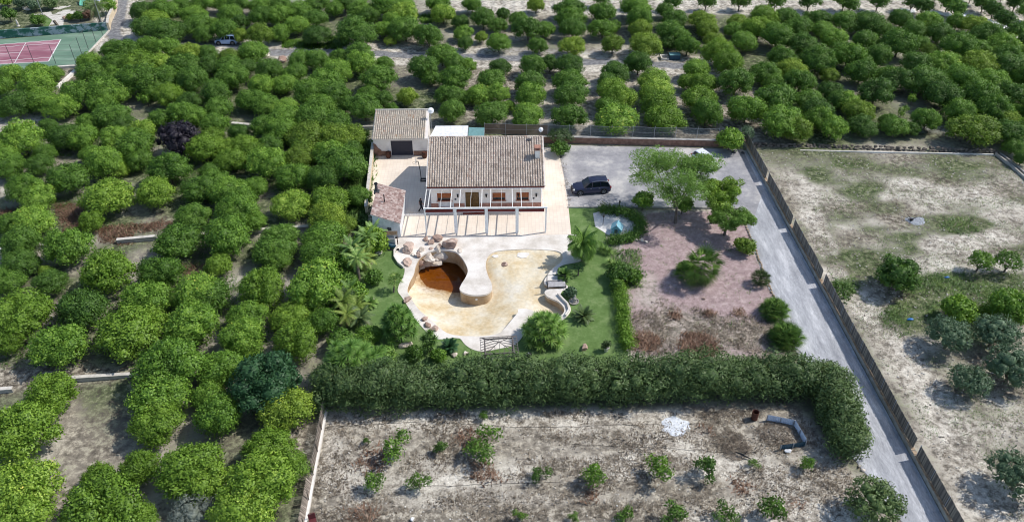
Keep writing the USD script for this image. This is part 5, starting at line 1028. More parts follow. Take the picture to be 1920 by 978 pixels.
rng = np.random.default_rng(455); T = plant('agave', 'pale green agave rosette in the lawn border', 'agave', 1172, 510); obj('foliage', rosette(rng, 42, .95, .14, .05, 1.3, .25, (0, 0, .55)), 'leaf_palm_pale', T)

# ---- ragged patches thrown over the hedge line
islands('rock_stone', [(0, c(120, 114, 106)), (.5, c(176, 170, 160)), (1, c(224, 220, 212))])
# ---- weeds: countless tufts (one mass per place)
def tufts(name, label, poly, n, mt, seed, h=(.15, .4), weight=None, spread=.14, blades=5):
    rng = np.random.default_rng(seed); x0, y0, x1, y1 = poly.bounds; P = []
    while len(P) < n:
        q = rng.uniform((x0, y0), (x1, y1), (4000, 2)); ok = contains_xy(poly, q[:, 0], q[:, 1])
        if weight is not None: ok &= rng.uniform(0, 1, len(q)) < weight(q)
        P += list(q[ok])
    P = np.array(P[:n]); gz = np.array([ground_z(x, y) for x, y in P]); m = n * blades; k = np.repeat(np.arange(n), blades)
    size = rng.uniform(*h, n) * (.6 + .8 * rng.random(n)); a = rng.uniform(0, 2 * PI, m); L_ = size[k] * rng.uniform(.6, 1.2, m); o = rng.normal(0, spread, (m, 2)) * (size[k] / np.mean(h))[:, None]
    root = np.column_stack([P[k] + o, gz[k] - .02]); d = np.column_stack([np.cos(a), np.sin(a), rng.uniform(.5, 1.6, m)]); d /= np.linalg.norm(d, axis=1, keepdims=True); s = np.column_stack([-np.sin(a), np.cos(a), a * 0]) * (L_ * .16)[:, None]
    v = np.stack([root - s, root + s, root + d * L_[:, None]], 1).reshape(-1, 3); f = np.arange(3 * m).reshape(-1, 3)
    nr = np.repeat((np.array([0, 0, 1.0]) + .5 * rnd_dirs(rng, m)), 3, 0); nr /= np.linalg.norm(nr, axis=1, keepdims=True)
    fn = np.cross(v[f[:, 1]] - v[f[:, 0]], v[f[:, 2]] - v[f[:, 0]]); fl_ = (fn * nr[f[:, 0]]).sum(1) < 0; f[fl_] = f[fl_][:, ::-1]
    obj(name, (v, f), mt, normals=nr, label=label, cat='weeds', kind='stuff')
def by_noise(freq, seed, lo, hi, sq=1.0):
    return lambda q: np.clip((meshkit.fbm(np.column_stack([q[:, 0] * freq, q[:, 1] * freq * sq, q[:, 0] * 0]), 4, seed) - lo) / (hi - lo), 0, 1)
tufts('dry_weeds', 'dry grey straw weeds strewn over the bottom field', bottom_field.intersection(Polygon([(-15, 30), (31, 30), (31, 49), (-15, 49)])), 9000, 'weed_straw', 1, (.12, .30), by_noise(.3, 61, .38, .62, 2.2), .2)
tufts('rusty_weeds', 'rusty brown dry weed patches on the bottom field', unary_union([Point(at(x, y)[:2]).buffer(r) for x, y, r in ((880, 825, 1.2), (700, 868, 1.4), (905, 880, 1.1), (678, 968, 1.1), (1390, 915, .8), (1490, 943, .6), (1110, 930, .7), (930, 895, .5), (1325, 805, .5))]), 420, 'weed_red', 2, (.2, .45), None, .2)
tufts('field_weeds', 'low green and dry weeds over the right-hand field', right_field.difference(bare.buffer(-1)).intersection(Polygon([(37.2, 20), (95, 20), (95, 94), (37.2, 94)])), 13000, 'weed_green', 3, (.08, .2), by_noise(.25, 33, .42, .66, 1.8), .2)
tufts('field_straw', 'dry straw weeds over the right-hand field', right_field.difference(bare.buffer(-1)).intersection(Polygon([(37.2, 20), (95, 20), (95, 94), (37.2, 94)])), 9000, 'weed_straw', 4, (.08, .22), by_noise(.25, 41, .42, .66, 1.8), .2)
tufts('garden_weeds', 'dry straw weeds over the lower part of the pink gravel garden', weedy, 2600, 'weed_straw', 5, (.12, .32), by_noise(.4, 71, .35, .6), .2)
tufts('garden_red_weeds', 'red-brown dry weed patches in the pink gravel garden', unary_union([Point(at(x, y)[:2]).buffer(r) for x, y, r in ((1310, 648, 1.8), (1212, 640, 1.3), (1330, 588, .4), (1265, 592, .6), (1385, 588, .5))]), 1300, 'weed_red', 6, (.2, .42), None, .2)
tufts('garden_green_weeds', 'scattered small green weeds in the pink gravel', garden, 420, 'weed_green', 7, (.1, .26), None, .12)
tufts('orchard_weeds', 'green grass and weeds under the left orchard trees', plan([(0, 200), (690, 245), (650, 470), (640, 690), (0, 690)]), 9000, 'weed_green', 8, (.15, .42), by_noise(.16, 81, .45, .62), .22)
tufts('orchard_red_weeds', 'red-brown dry weeds on the left orchard terraces', unary_union([plan(p) for p in ([(100, 385), (150, 380), (180, 430), (130, 445)], [(0, 395), (40, 390), (40, 400), (0, 410)], [(210, 425), (340, 412), (330, 430), (220, 440)], [(330, 500), (390, 495), (390, 520), (340, 520)], [(180, 425), (250, 425), (250, 460), (190, 455)])]), 2200, 'weed_red', 9, (.15, .4), None, .2)
tufts('grass_patches', 'bright green grass tufts along the far side of the track', unary_union([plan(p) for p in ([(530, 76), (575, 78), (570, 90), (530, 90)], [(612, 70), (650, 72), (650, 88), (615, 88)], [(785, 30), (815, 28), (815, 42), (790, 44)], [(560, 80), (640, 84), (640, 92), (560, 92)])]), 1500, 'leaf_mid', 10, (.25, .6), None, .2)
tufts('wall_weeds', 'tall dark green grass along the outside of the terrace wall', plan([(668, 270), (700, 270), (684, 440), (655, 420)]), 2600, 'weed_green', 11, (.3, .8), None, .25)
tufts('meadow_grass', 'green meadow grass on the right below the dry field', unary_union([plan(p) for p in ([(1648, 590), (1690, 560), (1690, 545), (1740, 515), (1930, 512), (1990, 560), (1900, 585), (1760, 575), (1745, 625), (1690, 630), (1660, 612)], [(1565, 525), (1600, 520), (1612, 540), (1590, 555), (1570, 545)], [(1765, 418), (1800, 408), (1860, 412), (1872, 425), (1820, 442), (1780, 436)])]), 5500, 'weed_green', 12, (.1, .28), by_noise(.4, 91, .35, .6), .2)
edge_l = LineString([at(*q)[:2] for q in ((1404, 440), (1440, 530), (1490, 655), (1560, 800), (1625, 890), (1700, 990))]).buffer(.35); edge_r = Polygon([(36.1, 24), (36.7, 24), (36.7, 93), (36.1, 93)])
tufts('verge_weeds', 'small dry and green weeds along the edges of the gravel road', unary_union([edge_l, edge_r]), 900, 'weed_straw', 13, (.08, .2), by_noise(.6, 97, .4, .6), .14)
tufts('terrace_edge_weeds', 'yellowish weeds along the terrace edge by the gravel car park', LineString([at(*q)[:2] for q in ((1048, 284), (1059, 332), (1066, 388))]).buffer(.22), 260, 'weed_straw', 14, (.1, .3), None, .12)
tufts('border_weeds', 'ragged dark ground plants in the bed beside the lawn', plan([(1148, 470), (1200, 470), (1200, 540), (1160, 545), (1150, 520)]), 700, 'weed_green', 15, (.15, .4), None, .2)
def pebble_field(name, label, poly, n, mat, seed, size):
    rng = np.random.default_rng(seed); x0, y0, x1, y1 = poly.bounds; P = []
    while len(P) < n:
        q = rng.uniform((x0, y0), (x1, y1), (3000, 2)); P += list(q[contains_xy(poly, q[:, 0], q[:, 1])])
    o = trimesh.creation.icosahedron(); ms = []
    for x, y in P[:n]:
        r = size * rng.uniform(.5, 1.5); ms.append((o.vertices * r * [1, .85, .6] * (1 + rng.normal(0, .12, (12, 1))) + [x, y, ground_z(x, y) + r * .2], o.faces))
    obj(name, ms, mat, label=label, cat='stones', kind='stuff')
pebble_field('field_stones', 'small pale stones lying over the bottom field', bottom_field.intersection(Polygon([(-15, 30), (31, 30), (31, 49), (-15, 49)])), 1300, 'rock_stone', 21, .07)
pebble_field('path_stones', 'small pale stones and clods on the bare path and dry field at the right', right_field.intersection(Polygon([(37.2, 20), (75, 20), (75, 94), (37.2, 94)])), 3200, 'rock_stone', 22, .08)

# ---------------------------------------------------------------- vehicles
plain('paint_dark_blue', c(34, 37, 60), .22, spec=.7); plain('paint_white', c(226, 230, 234), .3, spec=.6); plain('paint_blue_grey', c(150, 172, 206), .3, spec=.6)
plain('lamp_clear', c(200, 205, 205), .15, spec=.8); plain('lamp_red', c(150, 24, 26), .2, spec=.8); plain('plastic_dark', c(30, 31, 33), .7)
def loft(rings):
    n = len(rings[0]); v = np.vstack(rings); f = [(i * n + j, i * n + (j + 1) % n, (i + 1) * n + (j + 1) % n, (i + 1) * n + j) for i in range(len(rings) - 1) for j in range(n)]
    f = arr((v, np.array(f)))[1]; a, b = len(v), len(v) + 1; v = np.vstack([v, rings[0].mean(0), rings[-1].mean(0)]); k = (len(rings) - 1) * n
    f = np.vstack([f, [(a, (j + 1) % n, j) for j in range(n)], [(b, k + j, k + (j + 1) % n) for j in range(n)]])
    m = trimesh.Trimesh(v, f, process=False); m.fix_normals(); return m
def car(name, label, loc, rz, Lc, Wc, Hc, paint, kind):
    """Forward is +x. kind: 'suv' or 'hatch' - where the screens begin and end."""
    T = thing(name, label, 'car', loc, rz); h = Lc / 2; w = Wc / 2; belt = Hc * .60; sill = Hc * .17
    st = [(-h, .34, .50, .70), (-h + .07, .24, .78, .86), (-h + .35, .18, belt * .98, .97), (-h * .45, .17, belt, 1.0), (h * .10, .17, belt * .99, 1.0), (h * .36, .17, belt * .95, .99), (h * .62, .18, belt * .90, .96), (h - .28, .20, belt * .78, .90), (h - .06, .26, belt * .62, .78), (h, .34, belt * .50, .62)]
    rings = []
    for x, z0, z1, k in st:
        ww = w * k; rings.append(np.array([(x, s * ww * a, z0 + (z1 - z0) * b) for s, seq in ((1, ((.80, 0), (.95, .06), (1, .35), (.985, .70), (.93, .93), (.80, 1.0))), (-1, ((.80, 1.0), (.93, .93), (.985, .70), (1, .35), (.95, .06), (.80, 0)))) for a, b in seq]))
    obj('body', loft(rings), paint, T, smooth=40)
    suv = kind == 'suv'; xr0, xr1 = (-h + .12, -h + .50) if suv else (-h + .10, -h + .42); xf0, xf1 = h * .42, h * .10
    def gh(x, z, k): return np.array([(x, s * w * k * a, z + b) for s, a, b in ((1, .97, 0), (1, .93, .0), (-1, .93, .0), (-1, .97, 0))])
    zt = Hc - .045
    glass = np.array([(x, s * w * k, z) for x, k, z in ((xr0, .84, belt - .03), (xf0, .84, belt - .05), (xr1, .72, zt - .02), (xf1, .72, zt - .02)) for s in (-1, 1)])
    obj('window_glass', trimesh.convex.convex_hull(glass), 'dark_glass', T)
    rf = trimesh.convex.convex_hull(np.array([(x, s * w * k, z) for x, k, z in ((xr1 - .04, .725, zt - .03), (xf1 + .04, .725, zt - .03), (xr1 + .10, .64, Hc), (xf1 - .14, .64, Hc), ((xr1 + xf1) / 2, .70, Hc + .005)) for s in (-1, 1)]))
    obj('roof', rf, paint, T, smooth=40)
    pil = []
    for s in (-1, 1):
        for (xa, xb, tk) in ((xf0, xf1, .07), (h * .02, -h * .02, .07), (-h * .44, -h * .42, .08), (xr0 + .06, xr1 + .04, .13)):
            pil.append(beam((xa, s * w * .845, belt - .04), (xb, s * w * .725, zt), tk, .05))
    for m in pil: obj('pillar', m, paint, T)
    for sx in (1, -1):
        for s in (1, -1):
            x = sx * h * .60 + (.03 if sx > 0 else 0); R = Hc * .215
            wh = obj('wheel', trimesh.creation.cylinder(R, .22, sections=24, transform=trimesh.transformations.translation_matrix((x, s * (w - .10), R)) @ trimesh.transformations.rotation_matrix(PI / 2, (1, 0, 0))), 'tyre', T, smooth=40)
            rm = [trimesh.creation.annulus(R * .58, R * .66, .03, sections=20, transform=trimesh.transformations.translation_matrix((x, s * (w + .013), R)) @ trimesh.transformations.rotation_matrix(PI / 2, (1, 0, 0)))] + [beam((x, s * (w + .013), R), (x + R * .6 * math.cos(a), s * (w + .013), R + R * .6 * math.sin(a)), .05, .03) for a in np.arange(5) * 2 * PI / 5 + .3]
            obj('rim', rm, 'rim_alloy', wh)
            obj('wheel_arch', trimesh.creation.annulus(R * 1.04, R * 1.22, .05, sections=20, transform=trimesh.transformations.translation_matrix((x, s * (w - .015), R + .01)) @ trimesh.transformations.rotation_matrix(PI / 2, (1, 0, 0))), 'plastic_dark', T)
    for s in (1, -1):
        e = trimesh.creation.icosphere(subdivisions=2); e.apply_scale((.22, .17, .085)); e.apply_translation((h - .24, s * w * .66, belt * .70)); obj('headlight', e, 'lamp_clear', T, smooth=True)
        obj('tail_light', box(-h + .005, s * w * .76 - .16, belt * .72, -h + .17, s * w * .76 + .10, belt * .72 + .20), 'lamp_red', T)
        mm = trimesh.creation.icosphere(subdivisions=2); mm.apply_scale((.08, .13, .09)); mm.apply_translation((h * .34, s * (w + .06), belt + .04)); obj('mirror', mm, paint, T, smooth=True)
        for x0 in (-h * .40, h * .03): obj('door_handle', box(x0, s * w * .985 - .02, belt * .86, x0 + .2, s * w * .985 + .02, belt * .86 + .035), 'rim_alloy' if suv else paint, T)
        if suv: obj('roof_rail', rod([(xr1 + .1, s * w * .68, Hc - .03), (xr1 + .2, s * w * .68, Hc + .05), (xf1 - .35, s * w * .68, Hc + .05), (xf1 - .25, s * w * .68, Hc - .03)], .028, 6), 'rim_alloy', T)
    obj('grille', box(h - .055, -w * .34, belt * .44, h + .012, w * .34, belt * .66), 'plastic_dark', T)
    obj('bumper', box(h - .10, -w * .70, .22, h + .015, w * .70, .36), 'plastic_dark', T)
    return T
b = at(1109, 365.5); car('parked_car', 'dark blue estate-like off-road car parked on the gravel beside the terrace', (b[0], b[1] + .95, .014), PI + math.radians(4.5), 4.95, 1.95, 1.74, 'paint_dark_blue', 'suv')
b = at(1324, 312); car('parked_car', 'white car half hidden under the tall feathery tree', (b[0], b[1] + .6, .014), -math.radians(62), 4.1, 1.75, 1.48, 'paint_white', 'hatch')
b = at(424, 86); car('parked_car', 'blue-grey hatchback on the dirt track among the citrus trees', (b[0], b[1] + .9, ground_z(b[0], b[1] + .9) + .03), PI - math.radians(2), 3.9, 1.7, 1.62, 'paint_blue_grey', 'hatch')

# ---------------------------------------------------------------- fences
usdkit.material(stage, L('wire_mesh'), {'t': ('transparent_bsdf', {}), 'd': ('principled_bsdf', {'base_color': c(70, 74, 74), 'roughness': .7}), 'x': ('mix_closure', {'fac': .42})}, [('t.BSDF', 'x.closure1'), ('d.BSDF', 'x.closure2')], surface='x.closure')
usdkit.material(stage, L('shade_net'), {'t': ('transparent_bsdf', {}), 'd': ('principled_bsdf', {'base_color': c(88, 74, 62), 'roughness': .8}), 'x': ('mix_closure', {'fac': .85})}, [('t.BSDF', 'x.closure1'), ('d.BSDF', 'x.closure2')], surface='x.closure')
islands('reed_dark', [(0, c(84, 80, 78)), (.5, c(112, 106, 100)), (1, c(152, 143, 130))], rough=.8); islands('reed_pale', [(0, c(110, 100, 92)), (.5, c(150, 138, 126)), (1, c(184, 172, 158))], rough=.85)
# slatted fence on its low wall, right of the road
yT = at(1395, 270)[1]; fxx = 36.9
T = thing('roadside_wall', 'low rubble-topped concrete wall under the slatted fence beside the gravel road', 'wall')
obj('wall_body', box(fxx - .2, 22, -.1, fxx + .2, yT, .42), 'grey_wall', T)
rng = np.random.default_rng(7); caps = []
for y in np.arange(22.2, yT, .46): caps.append(box(fxx - .19 + rng.normal(0, .015), y, .42, fxx + .17 + rng.normal(0, .015), y + .40 + rng.uniform(-.05, .04), .47 + rng.uniform(0, .05)))
for m in caps[::1]: obj('coping_stone', m, 'tan_stone', T)
SF = thing('slatted_fence', 'long dark slatted fence of stepped panels between road and dry field', 'fence')
# panels as measured along the fence: (y of lower end in photo, y of upper end), with the gaps between
ys = [(978, 905), (900, 850), (832, 790), (788, 745), (744, 705), (704, 668), (667, 634), (633, 604), (603, 577), (572, 548), (547, 520), (518, 492), (490, 464), (462, 440), (438, 416), (412, 392), (384, 366), (352, 338), (337, 322), (321, 306), (305, 290), (289, 276)]
rng = np.random.default_rng(8); k = 0
def fence_y(py): return at(1395 + (py - 265) * .554, py)[1]
pts_y = [yT - .1 - 2.55 * i for i in range(int((yT - 22) / 2.55))]
gaps = {6, 9, 14, 21, 22}
for i, y1 in enumerate(pts_y):
    y0 = y1 - 2.5; obj('post', beam((fxx, y1 + .02, .42), (fxx, y1 + .02, 1.86), .06), 'galvanised', SF)
    if i in (3, 7, 11, 20): y0 += .75
    dz = rng.uniform(-.05, .05); slats = []; n = int((y1 - y0) / .105)
    for j in range(n):
        ya = y0 + (y1 - y0) * j / n; zt = 1.78 + dz + rng.normal(0, .025); slats.append(box(fxx - .012, ya + .006, .50 + dz * .5, fxx + .012, ya + (y1 - y0) / n - .006, zt))
    P_ = obj('panel', slats, 'reed_dark', SF, kind='stuff')
    obj('rail', [box(fxx + .013, y0, z, fxx + .04, y1, z + .05) for z in (.65, 1.55)], 'galvanised', P_)
# mesh fence on the brick wall behind the car park
MF = thing('mesh_fence', 'dark wire mesh fence on grey posts along the top of the brick wall', 'fence')
fa, fb = at(909, 264)[:2] + [0, .25], at(1385, 275)[:2] + [0, .25]; Lf = np.linalg.norm(fb - fa); n = 12
for i in range(n + 1):
    p = fa + (fb - fa) * i / n; obj('post', rod([(p[0], p[1], 0), (p[0], p[1], 2.75)], .035, 6), 'galvanised', MF)
    if i < n:
        q = fa + (fb - fa) * (i + 1) / n; v = np.array([(p[0], p[1], .95), (q[0], q[1], .95), (q[0], q[1], 2.55), (p[0], p[1], 2.55)]); obj('mesh_panel', (v, np.array([(0, 1, 2, 3)])), 'shade_net' if i < 3 else 'wire_mesh', MF)
        obj('wire', [beam((p[0], p[1], z), (q[0], q[1], z), .02) for z in (.98, 1.75, 2.55)], 'galvanised', MF)
# reed screen on the white wall at bottom left
T = thing('field_wall', 'low whitewashed wall under the reed screen at the left of the dry field', 'wall')
ra, rb = at(612, 772)[:2], at(572, 992)[:2]; dR = (rb - ra) / np.linalg.norm(rb - ra); LR = np.linalg.norm(rb - ra)
obj('wall_body', beam((ra[0], ra[1], .2), (rb[0], rb[1], .2), .26, .55), 'pale_concrete', T); obj('coping', beam((ra[0], ra[1], .50), (rb[0], rb[1], .50), .34, .05), 'white_wall', T)
RS = thing('reed_screen', 'weathered brown reed screen standing on the whitewashed field wall', 'fence'); rng = np.random.default_rng(9)
for i in range(5):
    s0, s1 = LR * i / 5, LR * (i + 1) / 5 - .06; nS = int((s1 - s0) / .06); st_ = []
    hh = 1.5 if i < 3 else 1.15
    for j in range(nS):
        s = s0 + (s1 - s0) * (j + .5) / nS; p = ra + dR * s; ln = rng.normal(0, .03); st_.append(beam((p[0] - .04, p[1], .53), (p[0] - .04 - (.10 if i < 3 else .35), p[1] + ln, hh + rng.normal(0, .05)), .045, .03))
    obj('panel', st_, 'reed_pale', RS, kind='stuff')
for i in range(6):
    p = ra + dR * LR * i / 5; obj('post', rod([(p[0], p[1], 0), (p[0], p[1], 1.6)], .04, 6), 'bark', RS)

# ---------------------------------------------------------------- tennis court and the neighbour's garden
noisy('court_green', [(.3, c(96, 126, 108)), (.55, c(118, 146, 126)), (.75, c(146, 166, 150))], .25, detail=8, fine=(8, .9, 1.06), stretch=(.5, 1.6, 1))
noisy('court_red', [(.36, c(142, 92, 106)), (.5, c(160, 112, 124)), (.64, c(184, 148, 156))], .25, detail=8, fine=(8, .9, 1.06), stretch=(.4, 1.8, 1))
noisy('mottled_green_wall', [(.44, c(46, 92, 76)), (.5, c(70, 108, 96)), (.56, c(150, 162, 166))], .5, detail=8, nrough=.7, fine=(5, .85, 1.1), stretch=(1, 1, 1.4))
obj('tennis_court', slab(court, -.2, .01), 'court_green', kind='structure')
TC = thing('court_markings', 'pink red tennis playing area with white lines', 'court markings')
redp = [(-62, 89), (114, 74.5), (91, 115.5), (-92, 126)]
obj('playing_area', slab(plan(redp), .011, .016), 'court_red', TC)
def line(a, b, w=.11): return slab(LineString([at(*a)[:2], at(*b)[:2]]).buffer(w, cap_style='square'), .0165, .021)
for a, b in ((redp[0], redp[1]), (redp[1], redp[2]), (redp[2], redp[3]), ((49, 79.8), (27, 119.3)), ((-70, 94), (110, 81)), ((-88, 120), (96, 108)), ((-75, 105), (38, 99))): obj('line', line(a, b, .055 if a != redp[1] else .09), 'white_paint', TC)
wall_run('court_wall', 'green and white mottled wall along the back of the tennis court', [(-60, 76.5), (0, 72), (204, 56.5)], .25, -.1, 1.35, 'mottled_green_wall', cap=.05)
wall_run('court_kerb', 'pale concrete kerb at the near right corner of the tennis court', [(108, 128), (146, 126)], .5, -.1, .35, 'pale_concrete')
wall_run('court_kerb', 'pale kerb along the right end of the tennis court', [(143, 124), (205, 58)], .22, -.1, .16, 'pale_concrete')
wall_run('irrigation_channel', 'whitewashed irrigation channel running down from the tennis court corner', [(143, 134), (108, 166)], .55, -.1, .35, 'white_wall')
CF = thing('court_fence', 'tall thin post-and-wire fence round the tennis court', 'fence'); tops = []
for px, py in ((-15, 123), (25, 121.5), (65, 121), (105, 120), (143, 120), (155, 106), (166, 93), (180, 79), (193, 67)):
    p = at(px, py); obj('post', rod([p + [0, 0, -.1], p + [0, 0, 3.3]], .04, 6), 'dark_grey', CF); tops.append(p)
for a, b in zip(tops[:-1], tops[1:]): obj('wire', [beam(a + [0, 0, z], b + [0, 0, z], .018) for z in (.5, 1.4, 2.3, 3.25)], 'grey_metal', CF)
for px, py, h, lab in ((83, 36, 7.5, 'grey floodlight pole behind the tennis court wall'), (195, 57, 5.5, 'white goal-like frame post at the far right corner of the court')):
    p = at(px, py); T = thing('light_pole', lab, 'pole', p); obj('shaft', rod([(0, 0, -.1), (0, 0, h)], [.07, .05], 8), 'galvanised', T); obj('arm', beam((0, 0, h - .1), (.9, -.2, h - .02), .06), 'galvanised', T); obj('lamp', box(.7, -.35, h - .12, 1.1, -.05, h + .02), 'white_metal', T)
obj('neighbour_lawn', slab(plan([(-10, 66), (8, 50), (28, 34), (82, 29), (97, 38), (88, 57), (0, 62)]), -.1, .015), 'artificial_turf', kind='structure')
obj('neighbour_path', slab(plan([(30, 33), (33, 26), (85, 20), (100, 12), (120, -8), (150, -8), (152, 18), (140, 24), (150, 30), (120, 38), (118, 51), (90, 53), (98, 38), (84, 28)]), -.1, .022), 'pale_concrete', kind='structure')
wall_run('lane_wall', 'cream boundary wall along the pale lane beside the neighbour garden', [(205, 57), (207, 43), (217, 22), (219, 8), (217, -25)], .35, -.1, 1.3, 'cream_wall', cap=.06, capmat='pale_concrete')
for k, (px, py, w, mt, lab, hk) in enumerate(((16, 28, 24, 'leaf_dark', 'dark conifer-like tree at the corner of the neighbour lawn', 2.2), (70, 39, 24, 'leaf_dark', 'dark small tree on the neighbour lawn', 1.6), (40, 8, 26, 'leaf_olive', 'grey-green shrub behind the neighbour rockery', 1.4), (65, 12, 24, 'leaf_olive', 'grey-green shrub left of the neighbour path', 1.4), (95, 8, 24, 'leaf_oleander', 'brownish-green shrub above the neighbour path', 1.4), (148, 31, 20, 'leaf_dark', 'dark shrub right of the neighbour path', 1.4), (165, 29, 20, 'weed_red', 'reddish shrub by the mottled wall', 1.3), (132, 33, 12, 'leaf_yellow', 'small yellow shrub on the neighbour path edge', 1.3), (172, 14, 30, 'leaf_palm', 'green shrub before the weeping palm', 1.5), (203, 12, 26, 'leaf_mid', 'green tree against the lane wall', 2.0), (12, 4, 22, 'leaf_bright', 'bright green bush in the top left corner', 1.5))):
    bushy('neighbour_shrub', lab, 'shrub', px, py, w, mt, 600 + k, hk, 2000, (.3, .12), nl=11)
rng = np.random.default_rng(620); T = plant('weeping_palm', 'tall weeping palm in the neighbour garden beside the lane wall', 'palm tree', 190, 46)
obj('trunk', rod([(0, 0, -.1), (0, 0, 3.5)], [.25, .18], 9), 'bark_palm', T); obj('crown', pinnate(rng, 26, 2.6, .04, -.5, 1.3, 1.5, np.array([0, 0, 3.4]), 20, .6, .7), 'leaf_palm_pale', T)
p = at(160, 6); T = thing('garden_slide', 'turquoise plastic play slide in the neighbour garden', 'slide', p)
plain('turquoise', c(120, 196, 176), .5); obj('chute', [slope_slab(-.4, .4, -1.6, .15, .6, 1.5, .06), slope_slab(-.46, -.4, -1.6, .35, .6, 1.7, .2), slope_slab(.4, .46, -1.6, .35, .6, 1.7, .2)], 'turquoise', T)
for x in (-.4, .4): obj('leg', beam((x, .6, 0), (x, .6, 1.45), .07), 'turquoise', T)
obj('ladder', [beam((-.4, .62 + .12 * k, 1.3 - .25 * k), (.4, .62 + .12 * k, 1.3 - .25 * k), .05) for k in range(5)], 'turquoise', T)
p = at(35, 50); T = thing('garden_statue', 'small pale statue on the neighbour lawn', 'statue', p); obj('figure', lathe([(0, 0), (.3, 0), (.3, .18), (.14, .22), (.16, .5), (.2, .75), (.1, .95), (.13, 1.1), (.09, 1.22), (0, 1.25)], 12), 'pale_concrete', T, smooth=40)
p = at(109, 50); obj('log_post', beam(p, p + [-.45, .1, 1.1], .35), 'bark', label='leaning brown log at the edge of the neighbour path', cat='log')

# ---------------------------------------------------------------- rocks
islands('rock_pink', [(0, c(162, 134, 120)), (.5, c(184, 158, 143)), (1, c(202, 180, 166))], fine=(2.2, .72, 1.15)); islands('rock_pale', [(0, c(190, 176, 160)), (.5, c(212, 200, 186)), (1, c(228, 220, 210))], fine=(2.5, .75, 1.1))
ROCKS = ((767, 471, 27, .62, 'rock_pink', 'large wedge-shaped pink boulder at the top left of the pool deck'), (764, 495, 21, .35, 'rock_pink', 'flat pink slab rock on the left pool coping'), (799, 451, 12, .5, 'rock_pink', 'small flat brown rock behind the boulder group'), (821, 451, 21, .45, 'rock_pink', 'flat-topped tan rock at the back of the boulder group'),
         (808, 458, 12, .9, 'rock_pink', 'upright brown rock left in the boulder group'), (846, 463, 31, .55, 'rock_pink', 'largest round pink boulder at the right of the boulder group'), (824, 464, 11, .8, 'rock_pink', 'small dark rock wedged in the boulder group'), (822, 470, 17, .8, 'rock_pale', 'pale upright rock in the middle of the boulder group'), (809, 472, 12, .8, 'rock_pink', 'brown rock under the pale upright one'),
         (789, 472, 13, .6, 'rock_pale', 'yellowish pale rock left of the boulder group'), (785, 483, 13, .8, 'rock_pink', 'brown rock at the left end of the long pale slab'), (804, 486, 29, .38, 'rock_pale', 'long pale pink slab rock over the pool edge'), (790, 497, 12, 1.0, 'rock_pink', 'brown rock hanging at the pool edge below the long slab'), (818, 489, 9, .6, 'rock_pale', 'small pale rock at the right end of the long slab'), (862, 472, 11, .3, 'rock_pale', 'flat whitish rock right of the largest boulder'), (775, 480, 9, .4, 'rock_pale', 'small pale rock between wedge boulder and slab'),
         (764, 565, 16, .5, 'rock_pink', 'pink rock on the left coping above the yucca clump'), (796, 600, 12, .5, 'rock_pink', 'pinkish rock in the lower left coping'), (803, 612, 14, .5, 'rock_pink', 'pinkish rock in the lower left coping nearer the lawn'), (814, 619, 16, .4, 'rock_pink', 'flat pinkish rock at the lower left pool edge'), (757, 651, 18, .5, 'rock_pale', 'pale rocks under the big yucca clump'), (770, 648, 11, .6, 'rock_pale', 'smaller pale rock right of the pale rocks under the yucca'), (852, 668, 13, .5, 'rock_pale', 'pale rock below the dark cycad by the hedge'), (873, 664, 10, .5, 'rock_pale', 'single white rock on the lawn left of the metal gazebo'),
         (711, 476, 14, .25, 'rock_pale', 'flat pale rock on the lawn below the shed canopy'), (1096, 655, 15, .75, 'rock_pink', 'triangular pink rock on the right lawn near the hedge'), (700, 566, 10, .6, 'rock_pale', 'pale rock at the left lawn border'), (1192, 451, 9, .5, 'rock_pale', 'white rock at the end of the horseshoe hedge, left one'), (1203, 452, 10, .5, 'rock_pale', 'white rock at the end of the horseshoe hedge, middle one'), (1212, 455, 8, .5, 'rock_pale', 'white rock at the end of the horseshoe hedge, right one'), (1320, 562, 9, .5, 'rock_pink', 'reddish rock in the pink gravel below the fan palm'),
         (1618, 883, 9, .5, 'rock_pale', 'white kerb stone at the end of the roadside hedge'), (1612, 876, 7, .5, 'rock_pale', 'smaller white kerb stone above the end of the roadside hedge'), (498, 108, 18, .6, 'rock_pale', 'pale rubble heap at the bend of the track'), (530, 117, 22, .5, 'rock_pink', 'brownish heap beside the rubble at the track'), (545, 127, 8, 1.0, 'rock_pale', 'small grey stone among citrus trees below the track'), (55, 18, 20, .5, 'rock_pale', 'pale rockery stones in the neighbour garden'), (122, 36, 10, .7, 'rock_pink', 'brown rock on the neighbour path'), (1478, 843, 9, .5, 'white_sheet', ''), (1376, 287, 9, .5, 'dark_grey', 'dark stone in the corner of the gravel car park'), (1393, 288, 7, .5, 'dark_grey', 'smaller dark stone by the fence in the car park corner'))
for k, (px, py, w, hk, mt, lab) in enumerate(ROCKS):
    if not lab: continue
    r = w * .58 * mpp(at(px, py)); rng = np.random.default_rng(700 + k); p = at(px, py + .0)
    z = .05 if deck_out.contains(Point(p[0], p[1])) else (.0 if not lawn.contains(Point(p[0], p[1])) else .01)
    if pool.contains(Point(p[0], p[1])): z = -float(np.clip((py - 462) / 34, 0, 1.15)); p = at(px, py, z)
    m = rock_mesh(rng, r, r * .8, r * hk * 1.15, 3, .5); m.apply_transform(trimesh.transformations.rotation_matrix(rng.uniform(0, 6), (0, 0, 1))); m.apply_translation((p[0], p[1] + .1, z + r * hk * .55))
    obj('rock', m, mt, label=lab, cat='rock', smooth=14)
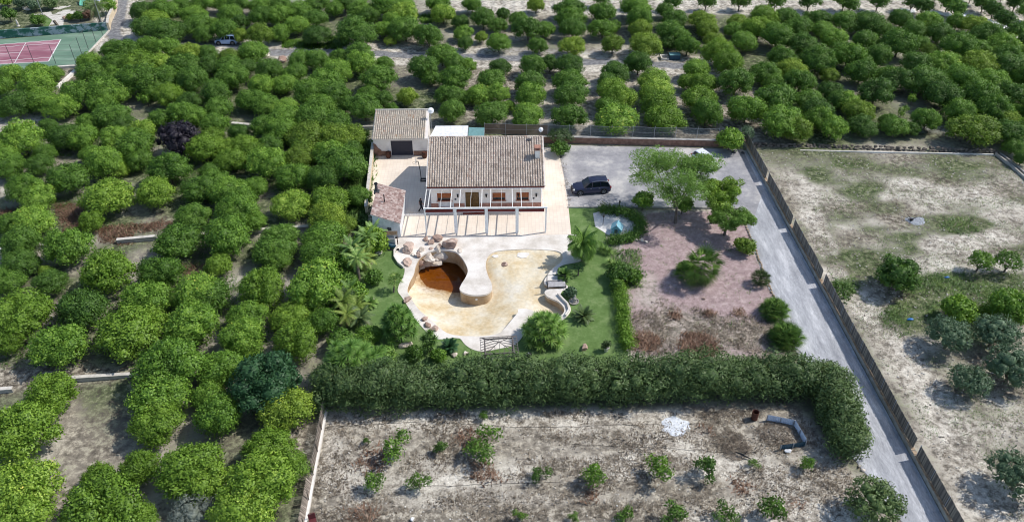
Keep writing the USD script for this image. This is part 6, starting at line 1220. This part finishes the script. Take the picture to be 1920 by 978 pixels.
for k, (px, py, z, sx, sy, sz) in enumerate(((800, 485, -1.45, 1.5, 1.0, .95), (822, 476, -1.1, 1.2, .9, 1.0), (785, 492, -1.5, .9, .9, .8), (812, 490, -1.7, 1.3, .8, .7), (792, 478, -.8, 1.0, .8, .8))):
    p = at(px, py, z + .4); m = rock_mesh(np.random.default_rng(760 + k), sx, sy, sz, 3); m.apply_translation((p[0], p[1] + .25, z)); obj('rock', m, 'rock_pale', label=('broad pale ledge rock carrying the boulder group at the pool corner', 'tall pale ledge rock below the upright stones', 'pale ledge rock at the left end of the boulder cascade', 'lowest pale ledge rock at the edge of the brown puddle', 'pale ledge rock tucked behind the boulder cascade')[k], cat='rock', smooth=14)
p = at(946, 499, -.28); m = rock_mesh(np.random.default_rng(790), .56, .38, .36, 3); m.apply_translation(p + [0, 0, .16]); obj('rock', m, 'rock_pink', label='lone pink boulder lying on the pool floor', cat='rock', smooth=14)
for px, py, w in ((929, 480, 12), (980, 478, 22), (988, 476, 10)):
    p = at(px, py); rng = np.random.default_rng(px); a = np.linspace(0, 2 * PI, 14, endpoint=False); rr_ = w * .5 * mpp(p) * rng.uniform(.7, 1.15, 14); q = np.column_stack([p[0] + rr_ * np.cos(a), p[1] + rr_ * .75 * np.sin(a)]); zf = floor_z(q) + .055
    m = trimesh.convex.convex_hull(np.vstack([np.column_stack([q, zf]), np.column_stack([q * .98 + p[:2] * .02, zf - .12])])); obj('plaster_patch', m, 'white_wall', PT)

# ---------------------------------------------------------------- garden furniture and small things
plain('gazebo_metal', c(104, 98, 94), .6)
# metal gazebo frame
g0 = at(936, 650, 2.3); GZ = thing('gazebo_frame', 'bare grey metal gazebo frame of thin slats by the hedge', 'gazebo', (g0[0], g0[1], .02), math.radians(2)); hw, hd, ze, za = 1.78, 1.38, 2.3, 2.95
for sx in (-1, 1):
    for sy in (-1, 1): obj('post', box(sx * (hw - .42) - .05, sy * (hd - .36) - .05, 0, sx * (hw - .42) + .05, sy * (hd - .36) + .05, 2.38), 'gazebo_metal', GZ)
zi = 2.42
for y in (-1, 1): obj('ring_beam', box(-hw + .34, y * (hd - .36) - .055, zi - .06, hw - .34, y * (hd - .36) + .055, zi + .06), 'gazebo_metal', GZ)
for x in (-1, 1): obj('ring_beam', box(x * (hw - .42) - .055, -hd + .42, zi - .06, x * (hw - .42) + .055, hd - .42, zi + .06), 'gazebo_metal', GZ)
for a, b in (((-hw, -hd), (hw, -hd)), ((hw, -hd), (hw, hd)), ((hw, hd), (-hw, hd)), ((-hw, hd), (-hw, -hd))): obj('eave_bar', beam((*a, ze), (*b, ze), .05), 'gazebo_metal', GZ)
def hipz(x, y): return ze + (za - ze) * (1 - max(abs(x) / hw, abs(y) / hd))
for sx in (-1, 1):
    for sy in (-1, 1): obj('hip_rafter', beam((sx * hw, sy * hd, ze + .03), (0, 0, za), .05), 'gazebo_metal', GZ)
for k in range(-3, 4):
    x = k / 4 * hw
    for sy in (-1, 1):
        t = abs(x) / hw; obj('roof_slat', beam((x, sy * hd, ze + .03), (x * 1.0, sy * hd * t, hipz(x, 0)), .045), 'gazebo_metal', GZ)
    y = k / 4 * hd
    for sx in (-1, 1):
        t = abs(y) / hd; obj('roof_slat', beam((sx * hw, y, ze + .03), (sx * hw * t, y, hipz(0, y)), .045), 'gazebo_metal', GZ)
for sy in (-1,): obj('side_lattice', [beam((-hw + .5, sy * (hd - .36), .5 + .45 * k), (hw - .5, sy * (hd - .36), .5 + .45 * k), .03) for k in range(4)], 'gazebo_metal', GZ)
# footbridge over the pool bay
b0, b1 = at(1026, 533, .1), at(1060, 533, .1); BR = thing('footbridge', 'small grey plank footbridge with dark posts over the pool bay', 'bridge')
for y in (-.42, .42): obj('bearer', beam(b0 + [0, y, .06], b1 + [0, y, .06], .09, .12), 'grey_metal', BR)
plain('plank_grey', c(176, 174, 176), .8, var=.2); n = 13
for k in range(n):
    x = b0[0] + (b1[0] - b0[0]) * (k + .5) / n; obj('plank', box(x - .07, b0[1] - .56, .185 + .02 * math.sin(PI * k / n), x + .07, b0[1] + .56, .225 + .02 * math.sin(PI * k / n)), 'plank_grey', BR)
for p in (b0, b1):
    for y in (-.5, .5): obj('post', box(p[0] - .04, p[1] + y - .04, 0, p[0] + .04, p[1] + y + .04, 1.0), 'black_metal', BR)
for y in (-.5, .5): obj('handrail', beam(b0 + [0, y, .88], b1 + [0, y, .88], .04), 'black_metal', BR)
# fountain of stacked stones
p = at(1076, 566, .02); T = thing('stone_fountain', 'small grey stacked-stone fountain on the right lawn', 'fountain', p)
for k, (r, z) in enumerate(((.34, .16), (.26, .42), (.19, .64), (.12, .82))): m = rock_mesh(np.random.default_rng(800 + k), r, r * .9, r * .75, 3); m.apply_translation((.03 * k, .02 * k, z)); obj('stone', m, 'grey_wall', T, smooth=30)
obj('basin', lathe([(0, 0), (.5, 0), (.55, .16), (.47, .16), (.43, .06), (0, .06)], 18), 'grey_wall', T, smooth=40)
# urn with a plant
p = at(1136, 657, .02); T = thing('plant_pot', 'white pot with a bronze-leaved plant on the right lawn near the hedge', 'plant pot', p); obj('pot', lathe([(0, 0), (.2, 0), (.29, .42), (.33, .46), (.33, .52), (.27, .52), (.25, .44), (0, .44)], 18), 'white_wall', T, smooth=40)
v, f, nr = foliage(np.random.default_rng(810), [((rng.normal(0, .15), rng.normal(0, .15), .75 + rng.normal(0, .1)), .22) for _ in range(6)], 600, .2, .08); obj('plant', (v, f), 'leaf_palm_pale', T, normals=nr)
# kettle barbecue
p = at(991, 676, .02); T = thing('kettle_barbecue', 'black kettle barbecue with pale knob on the lawn beside the hedge', 'barbecue', p)
obj('bowl', lathe([(0, .55), (.18, .58), (.29, .72), (.31, .80), (0, .80)], 20), 'black_metal', T, smooth=40); obj('lid', lathe([(0, 1.06), (.16, 1.03), (.28, .92), (.315, .805), (0, .805)][::-1], 20), 'black_metal', T, smooth=40); obj('knob', trimesh.creation.icosphere(subdivisions=2, radius=.07).apply_translation((0, 0, 1.1)), 'white_metal', T, smooth=True)
for a in (0, 2.1, 4.2): obj('leg', rod([(.1 * math.cos(a), .1 * math.sin(a), .62), (.3 * math.cos(a), .3 * math.sin(a), 0)], .018, 6), 'galvanised', T)
# playhouse
p = at(1156, 434, .03); T = thing('playhouse', 'little pale blue toy playhouse with a dark doorway on the white gravel', 'playhouse', p, math.radians(-18)); plain('playhouse_blue', c(128, 178, 194), .5)
hp = Polygon([(-.55, 0), (.55, 0), (.55, .75), (0, 1.25), (-.55, .75)]).difference(Polygon([(-.2, -.01), (.2, -.01), (.2, .6), (0, .72), (-.2, .6)]))
m = trimesh.creation.extrude_polygon(hp, .05, engine='earcut'); m.apply_transform(np.array([[1, 0, 0, 0], [0, 0, -1, -.5], [0, 1, 0, 0], [0, 0, 0, 1.0]])); obj('front_wall', m, 'playhouse_blue', T)
obj('side_wall', box(-.55, -.5, 0, -.5, .5, .74), 'playhouse_blue', T); obj('side_wall', box(.5, -.5, 0, .55, .5, .74), 'playhouse_blue', T); obj('back_wall', box(-.5, .45, 0, .5, .5, .74), 'playhouse_blue', T)
for s in (-1, 1):
    v = np.array([(s * x, y, z + d) for x, z in ((.70, .66), (0, 1.32)) for y in (-.66, .62) for d in (0, -.05)]); obj('roof_panel', trimesh.convex.convex_hull(v), 'playhouse_blue', T)
obj('roof_ornament', box(-.05, -.66, 1.30, .05, -.56, 1.48), 'white_paint', T)
p = at(1130.5, 421, .03); T = thing('garden_lamp', 'thin black garden lamp on the white gravel bed', 'lamp', p); obj('post', rod([(0, 0, 0), (0, 0, 1.15)], .035, 8), 'black_metal', T); obj('lantern', lathe([(0, 1.42), (.16, 1.34), (.12, 1.15), (0, 1.15)], 8), 'black_metal', T)
p = at(1161, 390, .0); T = thing('garden_lamp', 'short black bollard lamp at the gravel edge behind the horseshoe hedge', 'lamp', p); obj('post', rod([(0, 0, 0), (0, 0, .9)], .05, 8), 'black_metal', T); obj('lantern', lathe([(0, 1.1), (.11, 1.05), (.1, .9), (0, .9)], 8), 'black_metal', T)
# basketball hoop
p = at(790, 338, .06); T = thing('basketball_hoop', 'portable basketball hoop on a black pole beside the house', 'basketball hoop', p)
obj('pole', rod([(0, 0, .1), (-.05, 0, 1.6), (-.22, 0, 2.9)], .05, 8), 'black_metal', T); obj('base', [box(-.1, -.35, 0, .75, -.25, .14), box(-.1, .25, 0, .75, .35, .14), box(.6, -.35, 0, .75, .35, .16), box(-.1, -.35, 0, 0, .35, .12)], 'plastic_dark', T)
obj('backboard', box(-.5, -.45, 2.55, -.46, .45, 3.2), 'white_paint', T); obj('rim', trimesh.creation.torus(.22, .015, major_sections=18, minor_sections=6).apply_translation((-.74, 0, 2.68)), 'terracotta', T); obj('bracket', beam((-.22, 0, 2.85), (-.46, 0, 2.85), .06), 'black_metal', T)
# kerbs of the gravel garden
wall_run('garden_kerb', 'low dark kerb between gravel car park and the gardens', [(1064, 389.5), (1200, 389), (1386, 391.5)], .16, -.1, .17, 'grey_wall')
GK = thing('edging_stones', 'row of pale edging stones along the gravel road beside the pink gravel', 'kerb'); rng = np.random.default_rng(821)
es = LineString([at(*q)[:2] for q in ((1388, 395), (1405, 440), (1440, 530), (1490, 655))])
for s in np.arange(.3, es.length, .52):
    q = es.interpolate(s); m = rock_mesh(rng, .24, .14, .12, 1); m.apply_transform(trimesh.transformations.rotation_matrix(PI / 2 + rng.normal(0, .2), (0, 0, 1))); m.apply_translation((q.x + rng.normal(0, .03), q.y, .06)); obj('stone', m, 'tan_stone', GK)
# retaining walls of the orchard terraces and the stone bank
wall_run('retaining_wall', 'low concrete retaining wall across the bare sand at far left', [(78, 718), (150, 713), (266, 706)], .3, -.2, .50, 'grey_wall', cap=.05, capmat='pale_concrete')
wall_run('retaining_wall', 'short end of concrete retaining wall at the left edge', [(-40, 738), (26, 733)], .3, -.2, .45, 'grey_wall', cap=.05, capmat='pale_concrete')
wall_run('retaining_wall', 'whitewashed terrace wall above the grey gravel terrace', [(221, 456), (296, 449)], .35, -.2, .55, 'grey_wall', cap=.06, capmat='pale_concrete')
wall_run('retaining_wall', 'pale terrace wall showing between citrus trees left of the shed', [(365, 444), (480, 436), (580, 429)], .35, -.2, .45, 'grey_wall', cap=.06, capmat='pale_concrete')
wall_run('retaining_wall', 'pale terrace wall at left edge level with the gravel terrace', [(-40, 474), (18, 471), (85, 463)], .3, -.2, .45, 'grey_wall', cap=.05, capmat='white_wall')
wall_run('retaining_wall', 'concrete wall glimpsed above the purple plum tree', [(436, 236), (480, 240)], .4, -.2, .5, 'grey_wall', cap=.06, capmat='pale_concrete')
SBK = thing('stone_bank', 'rough grey stone bank between right orchard and dry field', 'bank'); rng = np.random.default_rng(830); bl = LineString([at(*q)[:2] for q in ((1412, 274), (1560, 278), (1700, 282), (1868, 287))])
noisy('bank_stone', [(.3, c(84, 78, 72)), (.65, c(126, 118, 108))], 1.6, bump=.6, bscale=8, fine=(4, .75, 1.15))
for s in np.arange(.2, bl.length, .55):
    q = bl.interpolate(s)
    for row in range(2):
        m = rock_mesh(rng, rng.uniform(.26, .42), rng.uniform(.2, .3), rng.uniform(.16, .26), 1); m.apply_translation((q.x + rng.normal(0, .12), q.y + .22 * row + rng.normal(0, .05), .06 + .26 * row + rng.normal(0, .05))); obj('stone', m, 'bank_stone', SBK)
wall_run('field_kerb', 'thin whitish concrete kerb below the stone bank', [(1500, 283), (1600, 285), (1862, 290.5)], .2, -.1, .16, 'pale_concrete')
for o, lab in ((0, 'concrete irrigation channel at the right edge of the dry field, inner side'), (9, 'concrete irrigation channel at the right edge of the dry field, outer side')): wall_run('irrigation_channel', lab, [(1866 + o, 290), (1895 + o, 312), (1985 + o, 392)], .22, -.1, .32, 'grey_wall')
# teal tank by the track
p = at(1264, 110); T = thing('water_tank', 'dark teal water tank in a pale concrete basin by the track', 'tank', p); obj('tank', box(-.85, -.5, .0, .85, .5, .78), 'teal_dark_sheet', T); obj('lid', box(-.9, -.55, .785, .9, .55, .84), 'teal_sheet', T); obj('basin', [box(-2.3, -.6, 0, -2.1, .9, .4), box(-2.1, .7, 0, -1.0, .9, .4), box(-2.1, -.6, 0, -1.0, -.4, .3)], 'pale_concrete', T)
# ---- the dry field: barrel, metal sheets, bag, brush, ash
p = at(1414, 784); T = thing('oil_barrel', 'rusty upright oil barrel under the hedge in the dry field', 'barrel', p); obj('drum', lathe([(0, .06), (.29, .06), (.29, .9), (.27, .9), (.26, .14), (0, .14)], 20), 'rust_brown', T, smooth=40)
for z in (.02, .33, .62, .88): obj('hoop', lathe([(.285, z), (.31, z), (.31, z + .035), (.285, z + .035)], 20), 'rust_brown', T)
def sheet_run(name, label, a, b, h, mat, n):
    a, b = at(*a), at(*b); T = thing(name, label, 'metal sheet'); d = (b - a); Ls = np.linalg.norm(d); d /= Ls; nr_ = np.array([-d[1], d[0], 0]); v = []; kk = n * 4 + 1
    for e in (0, 1):
        for i in range(kk): v.append(a + d * Ls * i / (kk - 1) + nr_ * .025 * math.sin(i * PI / 2) + [0, 0, h * e])
    f = np.array([(i, i + 1, kk + i + 1, kk + i) for i in range(kk - 1)]); m1 = arr((np.array(v), f)); m2 = (m1[0] + nr_ * .01, m1[1][:, ::-1]); obj('sheet', join([m1, m2]), mat, T)
    for s in (.02, .5, .98): p = a + d * Ls * s - nr_ * .06; obj('stake', box(p[0] - .03, p[1] - .03, -.1, p[0] + .03, p[1] + .03, h + .05), 'galvanised', T)
sheet_run('metal_sheet', 'pale blue-white corrugated sheet wall, upper leg of the dry field enclosure', (1436, 787), (1487, 797), .75, 'blue_grey_sheet', 16)
sheet_run('metal_sheet', 'pale blue-white corrugated sheet wall, right leg of the dry field enclosure', (1488, 797), (1510, 834), .75, 'blue_grey_sheet', 14)
sheet_run('metal_sheet', 'dark teal corrugated sheet closing the bottom of the dry field enclosure', (1461, 843), (1509, 836), .65, 'teal_dark_sheet', 14)
p = at(1477, 846); m = rock_mesh(np.random.default_rng(840), .32, .22, .2, 3); m.apply_translation(p + [0, 0, .12]); obj('white_bag', m, 'white_sheet', label='crumpled white bag against the dark teal sheet', cat='bag', smooth=True)
def twigs(name, label, px, py, rx, ry, h, n, mat, seed, cat='brush pile'):
    rng = np.random.default_rng(seed); p = at(px, py); ms = []
    for _ in range(n):
        a = rng.uniform(0, 2 * PI); r = math.sqrt(rng.random()); c0 = p + [rx * r * math.cos(a), ry * r * math.sin(a), max(0.03, h * (1 - r) * rng.random())]; d = rnd_dirs(rng, 1)[0] * [1, 1, .3] * rng.uniform(.3, .8); ms.append(rod([c0 - d * .5, c0 + rng.normal(0, .05, 3), c0 + d * .5], [.022, .018, .008], 3))
    obj(name, ms, mat, label=label, cat=cat, kind='stuff')
plain('twig', c(128, 116, 102), .9, var=.25)
twigs('brush_pile', 'grey brush pile of cut twigs inside the metal sheet enclosure', 1455, 812, 1.9, 1.4, .45, 420, 'twig', 841); twigs('brush_pile', 'flatter grey brush heap left of the metal sheet enclosure', 1375, 835, 1.5, 1.6, .25, 320, 'twig', 842)
twigs('brush_pile', 'cut branches lying along the foot of the hedge', 1360, 776, 2.4, .5, .12, 90, 'twig', 843)
p = at(1394, 856); obj('charred_branch', [rod([p + [-.6, .5, .1], p + [0, 0, .25], p + [.55, -.3, .08]], [.05, .09, .05], 6), rod([p + [0, 0, .2], p + [.35, .35, .3]], [.06, .03], 5)], 'black_metal', label='charred black branch below the grey brush heap', cat='branch')
def patch(name, label, px, py, r, mat, seed, cat, zt=.09, asp=.8):
    rng = np.random.default_rng(seed); p = at(px, py); a = np.linspace(0, 2 * PI, 40, endpoint=False); rr_ = r * (.55 + .9 * meshkit.fbm(np.column_stack([np.cos(a) * 1.6, np.sin(a) * 1.6, a * 0 + seed]), 4, seed)); v = [(p[0], p[1], ground_z(p[0], p[1]) + zt + .03)]; f = []
    for k, (s, dz) in enumerate(((.4, .9), (.78, .7), (1.0, .15))):
        for t, q in zip(a, rr_): x, y = p[0] + q * s * math.cos(t), p[1] + q * s * asp * math.sin(t); v.append((x, y, ground_z(x, y) + zt * dz + .008 * rng.normal()))
    n = 40; f += [(0, 1 + j, 1 + (j + 1) % n) for j in range(n)]
    for k in (0, 1): f += [t for j in range(n) for t in ((1 + k * n + j, 1 + (k + 1) * n + j, 1 + (k + 1) * n + (j + 1) % n), (1 + k * n + j, 1 + (k + 1) * n + (j + 1) % n, 1 + k * n + (j + 1) % n))]
    obj(name, trimesh.Trimesh(np.array(v), np.array(f), process=False), mat, label=label, cat=cat, smooth=True)
noisy('ash_grey', [(.35, c(126, 130, 138)), (.6, c(180, 186, 194))], 3.5, detail=8, bump=.6, bscale=16, fine=(9, .75, 1.05))
noisy('ash_white', [(.35, c(214, 222, 232)), (.6, c(242, 246, 250))], 3.5, detail=8, bump=.6, bscale=16, fine=(9, .75, 1.05))
patch('ash_patch', 'bright bluish-white ash or lime patch on the dry field', 1268, 798, 1.35, 'ash_white', 3, 'ash patch'); patch('ash_patch', 'pale bluish ash patch round a dark stump in the upper dry field', 1718, 415, 1.1, 'ash_grey', 5, 'ash patch', .08)
p = at(1708, 414); obj('tree_stump', [rod([p + [0, 0, -.1], p + [0, 0, .35]], [.2, .14], 8)] + [rod([p + [0, 0, .2], p + [.7 * math.cos(a), .5 * math.sin(a), .45]], [.08, .03], 5) for a in (.3, 1.9, 3.0, 4.6)], 'black_metal', label='dark burnt stump with stubs on the pale ash patch', cat='stump')
for k, (pts, lab) in enumerate((([(622, 802), (800, 792), (960, 800), (1190, 797), (1240, 795)], 'black irrigation hose along the top of the dry field'), ([(1060, 832), (1180, 838), (1290, 842), (1370, 850)], 'black irrigation hose across the middle of the dry field'), ([(790, 912), (920, 908), (1010, 905), (1100, 903)], 'black irrigation hose along the lower sapling row'))):
    q = LineString(smooth_ring([at(*a)[:2] for a in pts], 8)[:8 * (len(pts) - 1) + 1]); rng = np.random.default_rng(850 + k); hp_ = [(q.interpolate(s).x, q.interpolate(s).y + rng.normal(0, .04), ground_z(q.interpolate(s).x, q.interpolate(s).y) + .05) for s in np.arange(0, q.length, .7)]
    obj('irrigation_hose', rod(hp_, .013, 5), 'plastic_dark', label=lab, cat='hose')
p = at(773, 974); m = rock_mesh(np.random.default_rng(860), .16, .16, .2, 2); m.apply_translation(p + [0, 0, .15]); obj('white_block', m, 'white_sheet', label='small white block at the bottom edge of the dry field', cat='block')
plain('maroon', c(98, 44, 48), .7); p = at(588, 982); T = thing('garden_chair', 'maroon chair back against the white wall in the bottom left of the field', 'chair', p, .3)
obj('backrest', [box(-.28, .22, .45, .28, .26, 1.05), rod([(-.28, .24, 1.05), (-.15, .24, 1.16), (.15, .24, 1.16), (.28, .24, 1.05)], .03, 6)], 'maroon', T); obj('seat', box(-.28, -.28, .42, .28, .22, .46), 'maroon', T)
for x in (-.25, .25):
    for y in (-.25, .22): obj('leg', box(x - .02, y - .02, 0, x + .02, y + .02, .42), 'maroon', T)
p = at(596, 960); obj('wire_hoop', trimesh.creation.torus(.32, .025, major_sections=24, minor_sections=6).apply_translation(p + [0, .1, .05]), 'dark_grey', label='dark hoop lying behind the maroon chair', cat='hoop')
for px, py, lab in ((1774, 521, 'small blue plastic piece on the meadow by the young fruit trees'), (1706, 600, 'small blue plastic piece on the meadow above the olive trees'), (1210, 315, 'pale blue plastic sheet on the gravel under the feathery tree')):
    p = at(px, py); rng = np.random.default_rng(px); m = rock_mesh(rng, .35, .2, .12, 2); m.apply_translation(p + [0, 0, .12]); obj('blue_plastic', m, 'blue_plastic' if px > 1300 else 'blue_grey_sheet', label=lab, cat='plastic')
# white sheets on the ploughed field
for k, (px, py, w, lab) in enumerate(((1703, 23, 26, 'small white plastic sheet at the left end of the ploughed field sheets'), (1757, 28, 44, 'long white plastic sheet laid under the young trees'), (1806, 32, 18, 'white plastic sheet piece right of the long one'), (1858, 44, 26, 'white plastic sheet at the corner of the ploughed field'), (1897, 52, 44, 'wide crumpled white plastic sheet at the right edge'), (1918, 76, 20, 'white plastic sheet cut by the right picture edge'))):
    p = at(px, py); r = w * .5 * mpp(p); g = np.linspace(-1, 1, 15); X_, Y_ = np.meshgrid(g, g); rng = np.random.default_rng(870 + k); ed = 1 + .25 * (meshkit.fbm(np.stack([X_ * 1.5, Y_ * 1.5, X_ * 0 + k], -1), 3, k) - .5) * 2
    v = np.stack([p[0] + X_ * r * ed, p[1] + Y_ * .9 * ed + X_ * -.4, .12 + .28 * meshkit.fbm(np.stack([X_ * 3, Y_ * 3, X_ * 0], -1), 3, k + 9)], -1); v[..., 2] += np.vectorize(ground_z)(v[..., 0], v[..., 1]); v = v.reshape(-1, 3)
    q = np.arange(225).reshape(15, 15); f = np.stack([q[:-1, :-1], q[:-1, 1:], q[1:, 1:], q[1:, :-1]], -1).reshape(-1, 4); m = arr((v, f)); obj('plastic_sheet', join([m, (m[0] - [0, 0, .015], m[1][:, ::-1])]), 'white_sheet', label=lab, cat='plastic sheet')

# ---------------------------------------------------------------- the person on the terrace
def body_mesh(bones, ref=.035, it=12):
    M = manifold3d.Manifold()
    for (a, ra), (b, rb) in bones:
        s = [manifold3d.Manifold.sphere(r, 20).translate(tuple(map(float, q))) for q, r in ((a, ra), (b, rb))]; M = M + manifold3d.Manifold.batch_hull(s)
    m = M.refine_to_length(ref).to_mesh(); t = trimesh.Trimesh(m.vert_properties[:, :3], m.tri_verts); trimesh.smoothing.filter_taubin(t, iterations=it); return t
plain('skin', c(176, 128, 104), .55); plain('black_cloth', c(26, 26, 30), .85); plain('dark_trousers', c(32, 32, 38), .85); plain('dark_hair', c(30, 24, 22), .6); plain('dark_shoe', c(22, 22, 24), .6)
p = at(790, 394.5, .06); PS = thing('person', 'person in black shirt and dark trousers walking on the shaded terrace', 'person', p, math.radians(-65))   # faces +y of its own frame
hipL, hipR = (-.10, 0, .92), (.10, 0, .92); knL, knR = (-.11, .16, .50), (.11, -.06, .49); anL, anR = (-.12, .22, .10), (.12, -.36, .16); toL, toR = (-.13, .38, .04), (.13, -.24, .05)
shL, shR = (-.19, .02, 1.42), (.19, .02, 1.42); elL, elR = (-.26, -.10, 1.15), (.25, .10, 1.15); wrL, wrR = (-.25, -.06, .92), (.22, .26, .98)
sk = [((hipL, .115), (hipR, .115)), (((0, 0, .95), .14), ((0, .01, 1.15), .135)), (((0, .01, 1.15), .135), ((0, .02, 1.36), .15)), ((shL, .075), (shR, .075)), (((0, .02, 1.40), .09), ((0, .03, 1.52), .058)), (((0, .03, 1.52), .058), ((0, .045, 1.58), .062)),
      ((hipL, .10), (knL, .065)), ((knL, .065), (anL, .042)), ((anL, .045), (toL, .032)), ((hipR, .10), (knR, .065)), ((knR, .065), (anR, .042)), ((anR, .045), (toR, .032)), ((shL, .062), (elL, .045)), ((elL, .045), (wrL, .03)), ((shR, .062), (elR, .045)), ((elR, .045), (wrR, .03)),
      (((0, .045, 1.62), .085), ((0, .05, 1.68), .092)), (((0, .065, 1.58), .055), ((0, .06, 1.64), .078)), (((0, .135, 1.645), .016), ((0, .128, 1.67), .012)), (((-.09, .045, 1.645), .016), ((-.09, .045, 1.67), .014)), (((.09, .045, 1.645), .016), ((.09, .045, 1.67), .014))]
for w, sgn, d in ((wrL, -1, (0, .02, -1)), (wrR, 1, (0, .75, -.66))):
    w = np.array(w); d = np.array(d, float); d /= np.linalg.norm(d); s = np.array([0, 1.0, 0]) if abs(d[1]) < .5 else np.array([0, .66, .75]); pm = w + d * .09; sk.append(((w, .028), (pm, .034)))
    for k, ln in enumerate((.075, .085, .08, .062)): o = pm + s * (.033 - .022 * k); sk += [((o, .010), (o + d * ln * .55, .009)), ((o + d * ln * .55, .009), (o + d * ln + np.array([-sgn * .02, 0, 0]), .008))]
    sk += [((w + d * .04 + s * .025, .012), (w + d * .085 + s * .062, .010))]
obj('body', body_mesh(sk, .022, 8), 'skin', PS, smooth=True)
obj('shirt', body_mesh([(((0, 0, .90), .165), ((0, .01, 1.15), .155)), (((0, .01, 1.15), .155), ((0, .02, 1.36), .168)), ((shL, .092), (shR, .092)), ((shL, .085), ((-.235, -.05, 1.25), .068)), ((shR, .085), ((.235, .07, 1.25), .068))]), 'black_cloth', PS, smooth=True)
obj('trousers', body_mesh([((hipL, .135), (hipR, .135)), ((hipL, .122), (knL, .082)), ((knL, .082), (anL, .065)), ((hipR, .122), (knR, .082)), ((knR, .082), (anR, .065))]), 'dark_trousers', PS, smooth=True)
for a, t in ((anL, toL), (anR, toR)): obj('shoe', body_mesh([((np.array(a) - [0, .03, .03], .055), (np.array(t), .045))]), 'dark_shoe', PS, smooth=True)
obj('hair', body_mesh([(((0, .02, 1.69), .096), ((0, .035, 1.71), .096)), (((0, -.015, 1.62), .075), ((0, .01, 1.69), .09))]), 'dark_hair', PS, smooth=True)
for s in (-1, 1): obj('eye', trimesh.creation.icosphere(subdivisions=2, radius=.012).apply_translation((s * .032, .136, 1.675)), 'dark_hair', PS)
obj('mouth', box(-.022, .122, 1.603, .022, .131, 1.610), 'maroon', PS)
